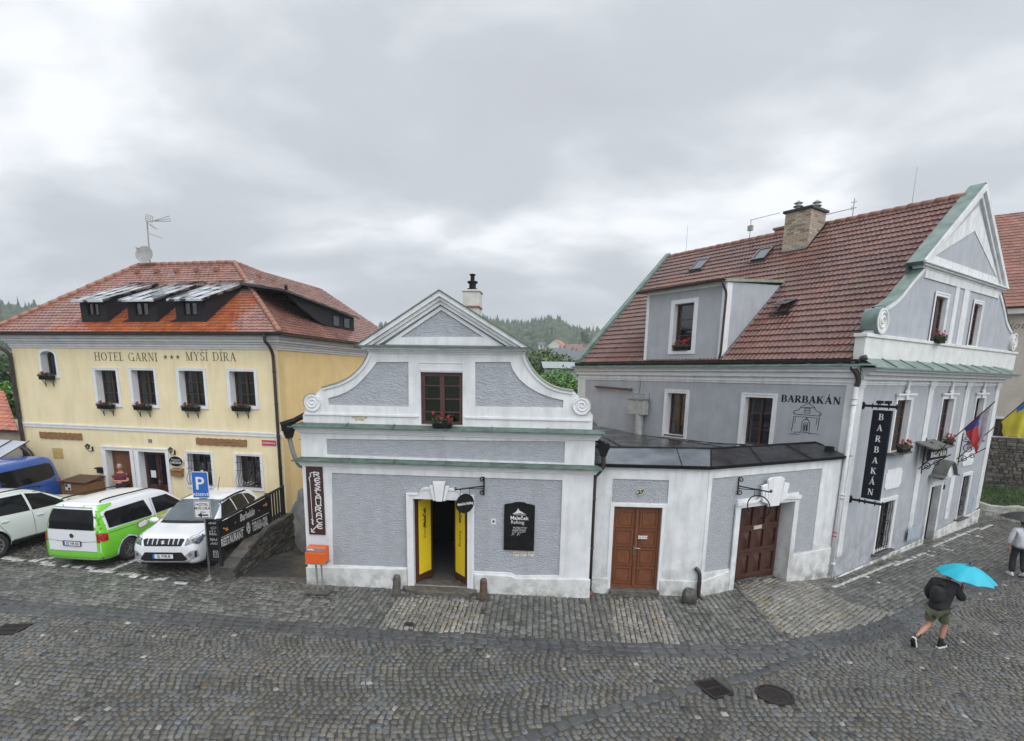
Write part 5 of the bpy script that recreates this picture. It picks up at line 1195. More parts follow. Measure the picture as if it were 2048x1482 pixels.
# ================================================================== LOW GATEHOUSE (door 27 and carved gate)
BO = (4.60,12.58); GA = .466
gate = empty('gatehouse', (*BO, 0), GA, 'low white and grey gate building with dark sheet roof between the two gabled houses', 'building')
FG = Face(BO, GA); F27 = Face((BO[0]-2.72*math.cos(-.05), BO[1]-2.72*math.sin(-.05)),-.05, BO, GA)
def p6(x, y): return (1150+x/3.088,760+y/3.088)
def p5(x, y): return (1150+x/2.2806,340+y/2.2806)
def p7(x, y): return (1620+x/2.965,700+y/2.965)
W27 = 2.72
q = lambda F, x, y, d=0: F.px(*p6(x, y), d)
d27 = (q(F27,242,782)[0], q(F27,540,786)[0], .13, q(F27,400,783)[1])
EZG = 3.16
mb = MB(); F27.plate(mb, [[(-.3,-.2),(W27,-.2),(W27, EZG),(-.3, EZG)], H4(d27)], -.3,0)
go = (q(FG, 1013,800)[0], q(FG, 1347,750)[0], -.30, q(FG, 1180,768)[1])
GL = 5.10
FG.plate(mb, [[(.0,-.35),(go[0]-.006,-.35),(go[0]-.006, go[3]+.006),(go[1]+.006, go[3]+.006),(go[1]+.006,-.4),(GL, -.4),(GL, EZG),(0, EZG)]], -.3,0)
mb.build('wall', M_greyrough, gate)
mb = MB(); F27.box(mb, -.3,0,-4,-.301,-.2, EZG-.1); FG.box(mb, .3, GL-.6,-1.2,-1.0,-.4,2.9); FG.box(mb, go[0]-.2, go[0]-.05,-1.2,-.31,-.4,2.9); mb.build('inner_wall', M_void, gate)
p27 = [q(F27,232,613), q(F27,582,619), q(F27,575,764), q(F27,229,758)]
pu0, pu1, pz0, pz1 = p27[0][0], p27[1][0]-.01, p27[2][1], p27[1][1]
mb = MB(); F27.plate(mb, [[(-.3,-.05),(d27[0], -.05),(d27[0], d27[3]),(d27[1], d27[3]),(d27[1], -.05),(W27-.0,-.05),(W27, EZG-.06),(-.3, EZG-.06)], R4((pu0, pu1, pz0, pz1))], -.004,.022); mb.build('plaster_band', M_white, gate, bevel=.006)
gp = [q(FG, 845,613), q(FG, 1526,541), q(FG, 1465,1052), q(FG, 1360,1068), q(FG, 945,1165), q(FG, 798,1190)]
gu0, gu1 = gp[0][0], gp[1][0]-.02; gzt = (gp[0][1]+gp[1][1])/2
sl = .17; st_ = .22
mb = MB(); FG.plate(mb, [[(0,-.3),(go[0]-.0,-.3),(go[0]-.0, go[3]),(go[1], go[3]),(go[1], -.35),(GL, -.35),(GL, EZG-.06),(0, EZG-.06)],
   [(gu0, gp[5][1]),(gu0, gzt),(gu1, gzt),(gu1, gp[2][1]),(go[1]+sl, gp[3][1]),(go[1]+sl, go[3]+st_),(go[0]-sl*.6, go[3]+st_),(go[0]-sl*.6, gp[4][1])]], -.004,.022); mb.build('plaster_band', M_white, gate, bevel=.006)
mb = MB(); pz = q(F27,560,1232)[1]
F27.box(mb, .02, d27[0]-.06,.0225,.055,-.15, pz); F27.box(mb, d27[1]+.05, W27+.01,.0225,.055,-.15, pz)
FG.plate(mb, [[(0.0,-.2),(go[0]-.17,-.2),(go[0]-.17, gp[4][1]-.05),(.0, pz)]], .0225,.06)
FG.plate(mb, [[(go[1]+.17,-.45),(GL, -.45),(GL, gp[2][1]+.0),(go[1]+.17, gp[3][1]-.04)]], .0225,.06); pieces(mb, 'plinth', M_plinth, gate, bevel=.02)
mb = MB(); F27.box(mb, -.3, W27+.01,-.1,.05, EZG-.055, EZG-.0); F27.box(mb, -.3, W27+.02,-.1,.09, EZG+.001, EZG+.04); FG.box(mb, -.01, GL, -.1,.05, EZG-.055, EZG-.0); FG.box(mb, -.02, GL, -.1,.09, EZG+.001, EZG+.04); mb.build('cornice', M_whitec, gate)
panel_door(F27, gate, d27, M_door, .10, cols=2, rows=4, split=True)
mb = MB(); F27.box(mb, d27[0]+.62, d27[0]+.84,-.064,-.055,1.38,1.46); mb.build('door_notice', M_letterw, gate); text('WC 10 Kč', .05, M_letter, gate, F27, d27[0]+.73,1.405,-.053, ext=.0008)
mb = MB(); F27.plate(mb, [[(d27[0]-.09,0),(d27[0]-.09, d27[3]+.07),(d27[1]+.07, d27[3]+.07),(d27[1]+.07,0),(d27[1], 0),(d27[1], d27[3]),(d27[0], d27[3]),(d27[0], 0)]], .023,.035)
F27.plate(mb, [[(d27[0]-.01,0),(d27[0]-.01, d27[3]+.01),(d27[1]+.01, d27[3]+.01),(d27[1]+.01,0),(d27[1], 0),(d27[1], d27[3]),(d27[0], d27[3]),(d27[0], 0)]], -.3,.022); mb.build('door_surround', M_whitec, gate)
mb = MB(); F27.box(mb, d27[0]-.03, d27[1]+.03,-.25,.16,-.1,.125); mb.build('door_step', M_stone, gate, bevel=.012)
# carved gate set deep in the arch reveal
gd = -.36
mb = MB(); FG.plate(mb, [[(go[0]-.02,-.35),(go[0]-.02, go[3]+.02),(go[1]+.02, go[3]+.02),(go[1]+.02,-.4),(go[1], -.4),(go[1], go[3]),(go[0], go[3]),(go[0], -.35)]], gd-.1,-.002)
FG.plate(mb, [[(go[0]-sl, -.1),(go[0]-sl, go[3]+.14),(go[0]+.55, go[3]+.14),(go[0]+.75, go[3]+.24),(go[1]-.75, go[3]+.24),(go[1]-.55, go[3]+.14),(go[1]+sl, go[3]+.14),(go[1]+sl, -.25),(go[1], -.25),(go[1], go[3]),(go[0], go[3]),(go[0], -.1)]], .0225,.07)
FG.plate(mb, [[(go[0]-sl, go[3]+.06),(go[0]-sl, go[3]+.17),(go[0]+.5, go[3]+.17),(go[0]+.72, go[3]+.28),(go[1]-.72, go[3]+.28),(go[1]-.5, go[3]+.17),(go[1]+sl, go[3]+.17),(go[1]+sl, go[3]+.06),(go[1]-.46, go[3]+.10),(go[1]-.70, go[3]+.2),(go[0]+.7, go[3]+.2),(go[0]+.46, go[3]+.10)]], .0705,.11)
mb.build('gate_surround', M_white, gate, bevel=.01)
cx = (go[0]+go[1])/2+.05; mb = MB(); kz1 = q(FG, 1210,605)[1]
FG.plate(mb, [[(cx-.20, go[3]-.02),(cx+.20, go[3]-.02),(cx+.30, kz1),(cx+.18, kz1+.05),(cx-.18, kz1+.05),(cx-.30, kz1)]], .111,.17); FG.plate(mb, [[(cx-.42, go[3]+.12),(cx-.21, go[3]+.05),(cx-.31, kz1-.10),(cx-.5, kz1-.14)]], .111,.17); FG.plate(mb, [[(cx+.42, go[3]+.12),(cx+.21, go[3]+.05),(cx+.31, kz1-.10),(cx+.5, kz1-.14)]], .111,.17)
mb.build('keystone', M_whitec, gate, bevel=.012)
g_u0, g_u1 = go[0], go[1]; mb = MB(); FG.box(mb, g_u0, g_u1, gd-.07, gd, -.2, go[3]); gdo = mb.build('gate_leaf', M_doordk, gate)
tr = MB(); nc = 4; rws = [(.12,.72),(.80,1.38),(1.44, go[3]-.05)]
for c in range(nc):
 a = g_u0+.05+(g_u1-g_u0-.1)*c/nc; b = g_u0+.05+(g_u1-g_u0-.1)*(c+1)/nc
 for z0_, z1_ in rws:
  FG.plate(tr, [R4((a, b, z0_-.04, z1_+.03)), R4((a+.09, b-.09, z0_+.05, z1_-.05))], gd+.0005, gd+.05); xm, zm = (a+b)/2,(z0_+z1_)/2
  k = .08; tr.add([FG(a+.10, gd+.001, z0_+.06), FG(b-.10, gd+.001, z0_+.06), FG(b-.10, gd+.001, z1_-.06), FG(a+.10, gd+.001, z1_-.06), FG(xm, gd+.06, zm)], [(0,1,4),(1,2,4),(2,3,4),(3,0,4)])
tr.build('carved_panels', M_doordk, gdo)
mb = MB(); FG.box(mb, (g_u0+g_u1)/2-.02,(g_u0+g_u1)/2+.28, gd+.052, gd+.06,1.36,1.46); mb.build('notice', mat('cream_notice', (.60,.56,.42), None, .5), gdo)
mb = MB(); FG.tube(mb, [((g_u0+g_u1)/2-.32, gd+.05,1.1),((g_u0+g_u1)/2-.32, gd+.1,1.08),((g_u0+g_u1)/2-.32, gd+.1,.92),((g_u0+g_u1)/2-.32, gd+.05,.9)], .012,5); mb.build('handle', M_iron, gdo)
# number plate, elbow pipe
u, z = q(F27,404,692); e_, f_ = wallthing('house_number_plate', F27,(u, u, z, z), 'round white house number plate reading 27 above the brown door', 'number plate'); mb = MB(); f_.plate(mb, [circ(0, z, .10,28)], .003,.02); pb = mb.build('plate', mat('enamel_cream', (.62,.60,.52), None, .3), e_); mb = MB(); f_.plate(mb, [circ(0, z, .092,28), circ(0, z, .080,28)], .0205,.023); mb.build('ring', M_letterbr, pb); text('27', .125, M_letter, pb, f_, 0, z-.043,.022, ext=.001, bold=.007)
elx, ely = gg(1398,1196)
e_ = empty('drain_elbow', (elx, ely, 0),-.05, 'short black pipe elbow rising from the paving beside the boulder', 'pipe'); mb = MB(); mb.tube(catmull([(.10,-.05,-.03),(.03,-.02,.03),(-.02,.0,.12),(-.02,.02,.5),(-.05,.05,.66),(-.12,.10,.72)], 6),.05,10); mb.build('pipe', M_pipe, e_, smooth=True)
def boulder(px_, sx, sy, sz, label):
 x, y = gg(*px_); e_ = empty('guard_stone', (x, y, gz(x, y)),0, label, 'guard stone'); bm = bmesh.new(); bmesh.ops.create_icosphere(bm, subdivisions=4, radius=1)
 for v in bm.verts:
  n_ = 1+.13*noise.noise(v.co*1.6+Vector((4,2,1)))+.05*noise.noise(v.co*5); v.co = Vector((v.co.x*sx*n_, v.co.y*sy*n_, (v.co.z*.62+.35)*sz*n_))
 me = bpy.data.meshes.new('m'); bm.to_mesh(me); bm.free(); me.polygons.foreach_set('use_smooth', [True]*len(me.polygons)); me.materials.append(M_stonedk); o = bpy.data.objects.new('stone', me); col.objects.link(o); o.parent = e_; return e_
boulder((1378,1205),.19,.15,.38, 'squat dark ribbed boulder at the wall corner beside the pipe elbow')
# roof of the gatehouse
LO = g(1665,1155,-.28); LA = 2.1778-PI; RA = .607
FL = Face(LO, LA); FR = Face(LO, RA, LO, LA)
def wq(F, x, y, d=0): u, z = F.px(*p6(x, y), d); return Vector(F.world(u, d, z))
eave = [Vector(F27.world(-.02,.12, EZG+.05)), Vector(F27.world(W27,.12, EZG+.05)), Vector(FG.world(GL+.05,.12, EZG+.05))]
rdg = [Vector(F27.world(-.02,-1.0, EZG+.30)), Vector(F27.world(W27+.30,-.95, EZG+.34)), wq(FL, 1488,386,.02)]
bk = [wq(FL, x, y, .03) for x, y in ((160,288),(370,335),(540,352),(700,378),(840,392),(1010,415),(1235,418))]
toG = lambda v: Face.__call__(FG, *(lambda dx, dy: (dx*FG.c+dy*FG.s, -(-dx*FG.s+dy*FG.c)))(v.x-BO[0], v.y-BO[1]), v.z)
mb = MB(); G = lambda L: [toG(p) for p in L]
far0 = Vector(F27.world(-.02,-6.5, EZG+.1))
mb.add(G([eave[0], eave[1], rdg[1], rdg[0]]), [(0,1,2,3)]); rs1 = mb.build('roof', M_sheetlt, gate, recalc=False)
mb = MB(); mb.add(G([eave[1], eave[2], rdg[2], rdg[1]]), [(0,1,2,3)])
lo = [rdg[0], rdg[1], rdg[2]]+bk[::-1]+[far0]
mb.add(G(lo), [(0,1, len(lo)-2, len(lo)-1)]+[(1, i+1, len(lo)-2-0) for i in ()])
for i in range(len(bk)-1): mb.add(G([rdg[1], bk[i+1], bk[i]]), [(0,1,2)])
mb.add(G([rdg[1], rdg[2], bk[-1]]), [(0,1,2)]); mb.build('roof_sheet', M_seam, rs1, recalc=False)
sm = MB()
def seam(a, b, r=.018): sm.tube([toG(a+Vector((0,0,.012))), toG(b+Vector((0,0,.012)))], r, 4)
seam(rdg[0], rdg[1], .022); seam(rdg[1], rdg[2], .022); seam(eave[1], rdg[1], .02)
for t in (.33,.68,1.0): seam(eave[1].lerp(eave[2], t), rdg[1].lerp(rdg[2], t),.012)
seam(eave[0].lerp(eave[1], .76), rdg[0].lerp(rdg[1], .72),.010)
for k in range(7): t = k/7; seam(rdg[0].lerp(rdg[1], t), far0.lerp(bk[0], .3+.7*t) if k < 3 else bk[min(len(bk)-1, k-2)], .012)
for k in range(1,7): seam(rdg[1].lerp(rdg[2], k/8), bk[min(6, k)], .010)
for a, b in ((eave[0], eave[1]),(eave[1], eave[2])): sm.tube([toG(a), toG(b)], .018,5)
sm.build('seams', M_black, rs1)
mb = MB(); seamL = MB(); 
for a, b in zip(eave[:-1], eave[1:]): mb.add(G([a, b])+G([Vector((p.x, p.y, p.z-.07)) for p in (b, a)]), [(0,1,2,3)])
mb.build('eave_trim', M_black, rs1, recalc=False)
bracket_sign(FG, q(FG, 1003,648)[0], q(FG, 1003,648)[1]-.02, GA-PI/2+R_(8),.85, 'empty bent iron hoop hanging from a wrought arm beside the carved gate', blank=True, R=.27)
# black downpipe between the two fronts
px0, pz0_ = F27.px(*p4(1880,300),.25); ue = F27.px(*p4(1880,200),.25)
e_ = empty('rain_downpipe', F27.world(-.02,.2,0),-.05, 'tall black rain downpipe in the corner between the gabled house and door 27', 'downpipe')
fx = Face(F27.world(-.02,.2,0)[:2], -.05)
A = [fx.px(*p4(x, y),0) for x, y in ((1945,-20),(1945,60),(1942,105),(1915,140),(1893,165),(1888,220),(1856,900))]
mb = MB(); fx.tube(mb, catmull([(a, 0, b) for a, b in A[:6]], 4)+[(A[6][0], 0, A[6][1])], .052,10)
for z in (2.4,1.2): fx.tube(mb, [(A[5][0]-.0,0, z-.02),(A[5][0]-.0,0, z+.02)], .062,10)
mb.build('pipe', M_pipe, e_, smooth=True)
mb = MB(); a = A[0]; fx.box(mb, a[0]-.13, a[0]+.13,-.08,.1, a[1]-.05, a[1]+.08); fx.plate(mb, [[(a[0]-.12, a[1]-.05),(a[0]+.12, a[1]-.05),(a[0]+.06, a[1]-.22),(a[0]-.06, a[1]-.22)]], -.06,.08); mb.build('hopper', M_black, e_)
mb = MB(); fx.tube(mb, [(a[0]-.4,-.35, a[1]+.22),(a[0], 0, a[1]+.08)], .05,6); mb.build('spout', M_dark, e_)
mb = MB(); fx.tube(mb, [(A[6][0], 0,-.03),(A[6][0], 0,.05),(A[6][0], 0,.12)], [.12,.12,.06], 12); mb.build('cast_foot', mat('rust_iron', (.16,.06,.04),(.10,.04,.03),.6,9), e_)

# ================================================================== BARBAKAN HOUSE
bar = empty('corner_house', (*LO, 0), LA, 'large grey and white corner house with BARBAKAN lettering and steep brown tile roof', 'building')
ZB = -.45; LEN = 11.15; DEP = 11.64
CZ = 5.60       # top of wall, under the copper apron
def lq(x, y, d=0): return FL.px(*p6(x, y), d)
def rq(x, y, d=0): return FR.px(*p7(x, y), d)
w1 = (lq(575,80)[0], lq(690,82)[0], lq(560,332)[1], lq(640,82)[1]); w2_ = (lq(1055,105)[0], lq(1227,110)[0], lq(1036,396)[1], lq(1140,108)[1])
mb = MB(); FL.plate(mb, [[(-LEN, 2.5),(-5.2,2.5),(-5.2,-.5),(0,-.5),(0, CZ),(-LEN, CZ)], H4(w1), H4(w2_)], -.4,0)
mb.build('wall', M_grey, bar)
# street front openings
def rcol(xt0, xt1, yt, yb, xb):  # two top corners and a bottom point
 a = rq(xt0, yt[0]); b = rq(xt1, yt[1]); c = rq(xb, yb); return (a[0], b[0], c[1], (a[1]+b[1])/2)
ru = [rcol(515,596,(310,303),622,470), rcol(787,853,(290,285),572,745), rcol(987,1034,(281,276),520,950)]
rl = [rcol(418,502,(908,884),1200,388), rcol(906,950,(750,738),1000,865)]
rd = rcol(712,772,(812,795),1145,648); rd = (rd[0], rd[1], -.5, rd[3])
avg1 = sum(r[3] for r in ru)/3; 
zt_u = avg1; zb_u = sum(r[2] for r in ru)/3
ru = [(r[0], r[1], zb_u, zt_u) for r in ru]
mb = MB(); FR.plate(mb, [[(.4, ZB-.2),(rd[0]-.006, ZB-.2),(rd[0]-.006, rd[3]+.006),(rd[1]+.006, rd[3]+.006),(rd[1]+.006, ZB-.2),(DEP, ZB-.2),(DEP, CZ),(.4, CZ)]]+[H4(r) for r in ru+rl], -.4,0)
mb.build('wall', M_grey, bar)
mb = MB(); FL.box(mb, -LEN, -LEN+.35,-DEP, -.401,0, CZ); FL.box(mb, -LEN+.351,-.401,-DEP, -DEP+.35,-.5, CZ); FL.box(mb, -LEN+.36,-.41,-DEP+.36,-.41,2.6,2.65); FL.box(mb, -.9,-.85,-DEP+.4,-.45,-.5,2.59); mb.build('wall', M_white, bar)
# white frame on left front
lp = [lq(68,28), lq(1677,56)]; ptop = (FL.px(*p5(60,948))[1]+FL.px(*p5(1230,996))[1])/2
uL0 = FL.px(*p5(50,948))[0]; uL1 = FL.px(*p5(1238,998))[0]
mb = MB(); FL.plate(mb, [[(-LEN-.02,2.5),(uL0,2.5),(uL0, ptop),(uL1, ptop),(uL1,-.5),(0.0,-.5),(0.0, CZ-.1),(-LEN-.02, CZ-.1)]], -.004,.024); mb.build('plaster_band', M_white, bar, bevel=.006)
mb = MB(); FL.box(mb, -LEN-.05,0.02,.0245,.045, ptop+.07, ptop+.11); FL.box(mb, -LEN-.07,.0,.0245,.09, CZ-.3, CZ-.15); FL.box(mb, -LEN-.14,.0,.0245,.17, CZ-.148, CZ-.06); FL.box(mb, -LEN-.2,.0,.0245,.24, CZ-.058, CZ+.02)
FR.box(mb, -.02, DEP+.03,.0245,.045, ptop+.07, ptop+.11); FR.box(mb, .0, DEP+.1,.0245,.12, CZ-.34, CZ-.22); FR.box(mb, .0, DEP+.2,.0245,.26, CZ-.218, CZ-.12); FR.box(mb, .0, DEP+.34,.0245,.42, CZ-.118, CZ-.03); mb.build('cornice', M_whitec, bar, bevel=.01)
for r, lab in ((w1, ''),(w2_, '')):
 window(FL, bar, r, frame=M_redbrown, cols=2, rows=3, depth=.20, surround=(.13,.13,.13,.13), curtain=M_curtain, sill=(.02,.06,.05), pane=M_pane)
# street front trim
mb = MB(); zf = CZ-.34
pil = [(0.0,.30)]
for (x0, x1, y) in ((702,728,245),(920,944,238)): a = rq(x0, y)[0]; b = rq(x1, y)[0]; pil.append((a, b))
pil.append((DEP-.42, DEP-.0))
def pl_z(u): return .32   # plinth top
for a, b in pil: mb = MB(); FR.box(mb, a, b, -.004,.035, pl_z(a), zf); FR.box(mb, a-.05, b+.05,.0355,.075, zf-.16, zf); FR.box(mb, a-.03, b+.03,.0355,.055, zf-.22, zf-.162); mb.build('pilaster', M_white, bar, bevel=.006)
mb = MB(); FR.box(mb, .3, DEP, -.004,.02, ptop+.02, zf); mb.build('frieze', M_white, bar, bevel=.006)
mb = MB(); zpt = [rq(232,1310)[1], rq(640,1120)[1], rq(725,1078)[1], rq(1003,937)[1]]
FR.plate(mb, [[(0.0,-.6),(rd[0]-.12,-.6),(rd[0]-.12, zpt[1]),(0.0, zpt[0])]], .0355,.085); FR.plate(mb, [[(rd[1]+.12,-.8),(DEP+.04,-.9),(DEP+.04, zpt[3]),(rd[1]+.12, zpt[2])]], .0355,.085); FL.plate(mb, [[(-.35,-.6),(.0,-.6),(.0, zpt[0]),(-.12, zpt[0]),(-.35,-.1)]], .0245,.08)
pieces(mb, 'plinth', M_plinth, bar, bevel=.02)
for i, r in enumerate(ru):
 wn = window(FR, bar, r, frame=M_redbrown, cols=2, rows=3, depth=.13, surround=(.12,.12,.13,.04), curtain=M_curtain, sill=(.16,.20,.07), pane=M_pane)
 s_ = MB(); u0, u1, z0, z1 = r; FR.box(s_, u0-.2, u1+.2,.03,.10, z1+.132, z1+.19); FR.plate(s_, [[((u0+u1)/2-.06, z1+.03),((u0+u1)/2+.06, z1+.03),((u0+u1)/2+.09, z1+.19),((u0+u1)/2+.16, z1+.24),((u0+u1)/2+.05, z1+.32),((u0+u1)/2+.05, zf),((u0+u1)/2-.05, zf),((u0+u1)/2-.05, z1+.32),((u0+u1)/2-.16, z1+.24),((u0+u1)/2-.09, z1+.19)]], .045,.095); s_.build('keystone', M_whitec, wn, bevel=.008)
for i, r in enumerate(rl):
 wn = window(FR, bar, r, frame=M_brownframe, cols=2, rows=3, depth=.14, surround=(.12,.12,.12,.0), curtain=M_lace if i else None, sill=(.14,.16,.06), pane=M_panedk)
 gr = MB(); u0, u1, z0, z1 = r
 for k in range(6): x = u0+.04+(u1-u0-.08)*k/5; FR.tube(gr, [(x+.03*math.sin(j*1.2+k),-.02, z0+(z1-z0)*j/16) for j in range(17)], .010,4)
 for k in range(9): z = z0+(z1-z0)*(k+.5)/9; FR.tube(gr, [(u0,-.02, z),(u1,-.02, z+.05*(-1)**k)], .008,4)
 gr.build('grille', M_black, wn)
mb = MB()
for a, b in ((452,545),(912,975)):
 c = rq(a, 712 if a < 500 else 600); d_ = rq(b, 700 if a < 500 else 590); e2 = rq(a-12,830 if a < 500 else 690)
 u0, u1, z1, z0 = c[0], d_[0], (c[1]+d_[1])/2, e2[1]; n = .08
 FR.plate(mb, [[(u0+n, z0),(u1-n, z0),(u1-n, z0+n),(u1, z0+n),(u1, z1-n),(u1-n, z1-n),(u1-n, z1),(u0+n, z1),(u0+n, z1-n),(u0, z1-n),(u0, z0+n),(u0+n, z0+n)]], -.003,.03)
pieces(mb, 'relief_panel', M_whitec, bar, bevel=.006)
# street door
mb = MB(); u0, u1, z0, z1 = rd
FR.plate(mb, [[(u0-.14, z0),(u0-.14, z1+.35),(u1+.14, z1+.35),(u1+.14, z0),(u1, z0),(u1, z1),(u0, z1),(u0, z0)]], -.004,.06); FR.plate(mb, [[(u0-.01, z0),(u0-.01, z1+.01),(u1+.01, z1+.01),(u1+.01, z0),(u1, z0),(u1, z1),(u0, z1),(u0, z0)]], -.7,-.003)
FR.box(mb, u0-.16, u1+.16,.0605,.12, z1+.13, z1+.2); mb.build('door_surround', M_white, bar, bevel=.008)
mb = MB(); FR.box(mb, u0, u1,-.22,-.17, z0, z1); mb.build('door', M_void, bar)  # flat near-black panel paints in the darkness of the entry recess
mb = MB(); cx = (u0+u1)/2; hz = z1+.42; hw = (u1-u0)/2+.32
ar_ = [(cx-hw, hz),(cx-hw*.72, hz+.06),(cx-hw*.5, hz+.30),(cx-hw*.25, hz+.46),(cx, hz+.52),(cx+hw*.25, hz+.46),(cx+hw*.5, hz+.30),(cx+hw*.72, hz+.06),(cx+hw, hz)]
for i in range(8): a, b = ar_[i], ar_[i+1]; mb.add([FR(a[0], -.01, a[1]), FR(b[0], -.01, b[1]), FR(b[0], .42, b[1]-.04), FR(a[0], .42, a[1]-.04), FR(a[0], -.01, a[1]-.05), FR(b[0], -.01, b[1]-.05), FR(b[0], .42, b[1]-.09), FR(a[0], .42, a[1]-.09)], [(0,1,2,3),(4,5,6,7),(2,3,7,6)])
mb.build('door_hood', mat('weathered_lead', (.13,.135,.12),(.08,.085,.075),.5,5), bar)
mb = MB(); FR.plate(mb, [[(a[0], a[1]-.051) for a in ar_]+[(cx+hw*.7, hz-.1),(cx-hw*.7, hz-.1)]], -.003,.30); mb.build('door_arch', M_whitec, bar)
mb = MB(); FR.plate(mb, [[(cx-.1, hz-.05),(cx+.1, hz-.05),(cx+.13, hz+.15),(cx, hz+.30),(cx-.13, hz+.15)]], .301,.36); mb.build('shell_relief', M_whitec, bar, bevel=.02)
a = rq(568,1045); b = rq(640,1035); c = rq(562,1128); mb = MB(); FR.box(mb, a[0], b[0], .088,.10, c[1], a[1]-.05); mb.build('meter_hatch', mat('pale_blue_hatch', (.40,.46,.52),(.34,.40,.46),.5,5), bar, bevel=.004)
a = rq(968,875); b = rq(995,865); mb = MB(); FR.box(mb, a[0], b[0], .002,.02, a[1]-.9, a[1]); mb.build('meter_hatch', MATS['pale_blue_hatch'], bar, bevel=.004)
# copper apron round the foot of the gable and along the eave
mb = MB(); ap = .52; za = CZ-.02
def apron(F, u0, u1, d0, d1, z0, z1, n, mb=mb):
 A = [(u0[0], d1, z0),(u1[0], d1, z0),(u1[1], d0, z1),(u0[1], d0, z1)]
 mb.add([F(*q_) for q_ in A]+[F(x, d, z-.02) for x, d, z in A], [(0,1,2,3),(4,5,6,7),(0,1,5,4),(1,2,6,5),(3,0,4,7)])
 for k in range(1, n):
  t = k/n; xa = u0[0]+(u1[0]-u0[0])*t; xb = u0[1]+(u1[1]-u0[1])*t
  mb.add([F(x+s_, d, z+h_) for s_ in (0,.022) for x, d, z in ((xa, d1, z0),(xb, d0, z1)) for h_ in (0,.035)], [(0,1,3,2),(4,5,7,6),(0,4,5,1),(1,3,7,5)])
apron(FR, (-.30,.0),(DEP+.42, DEP),-.02, ap-.02, CZ-.02, CZ+.24,10); apron(FL, (-LEN-.22,-LEN-.1),(.50,-.2),-.3,.30, CZ+.03, CZ+.18,14)
FR.box(mb, -.0, DEP+.42, ap-.02, ap-.01, CZ-.06, CZ-.02); FL.box(mb, -LEN-.2,.1,.298,.306, CZ-.01, CZ+.03)
mb.build('copper_apron', M_copperlt, bar, recalc=False)
# roof
AP = 6.05; RZL = 10.92; ez = 5.80; U0, U1 = -LEN+.05,-.26
dv = AP-0.05; vl = math.hypot(dv, RZL-ez); Vb = (0, dv/vl, (RZL-ez)/vl)
def stn(u, v, rg):
 return (1,1,1)
mb = MB(); mb.add([(U0-.0,-.0, ez-.03),(U1,.0, ez-.03),(U1, AP, RZL-.03),(U0-.75, AP, RZL-.03),(U0,2*AP, ez-.03),(U1,2*AP, ez-.03)], [(0,1,2,3),(3,2,5,4),(0,3,4),(0,1,5,4)]); rf2 = mb.build('roof', M_ridge2, bar, recalc=False)
tiles('roof_tiles', M_tile2, rf2,(0,0, ez),(1,0,0), Vb, lambda v: U0-.75*v/vl, lambda v: U1, vl, .305,.145, PROF_PAN, lip=.05, scallop=.0, stag=False, tint=(.82,1.18), seed=9)
mb = MB(); ridge_caps(mb, (U0-.75, AP, RZL+.03),(U1, AP, RZL+.03), r=.12, step=.38); mb.build('ridge_tiles', M_ridge2, rf2, smooth=True)
mb = MB(); gutter(mb, [(-LEN-.1,-.12, ez-.02),(.02,-.12, ez-.02)], .085); mb.box(-LEN, 0,-.035,-.012, ez-.14, ez-.01); mb.build('gutter', M_pipe, bar)
# left verge: copper covered parapet
def strip(mb, pts_in, pts_out, T): 
 n = len(pts_in); mb.add([T(*p) for p in pts_in]+[T(*p) for p in pts_out], [(i, i+1, i+1+n, i+n) for i in range(n-1)])
L3 = lambda x, y, z: (x, y, z)
mb = MB(); x0 = U0; a = [(x0-.20,-.12, ez+.12),(x0-.75-.18, AP, RZL+.22)]; b = [(x0+.08,-.12, ez+.14),(x0-.75+.06, AP, RZL+.22)]
strip(mb, a, b, L3); strip(mb, [(p[0], p[1], p[2]) for p in b], [(p[0]+.0, p[1], p[2]-.26) for p in b], L3); strip(mb, a, [(p[0], p[1], p[2]-.5) for p in a], L3); mb.add([a[0], b[0], (b[0][0], b[0][1], ez-.1),(a[0][0], a[0][1], ez-.1)], [(0,1,2,3)])
strip(mb, [(a[1][0], AP, RZL+.22),(b[1][0], AP, RZL+.22)], [(x0-.30,2*AP, ez),(x0+.1,2*AP, ez)], L3); mb.build('verge_coping', M_copperlt, bar, recalc=False)
mb = MB(); mb.add([(x0-.2,0, CZ),(x0-.95, AP, RZL+.1),(x0-.2,2*AP, CZ),(x0-.2,0, CZ-.4),(x0-.2,2*AP, CZ-.4)], [(0,1,2),(0,3,4,2)]); mb.build('gable_end', M_grey, bar, recalc=False)
# ---- scrolled street gable
def r5(x, y, d=-.03): return FR.px(*p5(x, y), d)
gd0, gd1 = -.26,-.03
zg0 = CZ+.20; zband = (r5(1330,760)[1]+r5(1975,838)[1])/2   # top of the white attic base
apx = r5(1855,68)
pe = r5(1575,388); peR = r5(1920,515)
zped = 8.55
cur = [r5(x, y) for x, y in ((1412,622),(1445,603),(1480,575),(1515,530),(1552,485),(1580,455),(1600,428))]
vL = r5(1388,690); rv = .34
ctr = apx[0]
mir = lambda p: (2*ctr-p[0], p[1])
sil = [(.12, zg0),(.12, zband+.02)]+[(vL[0]+rv*math.cos(a), vL[1]+rv*math.sin(a)) for a in [R_(k) for k in range(225,60,-15)]]+cur
sil += [(cur[-1][0]+.05, zped-.05)]
sil = sil+[mir(p) for p in sil[::-1]]
wa = [r5(1645,575), r5(1697,582), r5(1622,790)]; wb = [r5(1818,616), r5(1857,607), r5(1795,800)]
A1 = (wa[0][0], wa[1][0], max(zband+.03, wa[2][1]),(wa[0][1]+wa[1][1])/2); B1 = (wb[0][0], wb[1][0], max(zband+.03, wb[2][1]),(wb[0][1]+wb[1][1])/2)
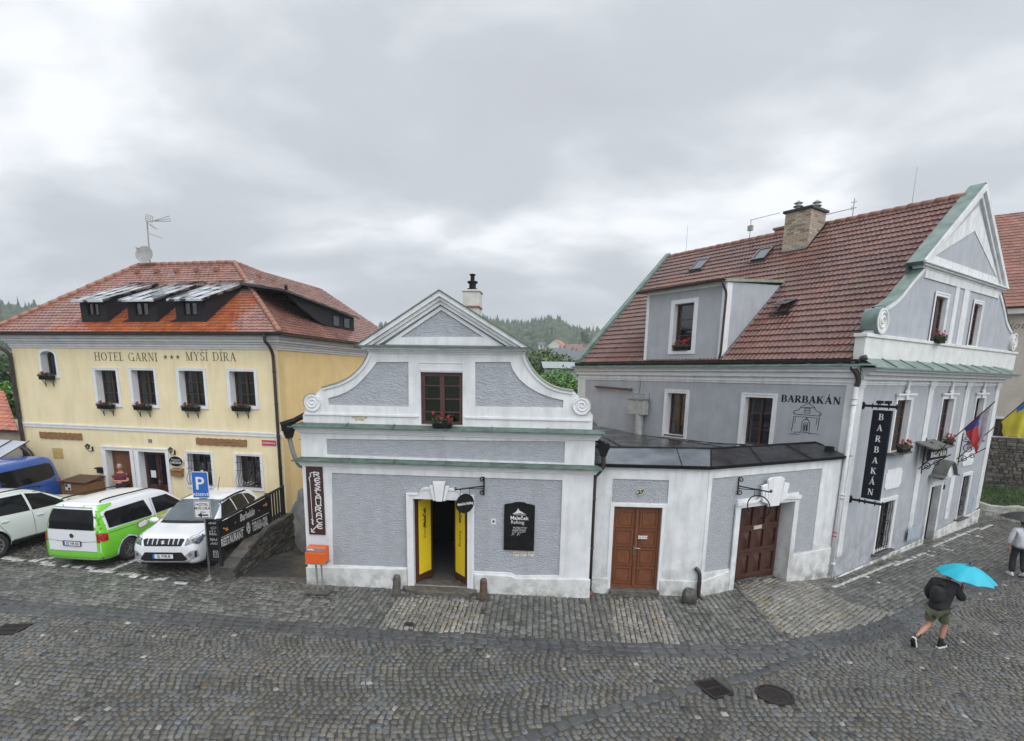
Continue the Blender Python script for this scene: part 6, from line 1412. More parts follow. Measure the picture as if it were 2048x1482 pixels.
mb = MB(); FR.plate(mb, [sil, H4(A1), H4(B1)], gd0, gd1); pedL = pe[0]; pw = ctr-pedL+.0
FR.plate(mb, [[(ctr-pw+.25, zped-.04),(ctr+pw-.25, zped-.04),(ctr, apx[1]-.35)]], gd0, gd1-.001); mb.build('gable_wall', M_grey, bar)
mb = MB(); FR.plate(mb, [[(.06, zg0-.05),(2*ctr-.06, zg0-.05),(2*ctr-.06, zband),(.06, zband)]], gd0-.0,.01); FR.box(mb, .0,2*ctr, gd0-.02,.05, zband+.0005, zband+.09); mb.build('attic_base', M_plinth, bar, bevel=.01)
# trims: outline band, strips beside the windows
def offp(pts, k): return off(pts, k)
mb = MB()
cl = catmull(cur, 3)
for f_ in (lambda p: p, mir):
 P = [f_(p) for p in cl]; Q = [f_(p) for p in off(cl, .13)]; FR.plate(mb, [P+Q[::-1]], gd1+.0005, gd1+.03)
for x0, x1 in ((1735,1752),(1775,1800)):
 a, b = r5(x0,540)[0], r5(x1,545)[0]; FR.box(mb, a, b, gd1+.0005, gd1+.03, zband+.1, zped-.1)
xa = cur[-1][0]
FR.box(mb, xa-.0,2*ctr-xa, gd1+.0005, gd1+.035, zped-.36, zped-.1); mb.build('gable_bands', M_white, bar, bevel=.006)
for r in (A1, B1): window(FR, bar, r, frame=M_redbrown, cols=2, rows=3, depth=.12, surround=(.12,.12,.12,.05), proud=.0, curtain=M_lace, pane=M_panedk)
mb = MB()
for i, (o_, d_) in enumerate(((.22,.02),(.12,.08),(.02,.14))): FR.box(mb, pedL+o_, 2*ctr-pedL-o_, gd0, d_, zped-.12+i*.055, zped-.12+(i+1)*.055-.001)
top = apx[1]
def rake2(o0, o1, d0, d1):
 s_ = (top-zped)/(pw); n_ = math.hypot(1, s_)
 FR.plate(mb, [[(ctr-pw+o0*n_/s_, zped+.05),(ctr, top-o0*n_),(ctr+pw-o0*n_/s_, zped+.05),(ctr+pw-o1*n_/s_, zped+.05),(ctr, top-o1*n_),(ctr-pw+o1*n_/s_, zped+.05)]], d0, d1)
rake2(.0,.16, gd0,.12); rake2(.162,.30, gd0,.04)
FR.plate(mb, [[(ctr-pw+.45, zped+.052),(ctr+pw-.45, zped+.052),(ctr, top-.62)], [(ctr-pw+1.0, zped+.30),(ctr+pw-1.0, zped+.30),(ctr, top-1.35)]], gd0+.05, gd1+.02)
mb.build('pediment', M_white, bar, bevel=.008)
# copper on top of the rakes and scrolls
mb = MB(); W_out, W_in = .08,-.34
strip(mb, [(ctr-pw-.06, W_out, zped+.02),(ctr, W_out, top+.05)], [(ctr-pw-.06, W_in, zped+.02),(ctr, W_in, top+.05)], FR); strip(mb, [(ctr+pw+.06, W_out, zped+.02),(ctr, W_out, top+.05)], [(ctr+pw+.06, W_in, zped+.02),(ctr, W_in, top+.05)], FR)
strip(mb, [(ctr-pw-.06, W_in, zped+.02),(ctr, W_in, top+.05)], [(ctr-pw+.06, W_in, zped-.45),(ctr, W_in, top-.35)], FR)
strip(mb, [(ctr-pw-.06, W_out, zped+.02),(ctr-pw+.12, W_out-.03, zped-.06)], [(ctr-pw-.06, W_in, zped+.02),(ctr-pw+.12, W_in, zped-.06)], FR)
P = off(cl, -.015)
for f_ in (lambda p: p, mir):
 PP = [f_(p) for p in P]; strip(mb, [(p[0], .03, p[1]) for p in PP], [(p[0], W_in, p[1]) for p in PP], FR); strip(mb, [(p[0], W_in, p[1]) for p in PP], [(p[0], W_in, p[1]-.4) for p in PP], FR)
for f_ in (lambda p: p, mir):
 ps = [f_((vL[0]+(rv+.015)*math.cos(R_(a)), vL[1]+(rv+.015)*math.sin(R_(a)))) for a in range(58,245,8)]; strip(mb, [(p[0], .06, p[1]) for p in ps], [(p[0], W_in, p[1]) for p in ps], FR)
mb.build('gable_coping', M_copperlt, bar, recalc=False)
for f_ in (lambda p: p, mir):
 c = f_(vL); mb = MB(); FR.plate(mb, [circ(*c, rv, 32)], gd1+.001,.05); FR.plate(mb, [circ(*c, rv, 32), circ(*c, rv-.06,32)], .0505,.075); scroll(mb, FR, c[0], c[1], rv*.74,1.8,.055,.028, PI*.1,1 if f_(vL) == vL else -1,40,.03); mb.build('volute', M_plinth, bar)
# white capping seen at the corner between eave gutter and apron
mb = MB(); mb.tube([(.02,-.12, ez-.02),(.16,-.10, ez+.04)], .08,6); FL.tube(mb, catmull([(-.12,.16, ez-.08),(-.14,.18, ez-.22),(-.02,.16, ez-.36),(.03,.10, ez-.55),(.0,.09, ez-.72)], 5),.07,8); mb.build('gutter_bend', M_pipe, bar, smooth=True)
mb = MB(); FL.tube(mb, [(.0,.09, ez-.70),(-.02,.09,2.0),(-.04,.10,-.2)], .062,10)
for z in (4.75,4.6,2.15,2.05,.15): FL.tube(mb, [(-.01,.09, z-.02),(-.01,.09, z+.02)], .074,10)
mb.build('downpipe', M_whitepipe, bar, smooth=True)
mb = MB()
for z in (.95,1.06): FL.box(mb, -.08,.03,.153,.157, z-.015, z+.015)
mb.build('trail_mark', M_red, bar)
# dormer
DU0, DU1 = FL.px(*p5(330,600),-.02)[0], FL.px(*p5(688,600),-.02)[0]; dz0 = ez+.02; dz1 = FL.px(*p5(660,512),-.02)[1]
dwn = (FL.px(*p5(457,614),-.02)[0], FL.px(*p5(547,600),-.02)[0], FL.px(*p5(545,822),-.02)[1], FL.px(*p5(500,608),-.02)[1])
mb = MB(); FL.plate(mb, [[(DU0, dz0),(DU1, dz0),(DU1, dz1),(DU0, dz1)], H4(dwn)], -.25,-.02)
dmo = mb.build('dormer', M_grey, bar); slope = (RZL-ez)/dv
dback = -(dz1+.35-ez)/slope
mb = MB()
for ux in (DU0, DU1-.1): mb.add([FL(ux+s_, d, z) for s_ in (0,.1) for d, z in ((-.251, ez+.1),(-.251, dz1),(-(dz1+.18-ez)/slope, dz1+.18))], [(0,1,2),(3,4,5),(0,1,4,3),(1,2,5,4),(0,2,5,3)])
mb.build('cheek', M_grey, dmo)
mb = MB()
for a, b in ((DU0, DU0+.13),(DU1-.14, DU1)): FL.box(mb, a, b, -.015,.005, dz0, dz1)
FL.plate(mb, [R4((dwn[0]-.16, dwn[1]+.16, dwn[2]-.12, dwn[3]+.14)), R4(dwn)], -.019,.01); FL.box(mb, DU0, DU1,-.015,.02, dz1-.12, dz1); FL.box(mb, DU1+.001, DU1+.012,-.3,-.02, dz0+.1, dz1-.02); mb.build('plaster_band', M_whitec, dmo, bevel=.005)
window(FL, dmo, dwn, frame=M_redbrown, cols=1, rows=3, depth=.18, curtain=M_lace, pane=M_panedk)
mb = MB(); A = [(DU0-.28,.20, dz1+.04),(DU1+.06,.20, dz1+.06),(DU1+.06, dback, dz1+.38),(DU0-.28, dback, dz1+.36)]
mb.add([FL(*p) for p in A]+[FL(x, d, z-.09) for x, d, z in A], [(0,1,2,3),(4,5,6,7),(0,1,5,4),(1,2,6,5),(2,3,7,6),(3,0,4,7)]); mb.build('dormer_roof', M_coppergr, dmo)
mb = MB(); gutter(mb, [FL(DU0-.28,.25, dz1+.02), FL(DU1+.1,.25, dz1+.04)], .06); FL.tube(mb, catmull([(DU1+.02,.25, dz1+.0),(DU1+.03,.24, dz1-.12),(DU1+.05,.08, dz1-.35),(DU1+.05,.06, dz1-.6)], 4)+[(DU1+.03,.06, dz0+.25),(DU1-.02,.05, dz0+.05)], .04,8); mb.build('gutter', M_pipe, dmo)
mb = MB(); mb.tube([FL(DU1+.04,-.02, ez+.1), FL(DU1+.04,-(dz1+.18-ez)/slope, dz1+.2)], .035,5); mb.build('flashing', M_seam, dmo)
# skylights
nrm = Vector((0,-(RZL-ez), dv)).normalized(); Pl = Vector((LO[0], LO[1], ez))
nw = Vector((nrm.x*FL.c-nrm.y*FL.s, nrm.x*FL.s+nrm.y*FL.c, nrm.z))
def roofp(x, y): 
 p = hit(*p5(x, y), Pl, nw); dx, dy = p.x-LO[0], p.y-LO[1]; return Vector((dx*FL.c+dy*FL.s, -dx*FL.s+dy*FL.c, p.z))
for (pts, op, lb) in (([(528,462),(580,463),(614,411),(566,415)], 0, ''),([(806,420),(870,415),(905,362),(846,366)], 0, ''),([(905,662),(972,660),(1022,598),(955,603)], .12, '')):
 c = [roofp(*p) for p in pts]; ce = sum(c, Vector())/4; hu = ((c[1]-c[0]).length+(c[2]-c[3]).length)/4*.9; hv = abs((c[3]+c[2]-c[0]-c[1]).dot(Vector(Vb)))/4*.95
 Vv = Vector(Vb); Uu = Vector((1,0,0)); T8 = lambda a, d, b, ce=ce: ce+Uu*a+Vv*b+nrm*d
 mb = MB(); mb.plate([R4((-hu, hu, -hv, hv)), R4((-hu+.07, hu-.07,-hv+.07, hv-.07))], .0,.10, T=T8); so_ = mb.build('skylight', M_dark, bar)
 T9 = (lambda a, d, b, ce=ce: ce+Uu*a+Vv*b+nrm*(d+op*(hv-b)/hv*1.2))
 mb = MB(); mb.plate([R4((-hu+.05, hu-.05,-hv+.04, hv-.05))], .085,.095, T=T9); mb.build('pane', M_panesky, so_)
 mb = MB(); mb.plate([R4((-hu+.0, hu, -hv, hv)), R4((-hu+.06, hu-.06,-hv+.05, hv-.06))], .101,.125, T=T9); mb.build('frame', mat('grey_aluminium', (.20,.205,.21),(.15,.155,.16),.4,10, metal=.4), so_)
 mb = MB(); mb.plate([R4((-hu-.1, hu+.1,-hv-.12,-hv-.0))], .03,.06, T=T8); mb.build('flashing', M_dark, so_)
# chimney
c0 = roofp(975,385); cu = FL
cxl = c0[0]-.35; cxr = cxl+.95; cyf = c0[1]+.12; cyb = cyf+1.05
pd = -(cyf); cz1 = FL.px(*p5(1005,190), pd)[1]
mb = MB(); mb.box(cxl, cxr, cyf, cyb, c0[2]-.6, cz1); chm = mb.build('chimney', mat('buff_brick_base', (.30,.25,.19), None, .8), bar)
bm_ = MB(); rb = random.Random(5); M_bk = [mat('brick_%s' % n_, c_, None, .75,30, [(60,.3,.004)]) for n_, c_ in (('cream', (.50,.43,.34)),('buff', (.43,.34,.25)),('brown', (.28,.20,.15)),('grey', (.36,.33,.29)))]
z = c0[2]+.02; r = 0
while z < cz1-.04:
 for side in (0,1,2,3):
  Lx = (cxr-cxl) if side in (0,2) else (cyb-cyf); x = -(.13 if r % 2 else 0)
  while x < Lx:
   a_, b_ = max(0, x), min(Lx, x+.25); 
   if b_-a_ > .03:
    bm_.cur = rb.choice([0,0,1,1,1,2,3])
    if side == 0: bm_.box(cxl+a_+.005, cxl+b_-.005, cyf-.012, cyf+.01, z+.005, z+.072)
    elif side == 2: bm_.box(cxl+a_+.005, cxl+b_-.005, cyb-.01, cyb+.012, z+.005, z+.072)
    elif side == 1: bm_.box(cxr-.01, cxr+.012, cyf+a_+.005, cyf+b_-.005, z+.005, z+.072)
    else: bm_.box(cxl-.012, cxl+.01, cyf+a_+.005, cyf+b_-.005, z+.005, z+.072)
   x += .26
 z += .077; r += 1
bm_.build('bricks', M_bk, chm, recalc=False)
mb = MB(); mb.box(cxl-.08, cxr+.08, cyf-.08, cyb+.08, cz1, cz1+.09); mb.build('cap', M_dark, chm, bevel=.01)
for k, (x, y) in enumerate(((cxl+.25, cyf+.35),(cxr-.25, cyf+.8))):
 mb = MB(); mb.lathe([(.09,0),(.09,.26),(.16,.28),(.02,.38),(0,.38)], 14, c=(x, y, cz1+.09)); mb.lathe([(.17,.20),(.17,.22),(.09,.23)], 14, c=(x, y, cz1+.05)); mb.build('flue', M_galv, chm)
mb = MB(); mb.box(cxl-.06, cxr+.06, cyf-.09, cyf-.013, c0[2]-.22, c0[2]+.13)
mb.add([(cxr+.014, cyf-.09, c0[2]-.2),(cxr+.014, cyb, c0[2]-.2+slope*(cyb-cyf+.05)),(cxr+.014, cyb, c0[2]+.25+slope*(cyb-cyf)),(cxr+.014, cyf-.09, c0[2]+.13)], [(0,1,2,3)]); mb.build('flashing', M_seam, chm, recalc=False)
c2 = roofp(905,300); mb = MB(); mb.box(c2[0]-.2, c2[0]+.45, AP+.35, AP+.9, RZL-.6, RZL+.32); mb.box(c2[0]-.26, c2[0]+.51, AP+.29, AP+.96, RZL+.321, RZL+.40); mb.build('chimney', M_ridge2, bar)['label'] = 'low dark chimney behind the ridge'
# antennas and rods on the ridge
def ridge_u(x, y=None): return roofp(x, y)[0]
def rod(x, ytop, ybase, lb, extra=None):
 u = FL.px(*p5(x, ybase),-AP)[0]; zt_ = FL.px(*p5(x, ytop),-AP)[1]
 e_ = empty('lightning_rod', FL.world(u, -AP, RZL+.1), LA, lb, 'lightning rod'); mb = MB(); mb.tube([(0,0,-.05),(0,0, zt_-RZL-.1)], .011,5, r2=.006); mb.build('rod', M_galv, e_); mb = MB(); mb.box(-.04,.04,-.04,.04,-.02,.05); mb.build('clamp', M_galv, e_); return e_, u, zt_-RZL-.1
rod(1537,-8,155, 'tallest thin lightning rod on the ridge right of the antenna'); rod(506,255,368, 'short thin lightning rod near the left end of the brown roof')
u = FL.px(*p5(1265,215),-AP)[0]; e_ = empty('antenna', FL.world(u, -AP, RZL+.1), LA, 'antenna mast with a small cross arm on the ridge right of the brick chimney', 'antenna')
zt_ = FL.px(*p5(1265,132),-AP)[1]-RZL-.1; zm = FL.px(*p5(1265,175),-AP)[1]-RZL-.1; ul = FL.px(*p5(1098,190),-AP)[0]-u
mb = MB(); mb.tube([(0,0,-.1),(0,0, zt_)], .015,6); mb.build('mast', M_galv, e_); mb = MB(); mb.tube([(.1,0, zm),(ul+.2,0, zm-.02),(ul+.2,0, zm-.18),(ul, 0, zm-.2)], .014,5); mb.tube([(-.1,0, zm+.2),(.1,0, zm+.2)], .012,5); mb.tube([(-.06,0, zm-.05),(-.06,0, zm+.08)], .012,5)
mb.build('arm', M_galv, e_)
u = FL.px(*p5(795,320),-AP)[0]; e_ = empty('antenna', FL.world(u, -AP, RZL+.1), LA, 'antenna mast with a pale box and long wire arm left of the brick chimney', 'antenna')
zt_ = FL.px(*p5(795,230),-AP)[1]-RZL-.1; ul = FL.px(*p5(935,195),-AP)[0]-u; zz = FL.px(*p5(935,195),-AP)[1]-RZL-.1
mb = MB(); mb.tube([(0,0,-.1),(0,0, zt_)], .015,6); mb.build('mast', M_galv, e_); mb = MB(); mb.tube([(-.06,0, zt_),(ul, 0, zz)], .012,5); mb.build('arm', M_galv, e_); mb = MB(); mb.box(-.1,.1,-.06,.06, zt_-.42, zt_-.22); mb.build('box', M_galv, e_)
# lettering and line drawing on the left front
a = lq(1272,133); b = lq(1640,152); zt_ = lq(1280,90)[1]
serif('BARBAKÁN', (zt_-a[1])*.96, M_letter, bar, FL, a[0], (a[1]+b[1])/2,.004, width=b[0]-a[0], wgt=1.35, gap=.06)
dr = MB(); cxd, czd = lq(1430,238); S_ = .0053
def dl(pts, w=.012): stroke(dr, [(cxd+x*S_, czd+y*S_) for x, y in pts], FL, w, .003)
dl([(-38,60),(0,84),(38,62)]); dl([(-36,58),(38,60)]); dl([(-38,58),(-48,44),(-70,38)]); dl([(38,60),(48,44),(70,36)])
dl([(-72,38),(-78,30),(-70,22),(-66,32)]); dl([(72,36),(76,26),(68,20),(66,30)]); dl([(-72,20),(72,18)]); dl([(-72,8),(72,6)]); dl([(-14,56),(-14,30),(14,30),(14,56),(-14,56)]); dl([(-14,43),(14,43)])
dl([(-70,8),(-72,-45),(-76,-75)]); dl([(68,6),(66,-40),(64,-62)]); dl([(-60,2),(-62,-30)]); dl([(56,0),(55,-30)])
dl([(-22,-70),(-22,-20),(-12,-6),(10,-6),(20,-22),(22,-70)]); dl([(-12,-66),(-12,-24),(10,-24),(12,-66)]); dl([(-6,-66),(-4,-34)], .03); dl([(6,-66),(5,-34)], .03); dl([(-2,-4),(0,8),(6,-4)])
dl([(-86,-92),(-60,-88),(-30,-90)]); dl([(-60,-80),(-40,-76),(-24,-84)]); dl([(20,-80),(50,-78),(76,-78)]); dl([(-30,-74),(30,-76)])
dr.build('wall_drawing', M_letter, bar, recalc=False)
# flue on the gatehouse roof by the wall, and the rusty rod
a = lq(390,345,.25); e_ = empty('exhaust_flue', FL.world(a[0], .25, a[1]), LA, 'pale square flue cowl rising from the dark sheet roof against the grey wall', 'flue')
k = lambda x, y: (lq(x, y, .25)[0]-a[0], lq(x, y, .25)[1]-a[1])
p_ = [k(372,212), k(415,212), k(415,345)]; mb = MB(); rr = (p_[1][0]-p_[0][0])/2*.85; mb.tube([(0,0,-.1),(0,0, p_[1][1]*.4),(0,0, p_[1][1]+.05)], rr, 14); mb.build('pipe', mat('pale_cowl', (.45,.45,.43),(.33,.33,.31),.6,9), e_, smooth=False)
z0_, z1_ = k(345,208)[1], k(345,118)[1]; x0_, x1_ = k(345,118)[0], k(440,118)[0]; mb = MB(); mb.box(x0_, x1_, -.14,.16, z0_, z1_); mb.build('cowl', MATS['pale_cowl'], e_, bevel=.01); mb = MB(); mb.box(x0_-.02, x1_+.03,-.17,.19, z1_, z1_+.03); mb.tube([(x0_+.1,0, z1_+.03),(x0_+.12,0, z1_+.2),(x1_-.1,0, z1_+.2),(x1_-.1,0, z1_+.03)], .02,5); mb.build('cap', M_galv, e_)
mb = MB(); t = k(402,0)[1]; mb.tube([(x1_+.04,.1, z1_-.1),(x1_+.05,.1, z1_+.26)], .012,4); mb.tube(catmull([(x0_+.2,.2, z1_+.2),(x0_+.22,.22, z1_+.6),(x0_+.1,.24, t+.4)], 5),.010,4); mb.build('cable', M_dark, e_)
a = lq(238,50,.1); e_ = empty('rusty_bar', FL.world(a[0], .1, a[1]), LA, 'rusty horizontal bar fixed to the grey wall left of the flue', 'bar'); x0_, x1_ = lq(125,40,.1)[0]-a[0], lq(352,60,.1)[0]-a[0]; mb = MB(); mb.tube([(x0_, 0,.04),(x1_, 0,-.03)], .045,6); mb.build('bar', mat('rust_bar', (.16,.07,.05),(.10,.05,.04),.7,9), e_); mb = MB(); mb.tube([(x0_+.1,0,0),(x0_+.1,.1,0)], .02,5); mb.tube([(x1_-.1,0,0),(x1_-.1,.1,0)], .02,5); mb.build('support', M_iron, e_)
e_ = empty('floodlight', FL.world(-.42,.22,3.28), LA, 'small black floodlight at the right end of the gatehouse roof', 'floodlight'); mb = MB(); mb.box(-.10,.10,-.07,.07,.0,.16); mb.build('housing', M_black, e_, bevel=.01); mb = MB(); mb.tube([(0,.02,-.05),(0,.2,-.02)], .015,5); mb.build('arm', M_black, e_)
# flower troughs of the corner house
for r, F_, fs, lb, wd, dd in ((dwn, FL, 7, 'black trough with red geraniums in the dormer window of the brown roof', .62,-.16),(ru[0], FR, 8, 'red geraniums in the first upper street window behind the vertical sign', .62,.04),(ru[1], FR, 12, 'trough of red geraniums in the middle upper street window above the door', .55,.04),(A1, FR, 14, 'trough of red geraniums in the gable window of the corner house', .5,-.05)):
 o = flower_box(min(wd, r[1]-r[0]-.06), legs=False, petal=M_petal, nfl=16, seed=fs, hgt=.26, h=.13, depth=.16); p = F_.world((r[0]+r[1])/2, dd+.05, r[2]+.14); o.location = p; o.rotation_euler = (0,0, F_.az); tag(o, lb, 'flower box')
# vertical hanging sign
SO = FR.world(.40,0,0)[:2]; FS = Face(SO, LA)
a = FS.px(*p7(372,355)); b = FS.px(*p7(490,360)); c = FS.px(*p7(415,893)); s0, s1 = a[0]+.02, b[0]+.0; sz1 = (a[1]+b[1])/2; sz0 = c[1]
e_ = empty('projecting_sign', FS.world(0,0, sz0), LA, 'tall vertical black BARBAKAN sign projecting from the street corner on two iron arms', 'hanging sign'); f_ = Face(SO, LA); f_.rz = sz0
mb = MB(); f_.box(mb, s0, s1,-.05,.05, sz0, sz1); sb_ = mb.build('board', mat('sign_navy_black', (.006,.007,.014),(.009,.011,.019),.4,4, spec=.15), e_, bevel=.006)
n = 8; hh = (sz1-sz0)/8.3
for i, ch_ in enumerate('BARBAKÁN'):
 for side in (1,-1):
  base = ch_; wd_ = (SER['A'] if ch_ == 'Á' else SER[ch_])[0]; H_ = hh*.56; T9 = (lambda a, d, b: f_(a, d, b)) if side > 0 else (lambda a, d, b: f_(s0+s1-a, -d, b))
  m_ = MB(); serif_glyph(m_, ch_, (s0+s1)/2-wd_*H_/2, sz1-hh*(i+.88), H_, T9,.052,1.0,1.1); m_.build('letter', M_letterw, sb_, recalc=False)
for nm_, zz_ in (('upper', sz1+.10),('lower', sz0-.10)):
 mb = MB(); f_.tube(mb, [(.02,0, zz_),(s1+.12,0, zz_)], .035,7)
 for x in (.05,.25, s0+.1, s1-.1, s1+.08): f_.tube(mb, [(x, 0, zz_-.07),(x, 0, zz_+.07)], .016,5)
 f_.tube(mb, [(.0,-.0, zz_-.10),(.0,0, zz_+.10)], .05,6); mb.build('arm', M_black, e_)
for x in (s0+.14, s1-.12): mb = MB(); f_.box(mb, x-.06, x+.06,-.05,.10, sz1+.17, sz1+.25); f_.tube(mb, [(x, 0, sz1+.1),(x, 0, sz1+.18)], .012,5); mb.build('spotlight', M_black, e_)
# small name sign over the street door, flags with scroll brackets
a = rq(722,600,.45); b = rq(822,585,.45); z0_, z1_ = rq(720,655,.45)[1], rq(722,600,.45)[1]
e_, f_ = wallthing('name_sign', FR, (a[0], b[0], z0_, z0_), 'small black BARBAKAN name sign hanging above the street door hood', 'sign'); w_ = (b[0]-a[0])/2; f_.rz = e_.location.z
hgt_ = .34; mb = MB(); f_.box(mb, -w_, w_, .35,.42, f_.rz, f_.rz+hgt_); bb = mb.build('board', M_black, e_); serif('BARBAKÁN', hgt_*.5, M_letterw, bb, f_, -w_*.88, f_.rz+hgt_*.25,.425, width=w_*1.76, wgt=1.3)
mb = MB(); mb.add([f_(x, d, z) for x in (-w_-.05, w_+.05) for d, z in ((-.0, f_.rz+hgt_+.22),(.52, f_.rz+hgt_+.04),(.52, f_.rz+hgt_+.0),(0, f_.rz+hgt_+.17))], [(0,1,2,3),(4,5,6,7),(0,1,5,4),(1,2,6,5),(2,3,7,6),(3,0,4,7)]); mb.build('canopy', MATS['weathered_lead'], e_)
def scroll_bracket(u, z, lb):
 e_, f_ = wallthing('flag_bracket', FR, (u, u, z, z), lb, 'bracket', 'scrolled iron flag brackets'); f_.rz = z
 T = lambda a, d, b: f_(d, a, b); mb = MB(); f_.tube(mb, [(0,.04, z-.62),(0,.04, z+.55)], .022,6)
 for (cx, cz, r, n, a0, cw) in ((.27,0.02,.20,1.6,0,1),(.17,.36,.12,1.4, PI, 1),(.17,-.36,.13,1.4, PI, -1),(.42,.25,.09,1.3, PI/2,-1),(.42,-.22,.09,1.3, PI/2,1)): scroll(mb, T, cx, cz+z, r, n, 0,.013, a0, cw, 30,.02)
 f_.tube(mb, [(0,.04, z-.5),(0,.75, z+.1)], .016,5); mb.build('ironwork', M_black, e_); return e_
b1 = rq(668,612,.0); b2 = rq(885,575,.0)
scroll_bracket(b1[0], b1[1]-.05, 'scrolled iron bracket left of the name sign, carrying the red, white and blue flag'); scroll_bracket(b2[0], b2[1]-.05, 'scrolled iron bracket right of the name sign, carrying the blue and yellow flag')
def flagpole(u, z, tip, A, B, dr, lb, kind):
 e_, f_ = wallthing('flag', FR, (u, u, z, z), lb, 'flag'); f_.rz = z
 b_ = Vector((0,.05, z-.02)); tip = Vector((0, *tip)); mb = MB(); f_.tube(mb, [b_, tip], .017,6); mb.build('pole', M_doordk, e_)
 ns, ntt = 24,28     # limp cloth: s along the pole, t down
 def pt(s, t):
  p = b_.lerp(tip, A+(B-A)*s); k = min(1, t*1.6); D = dr[0]+(dr[1]-dr[0])*s
  return f_(p[0]+(.09*math.sin(s*8+t*2)+.045*math.sin(s*17+1+3*t))*k, p[1]-(s-.45)*.22*t+.03*math.sin(t*7+s*4)*k, p[2]-t*D)
 def cloth(nm, sel, m):
  mb = MB()
  for i in range(ns):
   for j in range(ntt):
    if sel((i+.5)/ns, (j+.5)/ntt): mb.add([pt(i/ns, j/ntt), pt((i+1)/ns, j/ntt), pt((i+1)/ns, (j+1)/ntt), pt(i/ns, (j+1)/ntt)], [(0,1,2,3)])
  o = mb.build(nm, m, e_, recalc=False); q = bmesh.new(); q.from_mesh(o.data); bmesh.ops.remove_doubles(q, verts=q.verts, dist=.0005); q.to_mesh(o.data); q.free(); o.data.polygons.foreach_set('use_smooth', [True]*len(o.data.polygons))
 if kind == 'cz':
  zone = lambda s, t: 'w' if s > .62+.1*t and t < .86 else ('b' if t < .42-.1*s and s <= .75 else 'r')
  cloth('blue_field', lambda s, t: zone(s, t) == 'b', mat('flag_blue', (.05,.05,.22),(.035,.035,.16),.7,3)); cloth('red_field', lambda s, t: zone(s, t) == 'r', mat('flag_red', (.50,.035,.035),(.36,.02,.025),.7,3)); cloth('white_field', lambda s, t: zone(s, t) == 'w', mat('flag_white', (.42,.38,.42),(.30,.27,.31),.7,3))
 else:
  bl = lambda s, t: t < .16+.1*s and s > .3
  cloth('blue_field', bl, mat('flag_sky_blue', (.04,.16,.50),(.03,.12,.40),.7,3)); cloth('yellow_field', lambda s, t: not bl(s, t), mat('flag_yellow', (.66,.56,.04),(.55,.46,.035),.7,3))
flagpole(4.84,2.48,(1.66,4.70),.62,.96,(.25,1.5), 'red, white and blue flag hanging limp on a slanted pole over the street door', 'cz')
flagpole(8.16,2.56,(2.25,5.60),.47,.98,(.5,2.0), 'blue and yellow flag on a slanted pole at the right picture edge', 'ua')
u, z = rq(787,808); mb = MB(); FR.box(mb, u-.05, u+.05,.03,.06, z-.1, z+.06); mb.build('doorbell', M_iron, bar)

# ================================================================== CARS
def car_body(stn, ground=0):
 """closed shell lofted through stations (x, zbot, zbelt, ztop, w, wtop); returns verts, quads"""
 V = []; F_ = []; rings = []
 for (x, zb, zs, zt, w, wt) in stn:
  dz = zs-zb; half = [(0, zb),(w*.82, zb),(w*.955, zb+.05),(w*.99, zb+dz*.22),(w, zb+dz*.5),(w*.992, zb+dz*.8),(w*.962, zs)]
  up = zt-zs
  half += [(w*.955+(wt-w*.955)*.5, zs+up*.48),(wt, zt-min(.09, up*.35)),(wt*.90, zt-min(.028, up*.12)),(wt*.55, zt-.004),(0, zt)]
  n = len(half); ring = [(x, y, z) for y, z in half]+[(x, -y, z) for y, z in half[-2:0:-1]]
  rings.append(ring)
 m = len(rings[0])
 for r in rings: V += r
 for i in range(len(rings)-1):
  for k in range(m): F_.append((i*m+k, i*m+(k+1) % m, (i+1)*m+(k+1) % m, (i+1)*m+k))
 h = m//2
 for i, rev in ((0,0),(len(rings)-1,1)):        # cap: strips across
  for k in range(h-0):
   a, b = k, k+1; c, d = (m-k-1) % m, (m-k) % m
   if k == 0: f = (i*m+0, i*m+1, i*m+m-1)
   elif k == h-1: f = (i*m+a, i*m+h, i*m+m-k)
   else: f = (i*m+a, i*m+b, i*m+m-b, i*m+m-a)
   F_.append(f if not rev else f[::-1])
 return V, F_
def eval_mesh(o):
 bpy.context.view_layer.update(); dg = bpy.context.evaluated_depsgraph_get(); return bpy.data.meshes.new_from_object(o.evaluated_get(dg))
